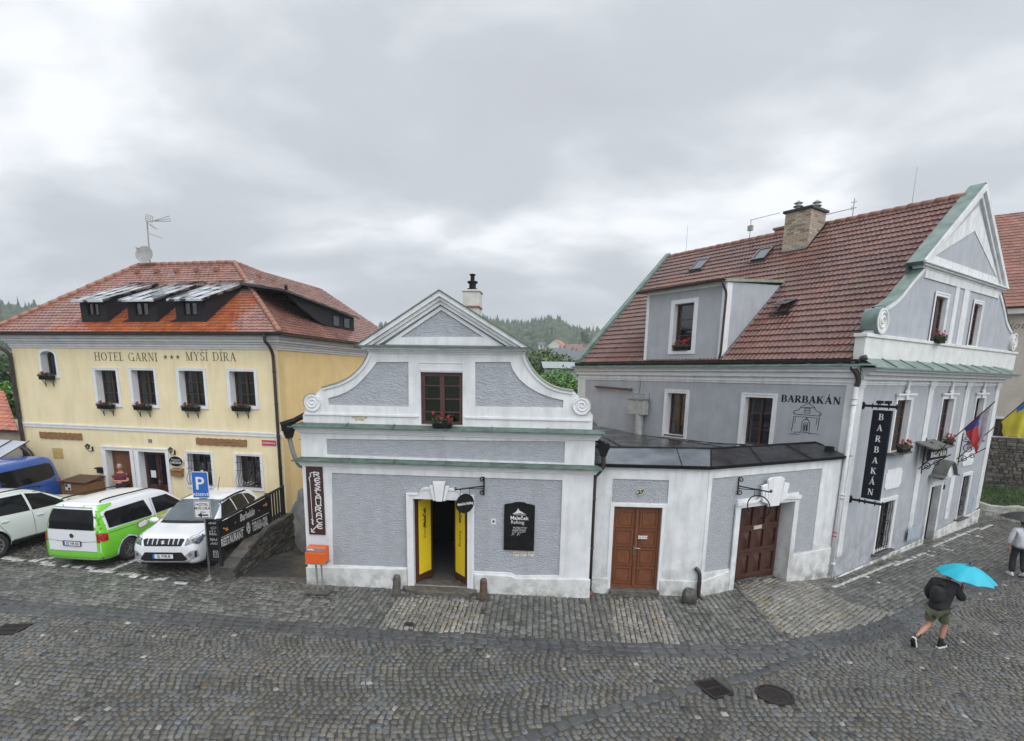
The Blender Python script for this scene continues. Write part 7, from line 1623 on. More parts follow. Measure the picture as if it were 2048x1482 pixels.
class Car:
 def __init__(s, loc, heading, label, stn, paint, wheels, R=.33, W=.22, track=.80, arch=1.16, cat='car', wheel_m=None):
  s.root = empty('parked_car', loc, heading, label, cat, 'cars parked in the hotel yard'); s.bodyname = 'body'
  V, F_ = car_body(stn); mb = MB(); mb.add(V, F_); o = mb.build('body', [paint, M_plastic], None, smooth=True); md = o.modifiers.new('s', 'SUBSURF'); md.levels = 2; md.render_levels = 2
  me = eval_mesh(o); bmx = bmesh.new(); bmx.from_mesh(me); bmx.transform(Matrix()); s.bvh = BVHTree.FromBMesh(bmx); bmx.free()
  cut = MB(); cut.cur = 1
  for wx in wheels:
   for sg in (-1,1): cut.lathe([(0,-.32),(R*arch, -.32),(R*arch, .4),(0,.4)], 28, axis='y', c=(wx, sg*(track+.0), R))
  co = cut.build('cut', [paint, M_plastic], None)
  b = o.modifiers.new('b', 'BOOLEAN'); b.operation = 'DIFFERENCE'; b.object = co; b.solver = 'EXACT'
  me2 = eval_mesh(o); bpy.data.objects.remove(co); old = o.data; bpy.data.objects.remove(o)
  me2.name = 'body'; s.body = bpy.data.objects.new('body', me2); col.objects.link(s.body); s.body.parent = s.root
  me2.polygons.foreach_set('use_smooth', [True]*len(me2.polygons))
  try: me2.set_sharp_from_angle(angle=R_(42))
  except Exception: pass
  for wx in wheels:
   for sg in (-1,1): s.wheel(wx, sg*track, R, W, sg)
 def wheel(s, x, y, R, W, sg):
  w = MB(); r = R; h = W/2
  w.lathe([(r*.66,-h*.9),(r*.80,-h),(r*.95,-h*.95),(r, -h*.7),(r, h*.7),(r*.95, h*.95),(r*.80, h),(r*.66, h*.9),(r*.64,0),(r*.66,-h*.9)], 32, axis='y', c=(0,0,0))
  wr = w.build('wheel', M_rubber, s.root, smooth=True, loc=(x, y, R))
  m = MB(); q = sg*h*.72
  m.lathe([(r*.66, sg*h*.80),(r*.60, sg*h*.82),(r*.585, sg*h*.45),(0, sg*h*.40)], 32, axis='y')
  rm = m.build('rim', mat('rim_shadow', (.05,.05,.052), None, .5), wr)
  m = MB(); m.lathe([(r*.67, sg*h*.80),(r*.66, sg*h*.90),(r*.585, sg*h*.88),(r*.575, sg*h*.6)], 32, axis='y'); m.lathe([(r*.16, sg*h*.45),(r*.16, sg*h*.84),(r*.10, sg*h*.9),(0, sg*h*.9)], 16, axis='y')
  for k in range(10):
   a = k*2*PI/10; c, n_ = math.cos(a), math.sin(a); px_, pz = -n_, c
   pts = []
   for rr, wd in ((r*.12, r*.055),(r*.60, r*.035)):
    for e2 in (-1,1): pts.append((c*rr+px_*wd*e2, n_*rr+pz*wd*e2))
   m.add([(p[0], sg*h*.84, p[1]) for p in pts]+[(p[0], sg*h*.5, p[1]) for p in pts], [(0,1,3,2),(0,2,6,4),(1,3,7,5),(4,5,7,6)])
  m.build('spokes', M_rim, wr, smooth=False)
 def patch(s, name, poly, axis, m, parent=None, off=.006, res=.07, thick=0, label=None, origin=None):
  """lay a polygon (given in the projected plane) on the body surface"""
  bm = bmesh.new(); vs = [bm.verts.new((a, b, 0)) for a, b in poly]; bm.faces.new(vs)
  xs = [p[0] for p in poly]; ys = [p[1] for p in poly]
  for lo, hi, nn in ((min(xs), max(xs),(1,0,0)),(min(ys), max(ys),(0,1,0))):
   k = math.ceil((hi-lo)/res)
   for i in range(1, k):
    v = lo+(hi-lo)*i/k; bmesh.ops.bisect_plane(bm, geom=bm.verts[:]+bm.edges[:]+bm.faces[:], plane_co=(v*nn[0], v*nn[1], 0), plane_no=nn, dist=1e-6)
  bmesh.ops.triangulate(bm, faces=bm.faces[:])
  for v in bm.verts:
   a, b = v.co.x, v.co.y
   o_, d_ = {'L': ((a, 4, b),(0,-1,0)), 'R': ((a, -4, b),(0,1,0)), 'F': ((6, a, b),(-1,0,0)), 'B': ((-6, a, b),(1,0,0)), 'T': ((a, b, 5),(0,0,-1))}[axis]
   h = s.bvh.ray_cast(Vector(o_), Vector(d_))
   if h[0] is None:
    h = s.bvh.find_nearest(Vector({'L': (a, .9, b), 'R': (a, -.9, b), 'F': (2.2, a, b), 'B': (-2.2, a, b), 'T': (a, b, 1.5)}[axis]))
   n_ = h[1]
   if n_.dot(Vector(d_)) > 0: n_ = -n_
   v.co = h[0]+n_*off
  me = bpy.data.meshes.new(name); bm.to_mesh(me); bm.free(); me.polygons.foreach_set('use_smooth', [True]*len(me.polygons)); me.materials.append(m)
  o = bpy.data.objects.new(name, me); col.objects.link(o); o.parent = parent or s.root
  if label: o['label'] = label
  return o
 def line(s, name, pts, axis, w, m, parent=None, off=.0045):
  out = [];
  L = off_pts(pts, w/2); Rr = off_pts(pts, -w/2); return s.patch(name, L+Rr[::-1], axis, m, parent, off, res=.12)
 def mirror(s, x, y, z, m):
  for sg in (-1,1):
   bm = bmesh.new(); bmesh.ops.create_icosphere(bm, subdivisions=3, radius=1)
   for v in bm.verts: v.co = Vector((max(-.45, v.co.x)*.09, v.co.y*.13, v.co.z*.085))
   me = bpy.data.meshes.new('mirror'); bm.to_mesh(me); bm.free(); me.polygons.foreach_set('use_smooth', [True]*len(me.polygons)); me.materials.append(m); o = bpy.data.objects.new('wing_mirror', me); col.objects.link(o); o.parent = s.root; o.location = (x, sg*(y+.12), z)
   a = MB(); a.tube([(0,-sg*.16,-.07),(0,-sg*.02,-.03)], .025,6); a.build('mirror_arm', M_plastic, o)
 def handle(s, x, z, m, sides=(-1,1)):
  for sg in sides:
   h = s.bvh.ray_cast(Vector((x, sg*3, z)), Vector((0,-sg, 0)))[0]
   if h: a = MB(); a.box(x-.10, x+.10, h.y-.0*sg, h.y+sg*.035, z-.016, z+.016) if sg > 0 else a.box(x-.10, x+.10, h.y-.035, h.y, z-.016, z+.016); a.build('door_handle', m, s.root, bevel=.008)
 def plate(s, axis, y, z, txt, w=.26):
  sg = 1 if axis == 'F' else -1; h = s.bvh.ray_cast(Vector((sg*6, y, z)), Vector((-sg, 0,0)))[0]; x = h.x+sg*.02
  T = lambda a, d, b: (x+sg*d, y+a*sg, z+b)
  mb = MB(); mb.plate([R4((-w, w, -.058,.058))], 0,.012, T=T); p = mb.build('number_plate', M_platew, s.root); mb = MB(); mb.plate([R4((-w, -w+.05,-.058,.058))], .0121,.014, T=T); mb.build('band', M_blue, p)
  mb = MB(); mb.plate([R4((-w-.012, w+.012,-.07,.07)), R4((-w, w, -.058,.058))], -.004,.018, T=T); mb.build('holder', M_plastic, p)
  text(txt, .105, M_letter, p, T, .025,-.037,.0135, ext=.001, sx=.80, bold=.0015)
def off_pts(pts, k): return off([tuple(p) for p in pts], k)
M_cwhite = mat('white_car_paint', (.74,.75,.78),(.73,.74,.77),.18,2, coat=.6)
M_cpearl = mat('greenish_white_car_paint', (.62,.66,.63),(.60,.64,.61),.2,2, coat=.6)
M_cgreen = mat('bright_green_film', (.17,.58,.035),(.16,.55,.03),.2,2, coat=.6)
M_cblue = mat('blue_car_paint', (.018,.10,.42),(.016,.09,.38),.2,2, coat=.6)
M_gap = mat('panel_gap', (.06,.06,.065), None, .6)
M_lamp = mat('headlamp_glass', (.16,.19,.21),(.05,.06,.065),.05,14, spec=.9)
M_tail = mat('red_lamp', (.45,.015,.02),(.28,.01,.012),.12,12, coat=.5)
M_chrome = mat('chrome', (.62,.63,.64), None, .18, metal=1)
M_silver = mat('satin_silver', (.5,.51,.53), None, .3, metal=.6)

# -- white compact suv, front towards the street
S1 = [(2.09,.40,.60,.74,.56,.48),(2.06,.30,.66,.84,.72,.60),(1.97,.24,.74,.95,.82,.70),(1.80,.21,.86,1.01,.872,.76),(1.45,.20,.95,1.05,.885,.79),(1.05,.20,.98,1.09,.888,.79),(.84,.20,1.0,1.14,.888,.78),(.50,.20,1.01,1.37,.888,.69),(.18,.20,1.02,1.54,.888,.635),(-.15,.20,1.03,1.60,.888,.62),(-.8,.20,1.04,1.61,.888,.61),(-1.45,.20,1.06,1.58,.885,.60),(-1.80,.22,1.07,1.52,.875,.60),(-1.97,.28,1.05,1.36,.86,.64),(-2.04,.33,.98,1.10,.82,.72),(-2.09,.42,.80,.92,.72,.62)]
c = Car((-8.99,15.47,0), R_(272), 'white compact suv parked front to the street beside the alley wall', S1, M_cwhite, (1.28,-1.24), R=.335, track=.775)
c.patch('windscreen', [(-.70,1.13),(.70,1.13),(.66,1.30),(.585,1.52),(.3,1.545),(-.3,1.545),(-.585,1.52),(-.66,1.30)], 'F', M_cglasslt, off=.008)
wp = c.patch('wiper_cowl', [(-.66,1.09),(.66,1.09),(.66,1.125),(-.66,1.125)], 'F', M_plastic, off=.010)
for sd in 'LR':
 c.patch('side_window', [(.66,1.06),(.60,1.13),(.22,1.44),(-.28,1.50),(-.28,1.06)], sd, M_cglass, off=.007)
 c.patch('side_window', [(-.34,1.06),(-.34,1.50),(-.85,1.50),(-1.08,1.47),(-1.08,1.09)], sd, M_cglass, off=.007)
 c.patch('side_window', [(-1.13,1.10),(-1.13,1.46),(-1.45,1.40),(-1.66,1.22),(-1.60,1.16)], sd, M_cglass, off=.007)
 c.patch('sill_cladding', [(.88,.22),(.88,.34),(-.84,.34),(-.84,.22)], sd, M_plastic, off=.012)
 for x in (1.28,-1.24):
  o = [(x+.44*math.cos(a),.335+.44*math.sin(a)) for a in [PI*i/14 for i in range(15)]]; i_ = [(x+.385*math.cos(a),.335+.385*math.sin(a)) for a in [PI*i/14 for i in range(15)]]; c.patch('arch_cladding', o+i_[::-1], sd, M_plastic, off=.012, res=.2)
 c.line('door_gap', [(.86,.36),(.90,.8),(.80,1.03)], sd, .012, M_gap); c.line('door_gap', [(-.31,.36),(-.31,1.05)], sd, .012, M_gap); c.line('door_gap', [(-.80,.55),(-1.02,.80),(-1.1,1.06)], sd, .012, M_gap)
 c.patch('side_lamp', [(2.0,.82),(1.72,.95),(1.62,.97),(1.72,.84),(1.9,.76)], sd, M_lamp, off=.008)
c.patch('grille', [(-.46,.76),(.46,.76),(.52,.90),(.47,.925),(-.47,.925),(-.52,.90)], 'F', M_plastic, off=.010)
for y in (-.38,-.26,-.145,.145,.26,.38):
 c.patch('grille_bar', [(y-.012,.80),(y+.012,.80),(y+.016,.915),(y-.016,.915)], 'F', M_chrome, off=.018)
c.patch('emblem', [(-.02,.80),(.06,.825),(.018,.85),(.035,.868),(.018,.89),(-.06,.862),(-.018,.842),(-.035,.822)], 'F', M_chrome, off=.022)
for sg in (-1,1):
 k = lambda L_: [(sg*a, b) for a, b in L_]
 c.patch('headlight', k([(.54,.765),(.84,.84),(.835,.925),(.76,.955),(.56,.925)]), 'F', M_lamp, off=.010)
 c.patch('light_strip', k([(.60,.90),(.80,.93),(.80,.945),(.60,.918)]), 'F', M_chrome, off=.014)
 c.patch('fog_recess', k([(.50,.47),(.66,.62),(.80,.64),(.82,.47),(.72,.40)]), 'F', mat('grey_recess', (.34,.35,.37), None, .4), off=.008)
 c.patch('fog_lamp', k(circ(.665,.535,.045,12)), 'F', M_chrome, off=.014); c.patch('air_slot', k([(.745,.45),(.79,.45),(.785,.61),(.75,.61)]), 'F', M_plastic, off=.013)
c.patch('air_intake', [(-.60,.41),(-.46,.60),(.46,.60),(.60,.41),(.5,.37),(-.5,.37)], 'F', M_plastic, off=.011)
c.patch('skid_trim', [(-.62,.355),(-.5,.335),(.5,.335),(.62,.355),(.72,.44),(.68,.43),(.56,.375),(-.56,.375),(-.68,.43),(-.72,.44)], 'F', M_silver, off=.02)
c.patch('lower_bumper', [(-.66,.22),(.66,.22),(.60,.33),(-.60,.33)], 'F', M_plastic, off=.012)
c.line('bonnet_gap', [(1.98,-.55),(1.72,-.73),(.98,-.76)], 'T', .012, M_gap); c.line('bonnet_gap', [(1.98,.55),(1.72,.73),(.98,.76)], 'T', .012, M_gap)
c.line('roof_rail', [(.1,.60),(-1.4,.58)], 'T', .03, M_plastic, off=.02); c.line('roof_rail', [(.1,-.60),(-1.4,-.58)], 'T', .03, M_plastic, off=.02)
c.mirror(.68,.90,1.07, M_cwhite); c.handle(-.18,.95, M_cwhite); c.handle(-.98,.97, M_cwhite); c.plate('F', 0,.50, 'SL 978UB')
mb = MB(); mb.tube([(-.9,0,1.60),(-1.08,0,1.98)], .008,5); mb.build('aerial', M_black, c.root)

# -- white and green family van, rear towards the street
S2 = [(2.20,.42,.62,.76,.52,.45),(2.16,.30,.70,.86,.70,.58),(2.04,.22,.80,.98,.82,.68),(1.75,.20,.92,1.08,.875,.76),(1.35,.20,1.0,1.17,.89,.79),(1.05,.20,1.04,1.30,.895,.76),(.65,.20,1.06,1.62,.895,.70),(.35,.20,1.07,1.76,.895,.68),(0,.20,1.08,1.82,.895,.68),(-.7,.20,1.08,1.83,.895,.68),(-1.5,.20,1.08,1.82,.895,.68),(-1.95,.20,1.08,1.80,.892,.675),(-2.10,.22,1.08,1.74,.885,.66),(-2.18,.24,1.06,1.50,.87,.68),(-2.24,.27,.98,1.26,.85,.70),(-2.25,.40,.78,.95,.80,.66)]
c = Car((-11.24,15.85,0), R_(83), 'white family van with bright green tail and bumper, parked rear to the street', S2, M_cwhite, (1.36,-1.32), R=.325, track=.785)
c.patch('rear_window', [(-.70,1.10),(.70,1.10),(.665,1.45),(.60,1.64),(-.60,1.64),(-.665,1.45)], 'B', M_cglass, off=.010)
c.patch('spoiler_gap', [(-.58,1.675),(.58,1.675),(.56,1.70),(-.56,1.70)], 'B', mat('grey_trim', (.3,.3,.3), None, .5), off=.012)
c.patch('green_bumper', [(-.885,.24),(.885,.24),(.885,.50),(.62,.49),(-.62,.49),(-.885,.50)], 'B', M_cgreen, off=.012)
mb = MB()
for sg in (-1,1):
 k = lambda L_: [(sg*a, b) for a, b in L_]
 c.patch('green_corner', k([(.745,.50),(.89,.50),(.885,1.10),(.74,1.62),(.68,1.62),(.745,1.10)]), 'B', M_cgreen, off=.014, label='green corner panel')
 c.patch('tail_light', k([(.76,.76),(.89,.76),(.888,1.04),(.755,1.02)]), 'B', M_tail, off=.016)
for sd in 'LR':
 c.patch('tail_light', [(-2.30,.77),(-2.02,.79),(-2.0,.98),(-2.3,1.04)], sd, M_tail, off=.016)
 c.patch('green_flank', [(-2.30,.24),(-1.76,.24),(-1.76,.42),(-1.6,.66),(-1.32,.78),(-1.04,.66),(-.88,.42),(-.86,.26),(-.55,.30),(-.22,1.06),(-2.0,1.06),(-2.02,1.56),(-1.60,1.67),(-1.55,1.735),(-2.05,1.74),(-2.30,1.50)], sd, M_cgreen, off=.011, label='bright green rear flank')
 c.patch('side_window', [(-1.92,1.10),(-1.92,1.50),(-1.84,1.55),(-.50,1.58),(-.36,1.12),(-.42,1.08)], sd, M_cglass, off=.016)
 c.patch('side_window', [(-.20,1.10),(-.20,1.57),(.45,1.56),(.95,1.22),(1.0,1.14)], sd, M_cglass, off=.015)
 c.patch('livery_shape', [(-.20,.86),(-.20,1.08),(.35,1.10),(.10,.96)], sd, mat('yellow_green_film', (.50,.52,.08), None, .2, coat=.5), off=.006)
 c.patch('livery_panel', [(-1.05,.92),(-.95,1.02),(-.62,1.04),(-.50,.95),(-.62,.84),(-.92,.80)], sd, mat('brown_film', (.30,.22,.12), None, .3), off=.015)
 c.patch('livery_text_panel', [(-.98,.92),(-.92,.985),(-.66,1.01),(-.58,.94),(-.68,.87),(-.92,.84)], sd, M_cwhite, off=.019)
 c.line('slide_rail', [(-1.98,.98),(-.45,.98)], sd, .016, M_gap, off=.015); c.line('door_gap', [(-.27,.3),(-.27,1.6)], sd, .012, M_gap, off=.009); c.line('door_gap', [(.92,.4),(.96,.9),(1.0,1.1)], sd, .012, M_gap)
 c.patch('sill_cladding', [(.94,.22),(.94,.30),(-.9,.30),(-.9,.22)], sd, M_plastic, off=.015)
for y in (-.60,.60):
 r = MB(); r.tube(catmull([(.35, y, 1.775),(.25, y, 1.845),(-1.6, y, 1.86),(-1.85, y, 1.80)], 6),.020,6); r.build('roof_rail', M_plastic, c.root, smooth=True)
c.line('tailgate_crease', [(-.74,.80),(-.30,.76),(.30,.76),(.74,.80)], 'B', .010, M_gap, off=.009); c.line('tailgate_gap', [(-.735,.50),(.735,.50)], 'B', .010, M_gap, off=.014)
e1 = c.patch('emblem', circ(0,.93,.062,20), 'B', M_chrome, off=.014); c.patch('emblem_field', circ(0,.93,.050,20), 'B', M_letter, c.root, off=.018)
for a, b in (((-.03,.965),(0,.90)),((.03,.965),(0,.90)),((-.042,.93),(-.02,.89)),((.042,.93),(.02,.89))): c.line('emblem_mark', [a, b], 'B', .009, M_chrome, off=.021)
c.root.scale = (.95,.95,.96); c.handle(-.62,.98, M_cwhite); c.handle(.05,.96, M_cwhite); c.mirror(.86,.90,1.14, M_plastic); c.plate('B', 0,.72, 'JO 144 AD')

# -- large greenish white suv at the left edge, seen from its right side
S3 = [(2.40,.45,.66,.80,.60,.5),(2.36,.32,.74,.90,.78,.66),(2.2,.26,.84,1.0,.90,.78),(1.8,.24,.96,1.08,.955,.84),(1.2,.24,1.03,1.14,.965,.86),(.95,.24,1.05,1.19,.965,.84),(.45,.24,1.07,1.50,.965,.74),(.1,.24,1.08,1.66,.965,.69),(-.3,.24,1.09,1.71,.965,.68),(-1.0,.24,1.10,1.71,.965,.67),(-1.7,.24,1.12,1.66,.96,.66),(-2.05,.26,1.12,1.54,.95,.66),(-2.28,.30,1.10,1.32,.93,.70),(-2.38,.36,1.0,1.14,.88,.76),(-2.42,.48,.82,.96,.76,.66)]
c = Car((-14.80,15.85,0), R_(80), 'large off-white suv parked at the left picture edge, seen from its right side', S3, M_cpearl, (1.45,-1.42), R=.37, track=.845)
for sd in 'LR':
 c.patch('side_window', [(.78,1.13),(.20,1.52),(-.28,1.60),(-.28,1.13)], sd, M_cglass, off=.007); c.patch('side_window', [(-.35,1.13),(-.35,1.60),(-1.25,1.59),(-1.32,1.15)], sd, M_cglass, off=.007); c.patch('side_window', [(-1.40,1.16),(-1.34,1.58),(-1.75,1.53),(-2.0,1.30),(-1.95,1.20)], sd, M_cglass, off=.007)
 c.patch('sill_cladding', [(1.0,.25),(1.0,.40),(-.98,.40),(-.98,.25)], sd, M_plastic, off=.012); c.line('door_gap', [(-.31,.42),(-.31,1.12)], sd, .012, M_gap); c.line('door_gap', [(-.98,.5),(-1.2,.86),(-1.30,1.14)], sd, .012, M_gap); c.line('door_gap', [(1.0,.45),(1.02,.9),(.9,1.08)], sd, .012, M_gap)
 c.patch('chrome_strip', [(.95,.41),(.95,.43),(-.95,.43),(-.95,.41)], sd, M_chrome, off=.02)
c.patch('windscreen', [(-.76,1.19),(.76,1.19),(.66,1.60),(-.66,1.60)], 'F', M_cglasslt, off=.008)
for sg in (-1,1): c.patch('tail_light', [(sg*.62,.92),(sg*.93,.94),(sg*.93,1.08),(sg*.62,1.06)], 'B', M_tail, off=.012)
c.patch('rear_window', [(-.66,1.18),(.66,1.18),(.60,1.50),(-.60,1.50)], 'B', M_cglass, off=.01)
for y in (-.64,.64): r = MB(); r.tube(catmull([(.2, y, 1.66),(.1, y, 1.74),(-1.4, y, 1.74),(-1.75, y, 1.66)], 6),.018,6); r.build('roof_rail', M_plastic, c.root, smooth=True)
c.mirror(.72,.96,1.16, M_plastic); c.handle(-.12,.96, M_cpearl); c.handle(-1.08,.98, M_cpearl)

# -- blue van
S4 = [(2.52,.50,.74,.95,.70,.6),(2.46,.36,.84,1.05,.84,.72),(2.25,.28,.98,1.16,.92,.80),(1.85,.26,1.06,1.28,.945,.82),(1.55,.26,1.10,1.45,.95,.80),(1.05,.26,1.12,1.86,.95,.78),(.75,.26,1.12,1.96,.95,.78),(0,.26,1.12,1.99,.95,.78),(-1.4,.26,1.12,1.99,.95,.78),(-2.15,.26,1.12,1.97,.945,.77),(-2.36,.28,1.12,1.88,.93,.75),(-2.46,.32,1.08,1.50,.91,.76),(-2.52,.38,.96,1.16,.88,.76),(-2.54,.5,.8,.96,.8,.7)]
c = Car((-17.62,17.65,.06), R_(277), 'dark blue passenger van parked against the left end of the yellow hotel', S4, M_cblue, (1.55,-1.45), R=.345, track=.83, cat='van')
for sd in 'LR':
 c.patch('side_window', [(-2.18,1.22),(-2.22,1.50),(-2.12,1.68),(-1.9,1.72),(.30,1.72),(.30,1.14),(-1.5,1.14),(-1.95,1.16)], sd, M_cglass, off=.008); c.patch('side_window', [(.40,1.14),(.40,1.72),(.95,1.70),(1.5,1.25),(1.45,1.15)], sd, M_cglass, off=.008)
 c.line('door_gap', [(.35,.35),(.35,1.76)], sd, .012, M_gap); c.line('crease', [(-2.4,.98),(1.6,.98)], sd, .010, M_gap)
c.patch('windscreen', [(-.80,1.30),(.80,1.30),(.72,1.80),(-.72,1.80)], 'F', M_cglasslt, off=.008); c.patch('rear_window', [(-.75,1.18),(.75,1.18),(.68,1.72),(-.68,1.72)], 'B', M_cglass, off=.01)
for sg in (-1,1): c.patch('tail_light', [(sg*.80,.78),(sg*.92,.78),(sg*.92,1.15),(sg*.80,1.15)], 'B', M_tail, off=.012)
c.mirror(1.30,.95,1.2, M_plastic); c.handle(.52,1.04, M_plastic); c.handle(.18,1.04, M_plastic)

# ================================================================== ALLEY WALL, FENCE, SIGNS, STREET FURNITURE
def stone_wall(name, pts, h0, h1, th, label, m, zb=-1.2):
 p0 = pts[0]; e_ = empty(name, (p0[0], p0[1], 0),0, label, 'stone wall'); mb = MB(); rg = random.Random(8)
 n = 0
 for (a, b),(ha, hb) in zip(zip(pts[:-1], pts[1:]), zip(h0[:-1], h0[1:])):
  L = math.hypot(b[0]-a[0], b[1]-a[1]); az = math.atan2(b[1]-a[1], b[0]-a[0]); F = Face(a, az, p0,0); F.box(mb, 0, L, -th, -.03, zb, min(ha, hb)-.04)
 core = mb.build('core', M_stonedk, e_)
 st = MB()
 for (a, b),(ha, hb) in zip(zip(pts[:-1], pts[1:]), zip(h0[:-1], h0[1:])):
  L = math.hypot(b[0]-a[0], b[1]-a[1]); az = math.atan2(b[1]-a[1], b[0]-a[0]); F = Face(a, az, p0,0)
  z = zb
  while z < max(ha, hb):
   hz = rg.uniform(.09,.17); u = rg.uniform(-.2,0)
   while u < L:
    w_ = rg.uniform(.12,.38); top = ha+(hb-ha)*min(1, max(0,(u+w_/2)/L))
    u0, u1 = max(0, u+.008), min(L, u+w_-.008)
    if u1-u0 > .04 and z+hz*.6 < top:
     d = rg.uniform(-.005,.035); zz1 = min(z+hz-.008, top+rg.uniform(-.01,.02)); j = lambda: rg.uniform(-.012,.012); st.cur = rg.choice([0,0,1,2])
     st.add([F(u0+j(),-.04, z+j()), F(u1+j(),-.04, z+j()), F(u1+j(),-.04, zz1+j()), F(u0+j(),-.04, zz1+j()), F(u0+.02+j(), d, z+.015+j()), F(u1-.02+j(), d, z+.015+j()), F(u1-.02+j(), d, zz1-.015+j()), F(u0+.02+j(), d, zz1-.015+j())], [(4,5,6,7),(0,1,5,4),(1,2,6,5),(2,3,7,6),(3,0,4,7)])
    u += w_
   z += hz
  # capping stones
  u = 0
  while u < L-.05:
   w_ = min(rg.uniform(.25,.5), L-u); za = ha+(hb-ha)*(u+w_/2)/L; st.cur = rg.choice([0,1,2]); sl_ = (hb-ha)/L*w_/2; fo = .02+rg.uniform(-.01,.01); st.add([F(x, d, za+dz+(sl_ if x > u+w_/2 else -sl_)) for dz in (-.07, rg.uniform(-.01,.015)) for d in (-th-.01, fo) for x in (u+.008, u+w_-.008)], [(0,2,3,1),(4,5,7,6),(0,1,5,4),(2,6,7,3),(0,4,6,2),(1,3,7,5)]); u += w_
 st.build('stones', m, e_, recalc=False); return e_
MWS = [mat('wall_stone_dark', (.075,.068,.055),(.035,.034,.030),.55,4, [(14,.8,.03),(60,.4,.01)]), mat('wall_stone_brown', (.13,.105,.08),(.07,.06,.05),.6,4, [(14,.8,.03),(60,.4,.01)]), mat('wall_stone_grey', (.11,.108,.10),(.055,.055,.052),.55,4, [(14,.8,.03),(60,.4,.01)])]
AW = [(-6.95,13.02),(-6.90,14.9),(-6.85,16.62)]
stone_wall('stone_wall', AW, (.34,.86,.86),0,.35, 'dark rough stone retaining wall along the alley under the black fence', MWS, zb=-1.0)
AZF = math.atan2(AW[2][1]-AW[0][1], AW[2][0]-AW[0][0]); FF_ = Face((AW[0][0]-.14, AW[0][1]), AZF)
LF = math.hypot(AW[2][0]-AW[0][0], AW[2][1]-AW[0][1])
e_ = empty('banner_fence', FF_.world(0,0,0), AZF, 'black railing with large black restaurant and grill banner on the alley wall', 'fence')
FWf = Face((AW[0][0]-.14, AW[0][1]), AZF)
def fpx(x, y): return FWf.px(360+x/4.631,900+y/4.631)
t0 = fpx(372,660); t1 = fpx(945,352); b0 = fpx(402,906); b1_ = fpx(820,722)
zt0, zt1 = t0[1], t1[1]; ub0, ub1 = t0[0], fpx(815,430)[0]; ue_ = fpx(965,360)[0]
ztop_ = lambda u: zt0+(zt1-zt0)*(u-t0[0])/(t1[0]-t0[0])
bz0, bz1 = b0[1], b1_[1]
zbot_ = lambda u: bz0+(bz1-bz0)*(u-b0[0])/(b1_[0]-b0[0])
mb = MB(); FWf.tube(mb, [(ub0-.1,-.02, ztop_(ub0-.1)+.02),(ue_, -.02, ztop_(ue_)+.02)], .035,6); mb.build('top_rail', M_larch, e_)
mb = MB(); FWf.tube(mb, [(ub1,-.02,.98),(ue_, -.02,.98)], .025,6); mb.build('lower_rail', M_larch, e_)
for u in (ub0,(ub0+ub1)/2, ub1+.02, ue_): mb = MB(); FWf.box(mb, u-.035, u+.035,-.09,-.02,.45 if u < 1 else .84, ztop_(u)+.06); mb.build('post', M_larch, e_)
nsl = 6
for k in range(nsl):
 u = ub1+.12+(ue_-ub1-.2)*k/(nsl-1); mb = MB(); FWf.box(mb, u-.045, u+.045,-.015,.01,.88, ztop_(u)-.0); mb.build('slat', M_larch, e_)
mb = MB(); L4 = [(ub0-.02, zbot_(ub0)),(ub1, zbot_(ub1)),(ub1, ztop_(ub1)-.02),(ub0-.02, ztop_(ub0)-.02)]; FWf.plate(mb, [L4], .011,.022); bn = mb.build('banner', mat('banner_black', (.010,.010,.011),(.016,.016,.016),.5,3, spec=.15), e_)
sz_ = (zt1-zt0)/(t1[0]-t0[0]); szb = (bz1-bz0)/(b1_[0]-b0[0]); Wb = ub1-ub0
def TB(a, d, b): # banner coords: a in 0..1 along, b in 0..1 up
 u = ub0+a*Wb; return FWf(u, .023+d, zbot_(u)+(ztop_(u)-zbot_(u))*b)
TB2 = lambda a, d, b: TB(a/Wb, d, b/.85)
hB = .85
lm = mat('banner_lettering', (.60,.59,.57),(.45,.44,.43),.5,20)
text('RESTAURANT', .34, lm, bn, TB2,-.03*Wb, .07,.001, 'LEFT', ext=.001, sx=.40*Wb/2, bold=.008); text('TERASA-GRIL', .34, lm, bn, TB2, Wb*.58,.11,.001, 'LEFT', ext=.001, sx=.36*Wb/2, bold=.008)
text('Barbakán', .29, lm, bn, TB2, Wb*.50,.55,.001, ext=.001, sx=.72, bold=.006, shear=.1); text('-', .2, lm, bn, TB2, Wb*.25,.55,.001, ext=.001); text('-', .2, lm, bn, TB2, Wb*.75,.55,.001, ext=.001)
mb = MB()
for a0, a1, b_ in ((-.02*Wb, .42*Wb, .34),(.58*Wb, .97*Wb, .40)): mb.plate([R4((a0, a1, b_, b_+.018))], .0,.002, T=TB2)
mb.build('rule', lm, bn)
mb = MB(); mb.plate([circ(.50*Wb, .26,.10,14, rz=.17)], .0,.0015, T=TB2); fo = mb.build('roundel', lm, bn); mb = MB()
for cxx, czz, r1, r2 in ((.485,.33,.018,.03),(.52,.32,.018,.03),(.50,.22,.05,.02),(.48,.15,.02,.03),(.53,.38,.035,.02)): mb = MB(); mb.plate([circ(cxx*Wb, czz, r1,10, rz=r2)], .0016,.003, T=TB2); mb.build('mark', M_black, fo)
def arrow(T, cx, cz, s, m, parent, rot=0, d=.001, name='arrow'):
 c_, s_ = math.cos(rot), math.sin(rot); P = [(-1,.14),(.2,.14),(.2,.5),(1,0),(.2,-.5),(.2,-.14),(-1,-.14)]; mb = MB(); mb.plate([[(cx+(x*c_-y*s_)*s, cz+(x*s_+y*c_)*s) for x, y in P]], d-.001, d+.002, T=T); return mb.build(name, m, parent)
M_arr = mat('orange_arrow', (.62,.27,.05), None, .5)
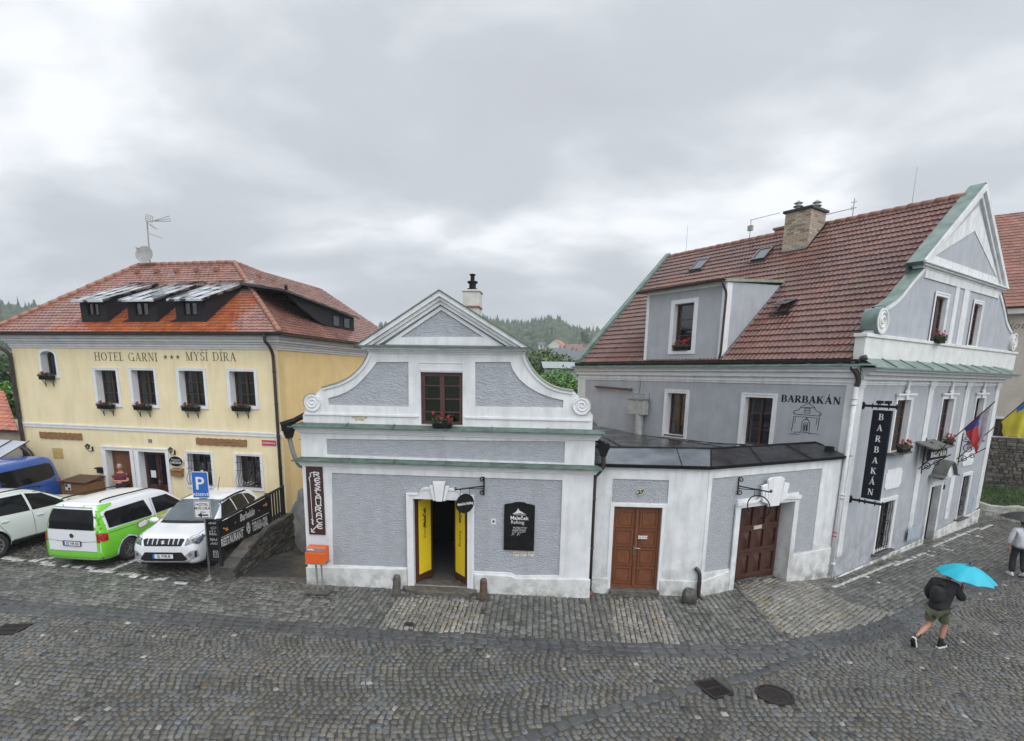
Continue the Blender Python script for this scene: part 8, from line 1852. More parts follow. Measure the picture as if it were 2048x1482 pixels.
arrow(TB2,.07*Wb, .55,.13, M_arr, bn, rot=-.5); arrow(TB2,.90*Wb, .66,.13, M_arr, bn, rot=-.05)
# chalkboard at the fence end
cbp = (-7.08,12.93); FC = Face(cbp, R_(-4))
k4 = lambda x, y: FC.px(360+x/4.631,900+y/4.631)
a, b, c_, d4 = k4(243,652), k4(368,648), k4(412,1020), k4(275,1010)
u0, u1 = (a[0]+d4[0])/2,(b[0]+c_[0])/2; z0_, z1_ = (c_[1]+d4[1])/2,(a[1]+b[1])/2
e_ = empty('chalkboard', (cbp[0], cbp[1], 0), R_(-4), 'narrow black chalk menu board fixed to the fence end behind the parking sign', 'chalkboard')
mb = MB(); FC.box(mb, u0, u1,-.03,-.005, z0_, z1_); bd = mb.build('board', M_black, e_); mb = MB(); FC.plate(mb, [R4((u0-.02, u1+.02, z0_-.02, z1_+.02)), R4((u0+.012, u1-.012, z0_+.012, z1_-.012))], -.035,.008); mb.build('frame', M_larch, bd)
mb = MB(); r6 = random.Random(3); cr_ = MB()
W4 = u1-u0; H4 = z1_-z0_
for row, (zz, n_, kind) in enumerate(((.90,6,0),(.70,4,0),(.62,7,0),(.48,8,0),(.38,6,0))):
 x = u0+W4*.15
 for q_ in range(n_): h_ = r6.uniform(.03,.075); stroke(cr_, [(x, z0_+zz*H4),(x+.012, z0_+zz*H4+h_),(x+.028, z0_+zz*H4+.01),(x+.04, z0_+zz*H4+.02)], FC, .007,-.003); x += W4*.7/n_
stroke(cr_, [(u0+W4*.25+W4*.5*i/10, z0_+.80*H4+.03*math.sin(i*PI/10)) for i in range(11)]+[(u0+W4*.82, z0_+.83*H4)], FC, .008,-.003); stroke(cr_, [(u0+W4*.25+W4*.5*i/10, z0_+.80*H4-.02*math.sin(i*PI/10)) for i in range(11)], FC, .008,-.003)
for pts in ([(.3,.06),(.3,.19),(.62,.19),(.62,.06),(.3,.06)], [(.62,.16),(.76,.15),(.76,.09),(.62,.08)], [(.28,.20),(.36,.23),(.46,.21),(.56,.23),(.66,.20)], [(.4,.08),(.4,.17)], [(.52,.08),(.52,.17)]): stroke(cr_, [(u0+W4*p[0], z0_+H4*p[1]) for p in pts], FC, .010,-.003)
cr_.build('chalk_writing', mat('chalk', (.50,.50,.48), None, .9), bd, recalc=False)
# parking sign
pp = g(418,1158); FP = Face(pp, R_(2)); k2 = lambda x, y: FP.px(240+x/5.294,900+y/5.294)
e_ = empty('parking_sign', (pp[0], pp[1], 0), R_(2), 'blue parking sign marked RESERVE over a white hotel plate on a grey steel pole', 'traffic sign')
A = [k2(752,230), k2(925,228), k2(955,510), k2(772,505)]; ztp = (A[0][1]+A[1][1])/2; zb1 = (A[2][1]+A[3][1])/2; ul_ = (A[0][0]+A[3][0])/2; ur_ = (A[1][0]+A[2][0])/2
pu = (k2(905,740)[0]+0)/1; zpt_ = ztp+.03
mb = MB(); FP.tube(mb, [(pu*.0,-.05,0),(pu*.5,-.05,1.2),(pu, -.05,1.75),((ul_+ur_)/2+.02,-.05, zpt_)] if False else [(0,-.05,0),((ul_+ur_)/2+.04,-.05, zpt_)], .030,10); mb.build('pole', M_galv, e_, smooth=True)
mb = MB(); FP.box(mb, -.09,.09,-.13,.03,.0,.012); FP.tube(mb, [(0,-.05,.0),(0,-.05,.1)], .042,8); mb.build('base', M_galv, e_)
rr = lambda u0, u1, z0, z1, r: [(u0+r-r*math.cos(a), z0+r-r*math.sin(a)) for a in (0,.5,1.07,1.57)]+[(u1-r+r*math.sin(a), z0+r-r*math.cos(a)) for a in (0,.5,1.07,1.57)]+[(u1-r+r*math.cos(a), z1-r+r*math.sin(a)) for a in (0,.5,1.07,1.57)]+[(u0+r-r*math.sin(a), z1-r+r*math.cos(a)) for a in (0,.5,1.07,1.57)]
lean = lambda F, k=0: (lambda u, d, z: F(u, d, z))
mb = MB(); FP.plate(mb, [rr(ul_, ur_, zb1, ztp, .03)], -.004,.008); p1 = mb.build('parking_plate', M_letterw, e_); mb = MB(); FP.plate(mb, [rr(ul_+.015, ur_-.015, zb1+.015, ztp-.015,.025)], .0085,.011); mb.build('blue_field', M_blue, p1)
hp = ztp-zb1; text('P', hp*.68, M_letterw, p1, FP, (ul_+ur_)/2-.01, zb1+hp*.33,.013, ext=.001, bold=.006); text('RÉSERVÉ', hp*.155, M_letterw, p1, FP, (ul_+ur_)/2, zb1+hp*.08,.013, ext=.001, bold=.001, sx=1.0)
B = [k2(778,532), k2(958,540), k2(966,722), k2(792,716)]; ul2 = (B[0][0]+B[3][0])/2; ur2 = (B[1][0]+B[2][0])/2; z2t = (B[0][1]+B[1][1])/2; z2b = (B[2][1]+B[3][1])/2
mb = MB(); FP.plate(mb, [rr(ul2, ur2, z2b, z2t, .03)], -.004,.008); p2 = mb.build('hotel_plate', M_letterw, e_); mb = MB(); FP.plate(mb, [rr(ul2+.008, ur2-.008, z2b+.008, z2t-.008,.03), rr(ul2+.02, ur2-.02, z2b+.02, z2t-.02,.025)], .0085,.010); mb.build('border', M_letter, p2)
hq = z2t-z2b; xm = (ul2+ur2)/2; text('HOTEL', hq*.23, M_letter, p2, FP, xm, z2b+hq*.70,.010, ext=.001, bold=.001); text('MYŠÍ DÍRA', hq*.20, M_letter, p2, FP, xm, z2b+hq*.49,.010, ext=.001, bold=.001, sx=.92); text('10m', hq*.17, M_letter, p2, FP, xm, z2b+hq*.29,.010, ext=.001)
arrow(FP, xm, z2b+hq*.17,.13, M_letter, p2, rot=PI, d=.010)
mb = MB(); FP.box(mb, xm-.06, xm+.10,-.09,-.005, zb1-.035, zb1-.010); mb.build('clip', M_galv, e_)
# wooden bin box
uu0 = FH.px(163,951,.1)[0]; uu1 = FH.px(206,951,.1)[0]; e_ = empty('wooden_bin', FH.world((uu0+uu1)/2,.5,0), HA, 'brown wooden bin box with black lid beside the blue van at the hotel wall', 'bin'); Fb = Face(FH.world((uu0+uu1)/2,.5,0)[:2], HA); hw_ = (uu1-uu0)/2+.06
mb = MB(); Fb.box(mb, -hw_, hw_, -.38,.38,.0,1.02); bx = mb.build('box', M_wood, e_, bevel=.008); mb = MB(); mb.add([Fb(x, d, z) for x in (-hw_-.04, hw_+.04) for d, z in ((-.42,1.16),(.44,1.03),(.44,1.06),(-.42,1.19))], [(0,1,2,3),(4,5,6,7),(0,1,5,4),(1,2,6,5),(2,3,7,6),(3,0,4,7)]); mb.build('lid', M_doordk, e_)
mb = MB(); Fb.box(mb, -hw_+.2,-hw_+.45,.382,.39,.74,.98); st_ = mb.build('sticker', M_letterw, e_); mb = MB(); Fb.box(mb, -hw_+.22,-hw_+.31,.391,.394,.86,.96); Fb.box(mb, -hw_+.33,-hw_+.43,.391,.394,.76,.84); mb.build('print', M_letter, st_)
# drains and covers
def grate(px_, rz, w_, l_, n, label):
 x, y = gg(*px_); e_ = empty('drain_grate', (x, y, gz(x, y)), rz, label, 'drain'); mb = MB(); mb.plate([R4((-w_/2, w_/2,-l_/2, l_/2)), R4((-w_/2+.04, w_/2-.04,-l_/2+.04,-.015)), R4((-w_/2+.04, w_/2-.04,.015, l_/2-.04))], -.03,.012, T=lambda a, d, b: (a, b, d)); fr_ = mb.build('frame', M_iron, e_, bevel=.004)
 mb = MB()
 for s in (-1,1):
  for k in range(n): y0 = s*(.015+(l_/2-.055)*(k+.5)/n); mb.box(-w_/2+.04, w_/2-.04, y0-.006, y0+.006,-.02,.007)
 mb.build('bars', M_iron, e_); mb = MB(); mb.box(-w_/2+.02, w_/2-.02,-l_/2+.02, l_/2-.02,-.045,-.008); mb.build('pit', M_void, e_); return e_
# orientation taken from the grate's long edges
ga = gg(1386,1362); gb = gg(1434,1400); gc = gg(1415,1352)
grate((1427,1376), math.atan2(gb[1]-ga[1], gb[0]-ga[0])+PI/2,.44,.54,7, 'rusty square drain grate in the foreground cobbles beside the manhole'); grate((20,1258),.1,.52,.46,7, 'dark drain grate at the left picture edge')
x, y = gg(1549,1390); e_ = empty('manhole_cover', (x, y, gz(x, y)),0, 'round rusty manhole cover in the cobbles', 'manhole cover'); mb = MB(); mb.lathe([(0,.010),(.245,.010),(.25,.004),(.256,.004)], 40); mb.build('cover', M_iron, e_); mb = MB(); mb.lathe([(.256,-.02),(.257,.016),(.30,.016),(.305,-.02)], 40); mb.build('ring', M_iron, e_)
mb = MB()
for i in range(-5,6):
 for j in range(-5,6):
  if math.hypot(i, j) < 5 and (i or j): mb.box(i*.043-.012, i*.043+.012, j*.043-.012, j*.043+.012,.0101,.014)
mb.build('studs', M_iron, e_)
x, y = gg(817,1249); e_ = empty('valve_cover', (x, y, 0),.05, 'small square dark valve cover in the light paving before the open door', 'cover'); mb = MB(); mb.box(-.09,.09,-.09,.09,-.02,.014); mb.build('lid', M_iron, e_, bevel=.006); mb = MB(); mb.box(-.02,.02,-.02,.02,.0141,.018); mb.build('knob', M_iron, e_)

# ================================================================== PEOPLE
def skin(name, chains, m, parent, sub=2, root=0):
 """chains: list of lists of (x,y,z,r[,r2]) with shared joints merged"""
 V = []; E_ = []; Rr = []; idx = {}
 for ch in chains:
  prev = None
  for p in ch:
   key = tuple(round(c, 4) for c in p[:3])
   if key not in idx: idx[key] = len(V); V.append(p[:3]); Rr.append((p[3], p[4] if len(p) > 4 else p[3]))
   i = idx[key]
   if prev is not None and prev != i: E_.append((prev, i))
   prev = i
 me = bpy.data.meshes.new(name); me.from_pydata(V, E_, []); o = bpy.data.objects.new(name, me); col.objects.link(o)
 sm = o.modifiers.new('skin', 'SKIN'); sm.use_smooth_shade = True
 for i, r in enumerate(Rr): me.skin_vertices[0].data[i].radius = r
 me.skin_vertices[0].data[root].use_root = True
 ss = o.modifiers.new('sub', 'SUBSURF'); ss.levels = sub; ss.render_levels = sub
 m2 = eval_mesh(o); bpy.data.objects.remove(o); m2.name = name; m2.polygons.foreach_set('use_smooth', [True]*len(m2.polygons)); m2.materials.clear(); m2.materials.append(m)
 o2 = bpy.data.objects.new(name, m2); col.objects.link(o2); o2.parent = parent; return o2
M_skin = mat('skin', (.46,.24,.165),(.42,.20,.14),.55,6)
M_blackcloth = mat('black_cloth', (.012,.012,.014),(.02,.02,.022),.85,10, [(14,.6,.02)])
M_olive = mat('olive_cloth', (.12,.125,.075),(.09,.095,.055),.85,10, [(14,.6,.02)])
M_greyh = mat('grey_hair', (.42,.41,.39),(.28,.27,.26),.8,20)
M_darkh = mat('dark_hair', (.03,.022,.018),(.015,.012,.01),.6,20)
M_maroon = mat('maroon_cloth', (.12,.022,.03),(.09,.016,.022),.85,10, [(14,.5,.02)])
M_whitecl = mat('white_cloth', (.62,.63,.66),(.52,.53,.56),.85,8, [(10,.5,.02)])
def hand(chains, wrist, d, up, s=1.0, curl=.5, thumb=1):
 """palm + five fingers appended as chains; d direction of the hand, up = back-of-hand normal"""
 w = Vector(wrist); d = Vector(d).normalized(); up = (Vector(up)-d*Vector(up).dot(d)).normalized(); sd = d.cross(up)*thumb
 palm = w+d*.05*s; kn = w+d*.095*s
 chains.append([(*w, .026*s, .020*s),(*palm, .038*s, .017*s),(*kn, .036*s, .015*s)])
 for k, L in enumerate((.068,.078,.072,.056)):
  b = kn+sd*(.027-.018*k)*s; p = [(*kn, .036*s, .015*s),(*(b+d*.008*s),.0095*s)]; cur = b+d*.008*s; dirv = d.copy()
  for j in range(3): dirv = (dirv-up*curl*(.5+.3*j)).normalized(); cur = cur+dirv*L*s/3; p.append((*cur, (.0088-.0010*j)*s))
  chains.append(p)
 t = palm+sd*.034*s; chains.append([(*palm, .038*s, .017*s),(*t, .012*s),(*(t+(sd*.5+d*.7-up*.2).normalized()*.03*s),.0105*s),(*(t+(sd*.2+d-up*.5).normalized()*.055*s),.0088*s)])
def head(parent, c, r, face_dir, m_skin, m_hair, hair='short'):
 """ellipsoid head with nose, ears, eyes and mouth; hair a shell over the skull"""
 f = Vector(face_dir).normalized(); up = Vector((0,0,1)); f = (f-up*f.dot(up)*.5).normalized(); s = up.cross(f).normalized(); u = f.cross(s)
 bm = bmesh.new(); bmesh.ops.create_icosphere(bm, subdivisions=4, radius=1)
 for v in bm.verts:
  x, y, z = v.co; wq_ = .76*(1-.20*max(0,-z)); jaw = -.10*max(0,-z)
  k = 1.0+(.16*math.exp(-((y)**2+(z+.12)**2)/.018) if x > 0 else 0)-(.05*math.exp(-((abs(y)-.32)**2+(z-.10)**2)/.02) if x > 0 else 0)+(.04*math.exp(-(y**2/.05+(z+.42)**2/.008)) if x > 0 else 0)
  v.co = Vector(c)+f*(x*.92*k+jaw)*r+s*(y*wq_)*r+u*z*1.12*r
 me = bpy.data.meshes.new('head'); bm.to_mesh(me); bm.free(); me.polygons.foreach_set('use_smooth', [True]*len(me.polygons)); me.materials.append(m_skin); o = bpy.data.objects.new('head', me); col.objects.link(o); o.parent = parent
 for sg in (-1,1):
  mb = MB(); p = Vector(c)+s*sg*.76*r-f*.05*r; mb.tube([p-u*.18*r, p+s*sg*.08*r, p+u*.18*r-f*.02*r], [r*.07, r*.13, r*.08], 8); mb.build('ear', m_skin, o, smooth=True)
  mb = MB(); p = Vector(c)+f*.86*r+s*sg*.30*r+u*.10*r; mb.tube([p-s*.10*r, p+s*.10*r], r*.055,6); mb.build('eye', M_darkh, o)
 mb = MB(); p = Vector(c)+f*.84*r-u*.46*r; mb.tube([p-s*.2*r, p+f*.05*r, p+s*.2*r], r*.04,6); mb.build('mouth', mat('lips', (.35,.12,.10), None, .5), o)
 bm = bmesh.new(); bmesh.ops.create_icosphere(bm, subdivisions=4, radius=1)
 for v in bm.verts:
  x, y, z = v.co; n_ = 1+.05*noise.noise(v.co*4); v.co = Vector(c)+f*x*.99*r*n_+s*y*.86*r*n_+u*z*1.2*r*n_
 dl_ = [v for v in bm.verts if ((v.co-Vector(c)).dot(f)/r > .35 and (v.co-Vector(c)).dot(u)/r < .62) or (v.co-Vector(c)).dot(u)/r < (-.35 if hair == 'short' else -.9)]
 bmesh.ops.delete(bm, geom=dl_, context='VERTS'); me = bpy.data.meshes.new('hair'); bm.to_mesh(me); bm.free(); me.polygons.foreach_set('use_smooth', [True]*len(me.polygons)); me.materials.append(m_hair); h = bpy.data.objects.new('hair', me); col.objects.link(h); h.parent = parent
 return o
def shoe(parent, heel, toe, m1, m2, w=.048, up=(0,0,1)):
 h = Vector(heel); t = Vector(toe); d = (t-h).normalized(); u = Vector(up); u = (u-d*u.dot(d)).normalized(); L = (t-h).length; s = d.cross(u)
 def ring(x, hw, hh, zb=0): return [h+d*x*L+s*hw*math.cos(a)+u*(zb+hh+hh*math.sin(a)) for a in [2*PI*i/12 for i in range(12)]]
 R = [ring(-.02,.026,.030), ring(.10,.038,.046), ring(.30,.042,.048), ring(.50,.045,.038), ring(.75,.050,.030), ring(.93,.042,.024), ring(1.02,.02,.014)]
 mb = MB(); mb.add([p for r in R for p in r], [(i*12+k, i*12+(k+1) % 12,(i+1)*12+(k+1) % 12,(i+1)*12+k) for i in range(6) for k in range(12)]+[tuple(range(12)), tuple(range(72,84))]); sh = mb.build('shoe', m1, parent, smooth=True, subsurf=1)
 mb = MB(); o_ = [(-.05,.030),(.1,.046),(.35,.044),(.6,.052),(.85,.052),(1.0,.036),(1.05,.01)]
 loop = [h+d*x*L+s*w_ for x, w_ in o_]+[h+d*x*L-s*w_ for x, w_ in o_[::-1]]; n = len(loop); mb.add([p-u*.012 for p in loop]+[p+u*.022 for p in loop], [tuple(range(n)), tuple(range(n, 2*n))]+[(i, (i+1) % n, (i+1) % n+n, i+n) for i in range(n)]); mb.build('sole', m2, sh); return sh
def umbrella(loc, rz, tilt, R, drop, m, L, label, ribs=10):
 e_ = empty('umbrella', loc, rz, label, 'umbrella'); 
 T = Matrix.Rotation(tilt[0], 4, 'X') @ Matrix.Rotation(tilt[1], 4, 'Y')
 mb = MB(); nr = 9; seg = ribs*6; vs = [T @ Vector((0,0, L))]
 for j in range(1, nr+1):
  t = j/nr
  for k in range(seg):
   a = 2*PI*k/seg; ph = (k % 6)/6; sag = math.sin(ph*PI); rr = R*t*(1-.10*sag*t*t); z = L-drop*(t**1.9)*1.0+.045*R*sag*t*t*.3-.02*sag*t*(1-t)
   vs.append(T @ Vector((rr*math.cos(a), rr*math.sin(a), z)))
 fs = [(0,1+k, 1+(k+1) % seg) for k in range(seg)]+[(1+(j-1)*seg+k, 1+(j-1)*seg+(k+1) % seg, 1+j*seg+(k+1) % seg, 1+j*seg+k) for j in range(1, nr) for k in range(seg)]
 mb.add(vs, fs); cn = mb.build('canopy', m, e_, smooth=True, recalc=False)
 mb = MB()
 for k in range(ribs):
  a = 2*PI*k/ribs; mb.tube([T @ Vector((R*t*math.cos(a), R*t*math.sin(a), L-drop*t**1.9-.008)) for t in (0,.25,.5,.75,1.0)], .0035,4)
 mb.build('ribs', M_galv, e_)
 mb = MB(); mb.tube([T @ Vector((0,0,-.02)), T @ Vector((0,0, L+.07))], .008,8); mb.build('shaft', M_black, e_); mb = MB(); mb.tube([T @ Vector((0,0,-.06)), T @ Vector((0,0,.09))], .015,8); mb.build('handle', M_black, e_); return e_, T

# ---- man under the turquoise umbrella, striding away to the right
px0 = gg(1862,1292); fx_, fy_ = px0; H_ = R_(26)     # walking direction (world azimuth)
gz0 = gz(*px0)
man = empty('person', (fx_, fy_, gz0), H_, 'person in black hooded jacket and olive shorts striding under the turquoise umbrella', 'person')
# local: x forward, y left, z up ; pelvis over origin, leaning forward
pel = (0.02,0,.90); hipL = (.02,.10,.86); hipR = (.02,-.10,.86)
# front leg = right leg planted ahead ; rear leg = left leg, heel lifted behind
kR = (.16,-.11,.48); aR = (.10,-.11,.10); kL = (.0,.10,.45); aL = (-.42,.10,.25)
body = [[(*pel, .13,.11),(*hipL, .085),(*kL, .056),(-.16,.10,.385,.058),(*aL, .036)], [(*pel, .13,.11),(*hipR, .085),(*kR, .056),(.13,-.11,.31,.056),(*aR, .036)], [(*pel, .13,.11),(.08,0,1.15,.08),(.15,0,1.36,.08),(.19,0,1.45,.055),(.23,0,1.50,.05)]]
shR = (.15,-.19,1.38); elR = (.30,-.26,1.12); wrR = (.46,-.16,1.20); shL = (.15,.19,1.38); elL = (.14,.27,1.10); wrL = (.26,.24,.88)
body += [[(.15,0,1.36,.08),(*shR, .05),(*elR, .038),(*wrR, .027)], [(.15,0,1.36,.08),(*shL, .058),(*elL, .042),(*wrL, .027)]]
hand(body, wrR, (.6,.1,.5),(.5,-.6,-.3), curl=.9); hand(body, wrL, (.3,0,-.9),(.2,.9,0), curl=.4, thumb=-1)
bd = skin('body', body, M_skin, man)
jk = [[(.0,0,.78,.19,.19),(.03,0,.90,.20,.19),(.07,0,1.10,.20,.18),(.13,0,1.32,.20,.15),(.19,0,1.45,.10,.09)], [(.13,0,1.32,.20,.15),(.12,-.21,1.36,.095),(.28,-.28,1.11,.082),(.42,-.18,1.18,.06)], [(.13,0,1.32,.20,.15),(.12,.21,1.36,.095),(.12,.29,1.10,.08),(.23,.26,.92,.055)]]
skin('jacket', jk, M_blackcloth, man); skin('hood', [[(.10,-.10,1.40,.08),(.03,0,1.36,.11),(.10,.10,1.40,.08)]], M_blackcloth, man); skin('backpack', [[(-.04,0,1.36,.15),(-.08,0,1.16,.16),(-.08,0,.98,.14)]], M_blackcloth, man)
sh_ = [[(.02,0,.88,.175,.15),(.02,.10,.80,.115),(.0,.105,.60,.105),(-.01,.105,.53,.10)], [(.02,0,.88,.175,.15),(.04,-.10,.80,.115),(.10,-.11,.62,.105),(.12,-.11,.54,.10)]]
skin('shorts', sh_, M_olive, man)
head(man, (.27,0,1.58),.115,(1,0,-.15), M_skin, M_darkh)
mb = MB(); mb.tube([(-.39,.10,.25),(-.31,.10,.30)], .046,10); mb.build('sock', M_blackcloth, man, smooth=True); mb = MB(); mb.tube([(.10,-.11,.07),(.115,-.11,.22)], .046,10); mb.build('sock', M_blackcloth, man, smooth=True)
shoe(man, (.02,-.11,.012),(.29,-.12,.012), M_black, M_letterw); shoe(man, (-.50,.10,.25),(-.41,.105,.0), M_black, M_letterw, up=(-.9,0,.35))
# backpack-like hood bulk is part of the jacket; umbrella held in the right hand
cH, sH = math.cos(H_), math.sin(H_); hx, hy, hz = .43,-.15,1.20
uw = (fx_+hx*cH-hy*sH, fy_+hx*sH+hy*cH, gz0+hz)
umbrella((uw[0], uw[1], uw[2]),0,(R_(4), R_(6)),.53,.25, mat('turquoise_nylon', (.0,.40,.52),(.0,.36,.47),.45,3),.60, 'bright turquoise umbrella held over the striding person', ribs=10)

# ---- person in white hooded top and black trousers, right edge, black umbrella
p2 = gg(2030,1150); g2 = gz(*p2); H2 = R_(75)
pe = empty('person', (p2[0], p2[1], g2), H2, 'person in white hooded top and black trousers walking away at the right edge', 'person')
body = [[(0,0,.90,.13,.11),(0,.09,.86,.08),(.06,.10,.48,.052),(-.02,.10,.09,.034)], [(0,0,.90,.13,.11),(0,-.09,.86,.08),(-.04,-.10,.48,.052),(-.20,-.10,.14,.034)], [(0,0,.90,.11,.10),(0,0,1.12,.08),(0,0,1.34,.08),(.01,0,1.45,.05),(.02,0,1.52,.048)], [(0,0,1.34,.08),(0,.18,1.36,.055),(.0,.25,1.10,.04),(.06,.25,.86,.026)], [(0,0,1.34,.08),(0,-.18,1.36,.055),(.10,-.24,1.12,.04),(.26,-.14,1.20,.026)]]
hand(body, (.06,.25,.86),(.2,0,-1),(.1,.9,0), curl=.35, thumb=-1); hand(body, (.26,-.14,1.20),(.5,.1,.5),(.5,-.6,-.3), curl=.9)
skin('body', body, M_skin, pe)
skin('top', [[(0,0,.80,.18,.17),(0,0,.94,.19,.17),(0,0,1.12,.18,.17),(0,0,1.32,.18,.15),(.01,0,1.43,.09)], [(0,0,1.32,.18,.13),(0,.20,1.35,.085),(0,.27,1.10,.068),(.05,.265,.92,.045)], [(0,0,1.32,.18,.13),(0,-.20,1.35,.085),(.10,-.26,1.12,.068),(.22,-.17,1.18,.05)]], M_whitecl, pe); skin('hood', [[(.0,-.10,1.40,.07),(-.08,0,1.36,.10),(.0,.10,1.40,.07)]], M_whitecl, pe)
skin('trousers', [[(0,0,.92,.16,.13),(0,.095,.82,.105),(.06,.10,.48,.085),(-.01,.10,.08,.082)], [(0,0,.92,.16,.13),(0,-.095,.82,.105),(-.04,-.10,.48,.085),(-.19,-.10,.14,.082)]], M_blackcloth, pe)
head(pe, (.03,0,1.61),.112,(1,0,0), M_skin, M_darkh, 'long')
skin('hair', [[(-.03,0,1.66,.10),(-.07,0,1.52,.085),(-.08,0,1.38,.05)]], M_darkh, pe)
shoe(pe, (-.07,.10,.01),(.19,.11,.01), M_letterw, M_letterw); shoe(pe, (-.27,-.10,.09),(-.04,-.10,.01), M_letterw, M_letterw)
c2_, s2_ = math.cos(H2), math.sin(H2); uw = (p2[0]+.32*c2_+.10*s2_, p2[1]+.32*s2_-.10*c2_, g2+1.27)
umbrella(uw, 0,(0, R_(4)),.55,.22, mat('black_nylon', (.02,.02,.022), None, .5),.56, 'black umbrella over the person in the white top at the right edge', ribs=8)

# ---- grey haired man with folded arms in the hotel doorway
um = FH.px(243,960,.12)[0]; wp3 = FH.world(um, .12,0)
pm = empty('person', (wp3[0], wp3[1], .0), HA-PI/2+R_(14), 'grey haired man in dark red t-shirt with folded arms in the hotel doorway', 'person')
body = [[(0,0,.88,.13,.12),(0,.09,.84,.085),(.02,.11,.46,.055),(0,.12,.08,.035)], [(0,0,.88,.13,.12),(0,-.09,.84,.085),(.02,-.11,.46,.055),(0,-.12,.08,.035)], [(0,0,.88,.12,.12),(0,0,1.08,.09),(0,0,1.30,.08),(.0,0,1.41,.058),(.02,0,1.47,.052)],
   [(0,0,1.30,.08),(0,.20,1.31,.062),(.06,.28,1.06,.047),(.24,.10,1.07,.034),(.27,-.02,1.09,.028)], [(0,0,1.30,.08),(0,-.20,1.31,.062),(.06,-.28,1.05,.047),(.27,-.10,1.02,.034),(.30,.03,1.03,.028)]]
hand(body, (.27,-.02,1.09),(.1,-1,.1),(1,0,.2), curl=.4, thumb=-1); hand(body, (.30,.03,1.03),(0,1,.1),(1,0,.2), curl=.4)
skin('body', body, M_skin, pm)
skin('t_shirt', [[(0,0,.80,.18,.18),(0,0,.92,.19,.19),(0,0,1.08,.19,.19),(0,0,1.28,.185,.15),(0,0,1.38,.09)], [(0,0,1.28,.185,.15),(0,.21,1.29,.085),(.03,.265,1.14,.072)], [(0,0,1.28,.185,.15),(0,-.21,1.29,.085),(.03,-.265,1.14,.072)]], M_maroon, pm)
skin('trousers', [[(0,0,.88,.16,.14),(0,.09,.80,.11),(.02,.11,.46,.08),(0,.12,.08,.07)], [(0,0,.88,.16,.14),(0,-.09,.80,.11),(.02,-.11,.46,.08),(0,-.12,.08,.07)]], M_blackcloth, pm)
head(pm, (.03,0,1.57),.112,(1,.45,0), M_skin, M_greyh)
shoe(pm, (-.05,.12,.01),(.2,.14,.01), M_black, M_black); shoe(pm, (-.05,-.12,.01),(.2,-.14,.01), M_black, M_black)

# ================================================================== BACKGROUND
def crown_mesh(name, blobs, n, size, m, parent, seed=1, tint=(.5,1.5), flat=.0):
 rg = np.random.default_rng(seed); tot = sum(b[3]*b[4]*b[5] for b in blobs); VV = []; CC = []
 for (cx, cy, cz, rx, ry, rz) in blobs:
  k = max(20, int(n*rx*ry*rz/tot)); d = rg.normal(size=(k, 3)); d /= np.linalg.norm(d, axis=1)[:, None]; r = rg.uniform(.35,1.0,(k, 1))**.45; lump = 1+.18*np.sin(d[:, :1]*5+cx)*np.cos(d[:, 1:2]*6+cy)
  P = np.array([cx, cy, cz])+d*r*lump*np.array([rx, ry, rz]); a = rg.normal(size=(k, 3))+d*.6; a /= np.linalg.norm(a, axis=1)[:, None]; b = np.cross(a, rg.normal(size=(k, 3))); b /= np.linalg.norm(b, axis=1)[:, None]; c = np.cross(a, b); s = size*rg.uniform(.55,1.3,(k, 1))
  q = np.stack([P-b*s, P-c*s*.55, P+b*s, P+c*s*.55], 1); VV.append(q.reshape(-1,3)); t = rg.uniform(*tint, (k, 1)); hue = rg.uniform(.85,1.2,(k, 1)); C = np.concatenate([t*hue, t, t*.9, np.ones((k, 1))], 1); CC.append(np.repeat(C, 4,0))
 V = np.concatenate(VV); C = np.concatenate(CC); nq = len(V)//4; me = bpy.data.meshes.new(name); me.vertices.add(len(V)); me.vertices.foreach_set('co', V.astype(np.float32).ravel()); me.loops.add(len(V)); me.loops.foreach_set('vertex_index', np.arange(len(V), dtype=np.int32)); me.polygons.add(nq); me.polygons.foreach_set('loop_start', np.arange(0, len(V),4, dtype=np.int32)); me.update(calc_edges=True)
 at = me.color_attributes.new('tint', 'FLOAT_COLOR', 'POINT'); at.data.foreach_set('color', C.astype(np.float32).ravel()); me.materials.append(m); o = bpy.data.objects.new(name, me); col.objects.link(o); o.parent = parent; return o
M_leafbr = mat('bright_leaves', (.11,.24,.045),(.055,.145,.028),.5,3, attr='tint')
M_leafol = mat('olive_leaves', (.12,.175,.06),(.07,.125,.04),.55,2, attr='tint')
M_leafdk2 = mat('deep_leaves', (.05,.11,.038),(.03,.075,.025),.55,2, attr='tint')
def tree(px_, ytop, D, w_, h_, label, m, nb=9, n=9000, leaf=.16, seed=1, zb=None, cat='tree', name='tree', group=None):
 """px_: photo column of the trunk, ytop: photo row of the crown top, D: distance"""
 d = ray(px_, ytop); t = D/d.y; x, y, z = d.x*t, d.y*t, CAMH+d.z*t; base = z-h_ if zb is None else zb
 e_ = empty(name, (x, y, base),0, label, cat, group); rg = random.Random(seed); H = z-base; bl = []
 for k in range(nb): a = rg.uniform(0,2*PI); r = rg.uniform(0,.62)*w_/2; zz = rg.uniform(.42,.86)*H; s = rg.uniform(.24,.38)*w_; bl.append((r*math.cos(a), r*math.sin(a), min(zz, H-s*.75), s, s, s*.8))
 crown_mesh('crown', bl, n, leaf, m, e_, seed)
 mb = MB(); mb.tube([(0,0,-.5),(.05,0, H*.3),(-.05,.05, H*.55)], [w_*.05, w_*.035, w_*.02], 8)
 for b in bl[:5]: mb.tube([(0,0, H*.32),(b[0]*.5, b[1]*.5,(H*.35+b[2])/2),(b[0], b[1], b[2])], [w_*.02, w_*.014, w_*.006], 5)
 mb.build('trunk', M_bark, e_, smooth=True); return e_
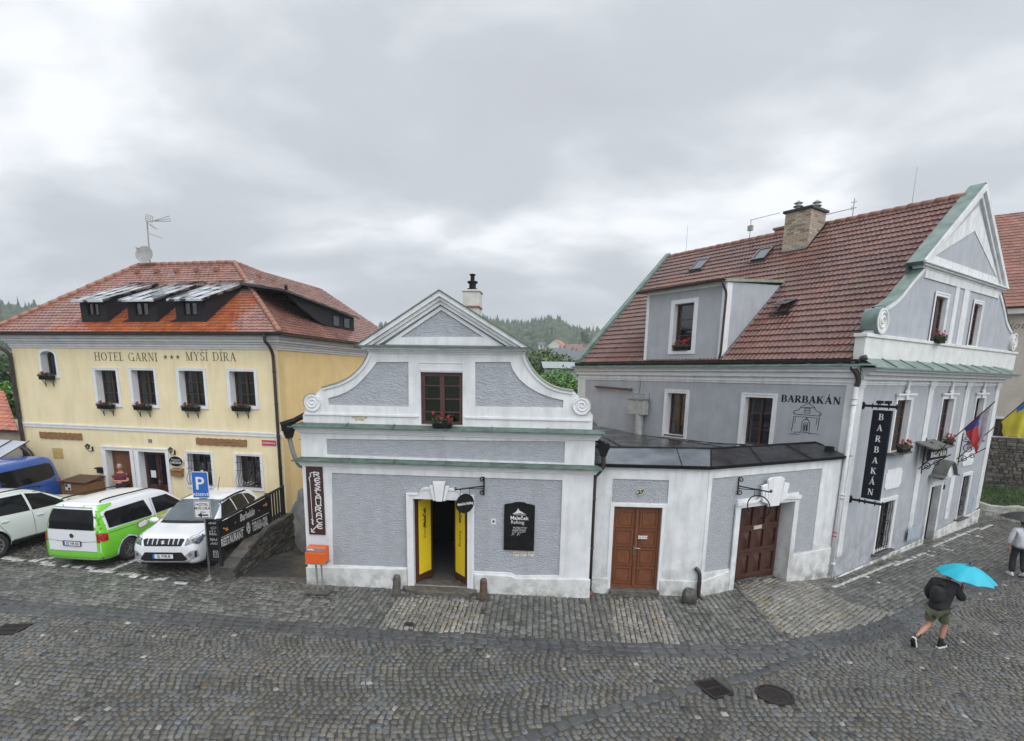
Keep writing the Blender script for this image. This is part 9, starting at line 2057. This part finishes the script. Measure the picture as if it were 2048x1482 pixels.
# terrain beyond the street: a dip and a wooded rise, built as a polar sheet
def ridge_h(px):   # photo row of the hill crest seen along column px
 P = [(-900,640),(-200,622),(0,612),(80,618),(200,660),(500,690),(800,650),(960,640),(1000,648),(1045,652),(1085,641),(1110,643),(1125,655),(1150,662),(1200,668),(1300,672),(1700,690),(2600,700)]
 for a, b in zip(P[:-1], P[1:]):
  if px <= b[0]: return a[1]+(b[1]-a[1])*max(0,(px-a[0]))/(b[0]-a[0])
 return P[-1][1]
RH = 620.0
def terr(r, th):
 px = 1024+FPX*math.tan(th)/math.cos(PITCH) if abs(th) < 1.15 else (3000 if th > 0 else -1500)
 if abs(th) > 1.2: top = 25
 else:
  d = ray(px, ridge_h(px)); top = CAMH+d.z/math.hypot(d.x, d.y)*RH-9
 f = min(1, max(0,(r-150)/(RH-150))); f = f*f*(3-2*f); dip = -7*math.exp(-((r-110)/50)**2)
 fl = min(1, max(0,(r-46)/12))
 return fl*(dip+top*f)-.1-(1-fl)*2.8
mb = MB(); rs_ = [34,40,46,52,60,75,95,120,150,190,240,300,360,430,500,560,620,700,880]; nth = 180
vs = [(r*math.sin(2*PI*k/nth), r*math.cos(2*PI*k/nth), terr(r, (2*PI*k/nth+PI) % (2*PI)-PI)-(max(0, r-700)*.02)) for r in rs_ for k in range(nth)]
mb.add(vs, [(i*nth+k, i*nth+(k+1) % nth, (i+1)*nth+(k+1) % nth, (i+1)*nth+k) for i in range(len(rs_)-1) for k in range(nth)])
tag(mb.build('hills', mat('hill_meadow', (.05,.09,.03),(.035,.06,.022),.9,.05), smooth=True, recalc=False), kind='structure')
# forest on the rise: one mass of crowns
rg = np.random.default_rng(21); VV = []; FF2 = []; CC = []; off_ = 0
bm = bmesh.new(); bmesh.ops.create_icosphere(bm, subdivisions=2, radius=1); ICO = np.array([v.co[:] for v in bm.verts]); ICF = np.array([[v.index for v in f.verts] for f in bm.faces]); bm.free()
def add_crown(x, y, z, r, h, con, tint):
 global off_
 P = ICO.copy(); 
 if con: t = (P[:, 2:3]+1)/2; P[:, :2] *= (1.15-t)*.95; P = P*np.array([r, r, h])*(1+rg.normal(0,.10,(len(P),1)))
 else: P = P*np.array([r, r, h*.8])*(1+rg.normal(0,.14,(len(P),1)))
 VV.append(P+np.array([x, y, z+h*.6])); FF2.append(ICF+off_); off_ += len(P); c = np.array([*tint, 1.0])*np.array([1,1,1,1]); C = np.repeat(c[None], len(P),0); C[:, :3] *= rg.uniform(.7,1.3,(len(P),1)); CC.append(C)
for (p0, p1, nn) in ((-260,190,620),(930,1240,1500),(620,930,900),(1240,1420,500)):
 for k in range(nn):
  px = rg.uniform(p0, p1); th = math.atan((px-1024)/FPX*math.cos(PITCH)); r = 240+(RH-215)*rg.random()**.75; x, y = r*math.sin(th), r*math.cos(th); z = terr(r, th)
  if 960 < px < 1240 and r < 330 and rg.random() < .75: continue
  con = rg.random() < (.5 if r > 480 else .25); b = rg.uniform(.55,1.3); tint = (b*.8, b, b*.75) if con else (b*rg.uniform(.95,1.3), b*1.1, b*.75)
  s = rg.uniform(3.2,5.6); add_crown(x, y, z, s*(.62 if con else 1), s*(1.45 if con else 1.05), con, tint)
V = np.concatenate(VV); Fx = np.concatenate(FF2); C = np.concatenate(CC); me = bpy.data.meshes.new('forest'); me.vertices.add(len(V)); me.vertices.foreach_set('co', V.astype(np.float32).ravel()); me.loops.add(len(Fx)*3); me.loops.foreach_set('vertex_index', Fx.astype(np.int32).ravel()); me.polygons.add(len(Fx)); me.polygons.foreach_set('loop_start', np.arange(0, len(Fx)*3,3, dtype=np.int32)); me.update(calc_edges=True)
at = me.color_attributes.new('tint', 'FLOAT_COLOR', 'POINT'); at.data.foreach_set('color', C.astype(np.float32).ravel()); me.materials.append(mat('forest_green', (.040,.078,.032),(.026,.055,.024),.8,.3, attr='tint', bump=[(1.5,1.0,.6)])); o = bpy.data.objects.new('forest', me); col.objects.link(o); tag(o, 'hazy wooded hillside beyond the roofs', 'forest', kind='stuff')
# nearer trees
tree(1116,738,38,5.2,6.5, 'bright green bushy tree directly behind the right scroll of the gabled house', M_leafbr, nb=12, n=12000, leaf=.11, seed=3)
tree(1150,755,37,3.0,5.5, 'small bright green tree touching the left edge of the corner house', M_leafbr, nb=7, n=6000, leaf=.11, seed=8)
tree(1074,697,62,6.8,11, 'olive green broadleaf tree left of the distant white houses', M_leafol, nb=11, n=9000, leaf=.20, seed=4)
tree(1122,712,66,5.6,9, 'darker broadleaf tree below the distant white houses', M_leafdk2, nb=9, n=7000, leaf=.2, seed=5)
tree(6,690,30,4.5,9, 'dark green tree behind the left corner of the hotel', M_leafdk2, nb=10, n=9000, leaf=.15, seed=6); tree(22,735,27,3.0,6.5, 'mid green tree low beside the hotel corner, above the tiled roof', M_leafbr, nb=7, n=5000, leaf=.13, seed=7)
tree(1170,655,330,6,13, 'lone dark spruce on the hillside crest at the corner house roof', M_leafdk2, nb=5, n=1500, leaf=.7, seed=12)
# houses on the hillside
def small_house(px, yb, D, w_, d_, h_, rz, wallm, roofm, label, yaw, nwin=3):
 d = ray(px, yb); t = D/d.y; x, y, z = d.x*t, d.y*t, CAMH+d.z*t; e_ = empty('village_house', (x, y, z), yaw, label, 'house', 'houses on the far hillside'); mb = MB(); mb.box(-w_/2, w_/2,-d_/2, d_/2,-6, h_); mb.plate([[(-d_/2, h_),(d_/2, h_),(0, h_+rz)]], -w_/2, w_/2, T=lambda a, dd, b: (dd, a, b)); mb.build('wall', wallm, e_)
 mb = MB(); ov = .4
 for s in (-1,1): mb.add([(-w_/2-ov, s*(d_/2+ov), h_-ov*rz/(d_/2)),(w_/2+ov, s*(d_/2+ov), h_-ov*rz/(d_/2)),(w_/2+ov, 0, h_+rz+.05),(-w_/2-ov, 0, h_+rz+.05)], [(0,1,2,3)])
 rf = mb.build('roof', roofm, e_, recalc=False); mb = MB(); mb.box(w_*.2, w_*.2+.7,-.4,.4, h_+rz*.4, h_+rz+.9)
 if nwin: mb.build('chimney', M_ridge2, rf)
 for k in range(nwin):
  xx = -w_/2+w_*(k+.5)/nwin; mb = MB(); mb.box(xx-.45, xx+.45,-d_/2-.06,-d_/2+.05, h_*.45, h_*.45+1.3); mb.build('window', M_cglass, e_)
 return e_
Wf = mat('far_white_wall', (.66,.65,.62), None, .8); Cf = mat('far_cream_wall', (.58,.53,.42), None, .8); Rf = mat('far_red_roof', (.42,.16,.09), None, .7,2); Gf = mat('far_grey_roof', (.12,.125,.14), None, .6,2); Bf = mat('far_brown_roof', (.20,.11,.09), None, .7,2)
small_house(1115,706,300,9,9,3.4,3.4, Wf, Rf, 'white hillside house with bright orange-red roof, the highest one', R_(65)); small_house(1108,722,270,12,8,2.6,3.6, Wf, Gf, 'long hillside house with dark grey roof below the red-roofed one', R_(10),4)
small_house(1148,712,290,9,8,2.8,3.2, Wf, Bf, 'hillside house with brown roof nearest the corner house', R_(8)); small_house(1140,735,240,11,8,4.2,3.0, Cf, Gf, 'cream hillside house with grey roof, lowest of the group', R_(-5),4)
small_house(1160,728,250,7,7,4.5,3.0, Cf, Bf, 'cream hillside house with brown roof half hidden by the copper verge', R_(20)); small_house(1082,702,310,3,3,3.5,1.2, Wf, Gf, 'tiny white hut left of the hillside houses', 0,1)
small_house(1122,752,58,3.4,3,.9,.5, mat('pale_green_shed', (.30,.35,.33), None, .6), mat('pale_sheet_roof', (.30,.35,.35), None, .5), 'pale sheet-roofed shed between the near trees', R_(3),0)
small_house(30,640,420,10,8,3,3.0, Wf, Bf, 'white house on the far left hill', R_(5)); small_house(62,637,430,8,7,3,2.6, Cf, Gf, 'cream house with grey roof on the far left hill', R_(-8))
# red tiled wing between hotel and the gabled house
WP = FHS.world(7.6,.0,0); e_ = empty('back_wing', (WP[0], WP[1], 0), HA+PI/2, 'small pale wing with brown-red tile roof seen between hotel and gabled house', 'building')
FWg = Face(WP[:2], HA, WP[:2], HA+PI/2); kk = lambda x, y: FWg.px(560+x/3.0118,560+y/3.0118)
a, b, c_ = kk(408,528), kk(430,412), kk(520,530); z0_ = a[1]; u0 = a[0]; zt_ = b[1]+.5
mb = MB(); FWg.box(mb, u0+.1, u0+6,-4,0,-2.5, z0_); mb.build('wall', M_yellow, e_)
V_ = Vector((0,1.6, zt_-z0_)); vl_ = V_.length; rm = MB(); rm.add([FWg(u0-.05,.25, z0_-.02), FWg(u0+6,.25, z0_-.02), FWg(u0+6,-1.6, zt_-.02), FWg(u0+.25,-1.6, zt_-.02)], [(0,1,2,3)]); rmo = rm.build('roof', M_ridge2, e_, recalc=False)
p0_ = Vector(FWg(u0-.05,.25, z0_)); ux_ = (Vector(FWg(u0+1,.25, z0_))-Vector(FWg(u0,.25, z0_))); vx_ = (Vector(FWg(u0,-1.6, zt_))-Vector(FWg(u0,.25, z0_))); vll = vx_.length; vx_.normalize()
tiles('roof_tiles', M_tile2, rmo, p0_, ux_, vx_, lambda v: .0+.25*v/vll, lambda v: 6, vll, .30,.21, PROF_PAN, stag=False, seed=31)
window(FWg, e_, (u0+.45, u0+1.0, z0_-1.2, z0_-.2), cols=1, rows=2, depth=.15, surround=.12, curtain=None, pane=M_panedk)
# pink-tiled small building at the left edge
q0 = Face(FH.world(HW0-.5,-.25,0)[:2], HA); e_ = empty('side_annex', (*q0.o, 0), q0.az, 'small low building with pink-red tiles left of the hotel corner', 'building')
z_e = q0.px(0,858)[1]; u_r = q0.px(45,852)[0]; u_t, z_t = q0.px(8,782,-2.2); u_t -= .3; z_t -= .5
mb = MB(); q0.box(mb, u_r-6, u_r-.1,-4,0,-.1, z_e-.02); mb.build('wall', mat('beige_annex_wall', (.50,.44,.33),(.40,.36,.28),.8,3), e_)
mb = MB(); pa, pb, pc, pd_ = q0(u_r-6,.2, z_e-.02), q0(u_r+.05,.2, z_e-.02), q0(u_t+.3,-2.2, z_t+.5), q0(u_r-6,-2.2, z_t+.5); mb.add([pa, pb, pc, pd_], [(0,1,2,3)]); rmo = mb.build('roof', M_ridge, e_, recalc=False)
vx_ = Vector(q0(0,-2.2, z_t+.5))-Vector(q0(0,.2, z_e)); vll = vx_.length; vx_.normalize(); ur0, ur1 = u_r+.05, u_t+.3
tiles('roof_tiles', mat('pink_red_tiles', (.50,.19,.12),(.40,.15,.10),.5,2, attr='tint'), rmo, q0(0,.2, z_e),(1,0,0), vx_, lambda v: u_r-5.9, lambda v: ur0+(ur1-ur0)*v/vll, vll, .26,.30, PROF_PAN, stag=False, seed=33)
mb = MB(); gutter(mb, [q0(u_r-6,.27, z_e-.0), q0(u_r+.1,.27, z_e)], .06); mb.build('gutter', M_pipe, e_)
# pale sheet canopy behind the blue van
qc = Face(FH.world(HW0-.1,1.4,0)[:2], HA); e_ = empty('lean_to_canopy', (*qc.o, 0), HA, 'pale sheet lean-to roof with dark seams behind the blue van', 'canopy')
z1c = qc.px(0,884)[1]; z2c = qc.px(40,922)[1]; uc1 = qc.px(66,905)[0]-.55
mb = MB(); mb.add([qc(uc1-5,1.3, z2c-.1), qc(uc1,1.3, z2c-.1), qc(uc1-.1,-.4, z1c), qc(uc1-5,-.4, z1c+.1)], [(0,1,2,3)]); sh_ = mb.build('sheet', mat('pale_blue_sheet', (.42,.45,.50),(.34,.37,.42),.25,2, rvar=.1), e_, recalc=False); mb = MB()
for k in range(6): u = uc1-.02-k*.8; mb.tube([qc(u, 1.3, z2c-.08), qc(u-.05,-.4, z1c+.03)], .02,4)
mb.tube([qc(uc1-5,1.3, z2c-.09), qc(uc1,1.3, z2c-.09)], .03,5); mb.build('seams', M_dark, sh_)
for u in (uc1-.1, uc1-3): mb = MB(); mb.tube([qc(u, 1.2,-.05), qc(u, 1.2, z2c-.1)], .05,6); mb.build('post', M_dark, e_)
# ---- beyond the street front: house, rubble wall, bank, low wall
NO = g(2000,1040,-.28); NA = -.62; FN = Face(NO, NA)
n7 = lambda x, y, d=0: FN.px(*p7(x, y), d)
zl1 = FN.px(2000,1012)[1]; zl0 = -.5
e_ = empty('low_wall', (*NO, 0), NA, 'low whitewashed wall with two utility boxes at the foot of the grassy bank', 'wall'); uA, uB = FN.px(1955,1030)[0], 9
mb = MB(); out = [(uA, zl0)]+[(uB, zl0)]+[(uB-(uB-uA)*k/24, zl1+.05*math.sin(k*1.9)+.03*math.sin(k*4.3)) for k in range(25)]; FN.plate(mb, [out], -.35,0); mb.build('wall', mat('flaking_whitewash', (.50,.49,.45),(.28,.26,.22),.8,3.5, [(12,.8,.04)]), e_, bevel=.02)
for x0, x1, y0, y1 in ((1030,1090,950,992),(1142,1200,965,1010)):
 a, b = n7(x0, y0,.03), n7(x1, y1,.03); mb = MB(); FN.box(mb, a[0], b[0], .001,.05, b[1], a[1]); bx = mb.build('utility_box', mat('pale_green_box', (.42,.45,.40),(.34,.37,.33),.6,5), e_, bevel=.006); mb = MB(); FN.plate(mb, [R4((a[0]+.03, b[0]-.03, b[1]+.03, a[1]-.03)), R4((a[0]+.045, b[0]-.045, b[1]+.045, a[1]-.045))], .0505,.054); mb.build('door_line', M_gap, bx)
# bank
z_gt = FN.px(2000,975,-2.2)[1]
mb = MB(); nu, nd = 40,12; vs = []
for j in range(nd+1):
 for i in range(nu+1):
  u = uA+(uB-uA)*i/nu; d = -.34-2.0*j/nd; vs.append(FN(u, d, zl1-.08+(z_gt-zl1+.1)*(j/nd)**.8+.05*noise.noise(Vector((u*1.5, d*2,0)))))
mb.add(vs, [(j*(nu+1)+i, j*(nu+1)+i+1,(j+1)*(nu+1)+i+1,(j+1)*(nu+1)+i) for j in range(nd) for i in range(nu)]); bk_ = mb.build('grass_bank', mat('bank_soil', (.06,.07,.035),(.04,.05,.025),.9,3), recalc=False, loc=(*NO, 0), rot=(0,0, NA)); tag(bk_, kind='structure')
VB = []; FB = []; CB = []; r7 = random.Random(17)
for k in range(9000):
 u = r7.uniform(uA, uB); d = r7.uniform(-2.3,-.34); j = (-.34-d)/2.0; z = zl1-.08+(z_gt-zl1+.1)*max(0, min(1, j))**.8; a = r7.uniform(0, PI); h = r7.uniform(.05,.16); w_ = .014; o = len(VB); lx, ly = r7.uniform(-.06,.06), r7.uniform(-.06,.06)
 VB += [FN(u-w_*math.cos(a), d-w_*math.sin(a), z), FN(u+w_*math.cos(a), d+w_*math.sin(a), z), FN(u+lx, d+ly, z+h)]; FB.append((o, o+1, o+2)); t = r7.uniform(.6,1.6); CB += [(t, t, t*.8,1)]*3
me = bpy.data.meshes.new('grass'); me.from_pydata(VB, [], FB); at = me.color_attributes.new('tint', 'FLOAT_COLOR', 'POINT'); at.data.foreach_set('color', [c for q_ in CB for c in q_]); me.materials.append(mat('grass_blades', (.06,.13,.025),(.04,.09,.02),.6,2, attr='tint')); o = bpy.data.objects.new('grass', me); col.objects.link(o); o.location = (*NO, 0); o.rotation_euler = (0,0, NA); tag(o, 'bright grass on the bank behind the low wall', 'grass', kind='stuff')
# rubble wall behind the bank
FN2 = Face(FN.world(0,-2.4,0)[:2], NA); zr1 = FN2.px(2000,876)[1]
p_a, p_b = FN2.world(uA-1.5,0,0)[:2], FN2.world(uB+1,0,0)[:2]
MRS = [mat('rubble_grey', (.14,.125,.105),(.07,.063,.055),.75,4, [(12,.8,.04)]), mat('rubble_brown', (.13,.098,.075),(.065,.053,.043),.75,4, [(12,.8,.04)]), mat('rubble_pale', (.19,.17,.145),(.11,.10,.086),.75,4, [(12,.8,.04)])]
stone_wall('rubble_wall', [p_a, p_b], (zr1, zr1),0,.5, 'tall brown rubble stone wall above the grassy bank at the right edge', MRS, zb=z_gt-.6)
# beige house above it
FN3 = Face(FN.world(0,-3.4,0)[:2], NA); e_ = empty('neighbour_house', (*FN3.o, 0), NA, 'beige house with red tiled roof and faded italic Hotel lettering behind the corner house', 'building')
zeN = FN3.px(2020,616)[1]; uN0 = FN3.px(1925,700)[0]; wz1, wz0 = FN3.px(2005,838)[1], FN3.px(2005,873)[1]
wN = [(FN3.px(1989,850)[0], FN3.px(2011,850)[0], wz0, wz1),(FN3.px(2020,850)[0], FN3.px(2040,850)[0], wz0, wz1)]
mb = MB(); FN3.plate(mb, [[(uN0-3,-1),(12,-1),(12, zeN),(uN0-3, zeN)], R4(wN[0]), R4(wN[1])], -.35,0); mb.build('wall', mat('beige_render', (.50,.455,.40),(.43,.385,.335),.85,1.8, [(25,.4,.01)]), e_)
for r in wN: window(FN3, e_, r, cols=2, rows=2, depth=.12, surround=.10, curtain=None, pane=M_panedk)
mb = MB(); FN3.box(mb, uN0-3,12,-.2,.30, zeN-.28, zeN-.05); mb.build('cornice', M_cornice, e_, bevel=.02)
a1 = FN3.px(*p5(1950,725)); a2_ = FN3.px(*p5(1950,688)); text('Hotel', (a2_[1]-a1[1])*1.15, mat('faded_brown_paint', (.16,.085,.06), None, .7), e_, FN3, a1[0], a1[1], .004, 'LEFT', ext=.002, shear=.35, space=1.15)
pk_ = FN3.px(1978,460,-4.5); zpk = pk_[1]+.6; vN = Vector((0,4.8, zpk-zeN)); vlN = vN.length; vN.normalize(); U_a = uN0-3; Uk0, Uk1 = pk_[0]-4, pk_[0]+1.0
mb = MB(); mb.add([FN3(U_a, .4, zeN), FN3(14,.4, zeN), FN3(Uk1+1.2,-4.4, zpk), FN3(Uk0,-4.4, zpk), FN3(14,-9.2, zeN), FN3(U_a, -9.2, zeN)], [(0,1,2,3),(1,4,2),(3,2,4,5)]); rmo = mb.build('roof', M_ridge2, e_, recalc=False)
tiles('roof_tiles', mat('orange_brown_tiles', (.26,.10,.065),(.19,.08,.055),.45,1.2, attr='tint'), rmo, FN3(0,.4, zeN+.03),(1,0,0), vN, lambda v: U_a, lambda v: 14+(Uk1+1.2-14)*v/vlN, vlN, .22,.22, PROF_BEAVER, lip=.03, scallop=.02, seed=41)
mb = MB(); ridge_caps(mb, FN3(14,.4, zeN+.06), FN3(Uk1+1.2,-4.4, zpk+.04)); mb.build('ridge_tiles', M_ridge2, rmo)
# antenna and dish on the hotel ridge
e_ = empty('satellite_dish', FH.world(FH.px(300,530,-4)[0], -3.9, RZ), HA, 'pale grey satellite dish at the foot of the mast on the hotel ridge', 'satellite dish')
u_, z_ = FH.px(298,511,-3.9); mb = MB(); ce = Vector((FH.px(298,511,-3.9)[0]-FH.px(300,530,-4)[0], -.25, z_-RZ)); rD = .36; ax = Vector((.25,-1,.28)).normalized(); bx_ = ax.orthogonal().normalized(); cx_ = ax.cross(bx_)
vs = [ce-ax*.06]; 
for j in (1,2,3,4):
 for k in range(28): a = 2*PI*k/28; t = j/4; vs.append(ce+(bx_*math.cos(a)+cx_*math.sin(a))*rD*t-ax*.06*(1-t*t))
mb.add(vs, [(0,1+k, 1+(k+1) % 28) for k in range(28)]+[(1+j*28+k, 1+j*28+(k+1) % 28,1+(j+1)*28+(k+1) % 28,1+(j+1)*28+k) for j in range(3) for k in range(28)]); mb.build('dish', mat('dish_grey', (.30,.30,.30),(.25,.25,.25),.5,4), e_, smooth=True)
mb = MB(); mb.tube([ce-cx_*rD*.9, ce+ax*.35-cx_*.1], .012,5); mb.tube([ce+ax*.32-cx_*.1, ce+ax*.42-cx_*.1], .03,8); mb.build('arm', M_galv, e_)
Fm = FH; um_ = FH.px(300,525,-4)[0]; e_ = empty('television_antenna', FH.world(um_, -4, RZ+.05), HA, 'tall television antenna mast with several yagi arms on the hotel ridge', 'antenna')
H5 = lambda x, y: (FH.px(*rpx1(x, y),-4)[0]-um_, 0, FH.px(*rpx1(x, y),-4)[1]-RZ-.05)
mb = MB(); mb.tube([(0,0,-.1), H5(990,75)], .028,8); mb.build('mast', M_galv, e_)
mb = MB()
A5, B5, C5 = H5(1030,75), H5(1140,40), H5(1150,78); mb.tube([A5, B5], .012,5); mb.tube([A5, C5], .012,5); mb.tube([A5, H5(1145,60)], .012,5); mb.tube([B5, C5], .012,5); mb.tube([H5(985,80), A5], .012,5)
q1, q2, q3, q4 = H5(985,28), H5(1030,45), H5(1025,85), H5(978,68)
for a, b in ((q1, q2),(q2, q3),(q3, q4),(q4, q1)): mb.tube([a, b], .010,5)
for t in (.33,.66): mb.tube([tuple(a+(b-a)*t for a, b in zip(q1, q2)), tuple(a+(b-a)*t for a, b in zip(q4, q3))], .008,4); mb.tube([tuple(a+(b-a)*t for a, b in zip(q1, q4)), tuple(a+(b-a)*t for a, b in zip(q2, q3))], .008,4)
mb.tube([H5(998,88), H5(1055,130)], .012,5); mb.tube([H5(1010,160), H5(1088,190)], .012,5)
for t in (.2,.5,.8):
 for (a, b) in ((H5(998,88), H5(1055,130)),(H5(1010,160), H5(1088,190))): p = tuple(x+(y-x)*t for x, y in zip(a, b)); mb.tube([(p[0], -.15, p[2]),(p[0], .15, p[2])], .008,4)
mb.build('yagi', M_galv, e_)
# haze: one closed box round everything
mb = MB(); mb.box(-900,900,-900,900,-60,95)
hm = bpy.data.materials.new('thin_mist'); hm.use_nodes = True; tn = hm.node_tree; tn.nodes.clear(); ho = tn.nodes.new('ShaderNodeOutputMaterial'); hv = tn.nodes.new('ShaderNodeVolumePrincipled'); hv.inputs['Color'].default_value = (.93,.96,1.0,1); hv.inputs['Density'].default_value = .00075; hv.inputs['Anisotropy'].default_value = .2; tn.links.new(hv.outputs[0], ho.inputs['Volume'])
hm.cycles.homogeneous_volume = True
hz_ = mb.build('haze', hm); tag(hz_, 'thin pale rain mist over the whole town', 'haze', kind='stuff')
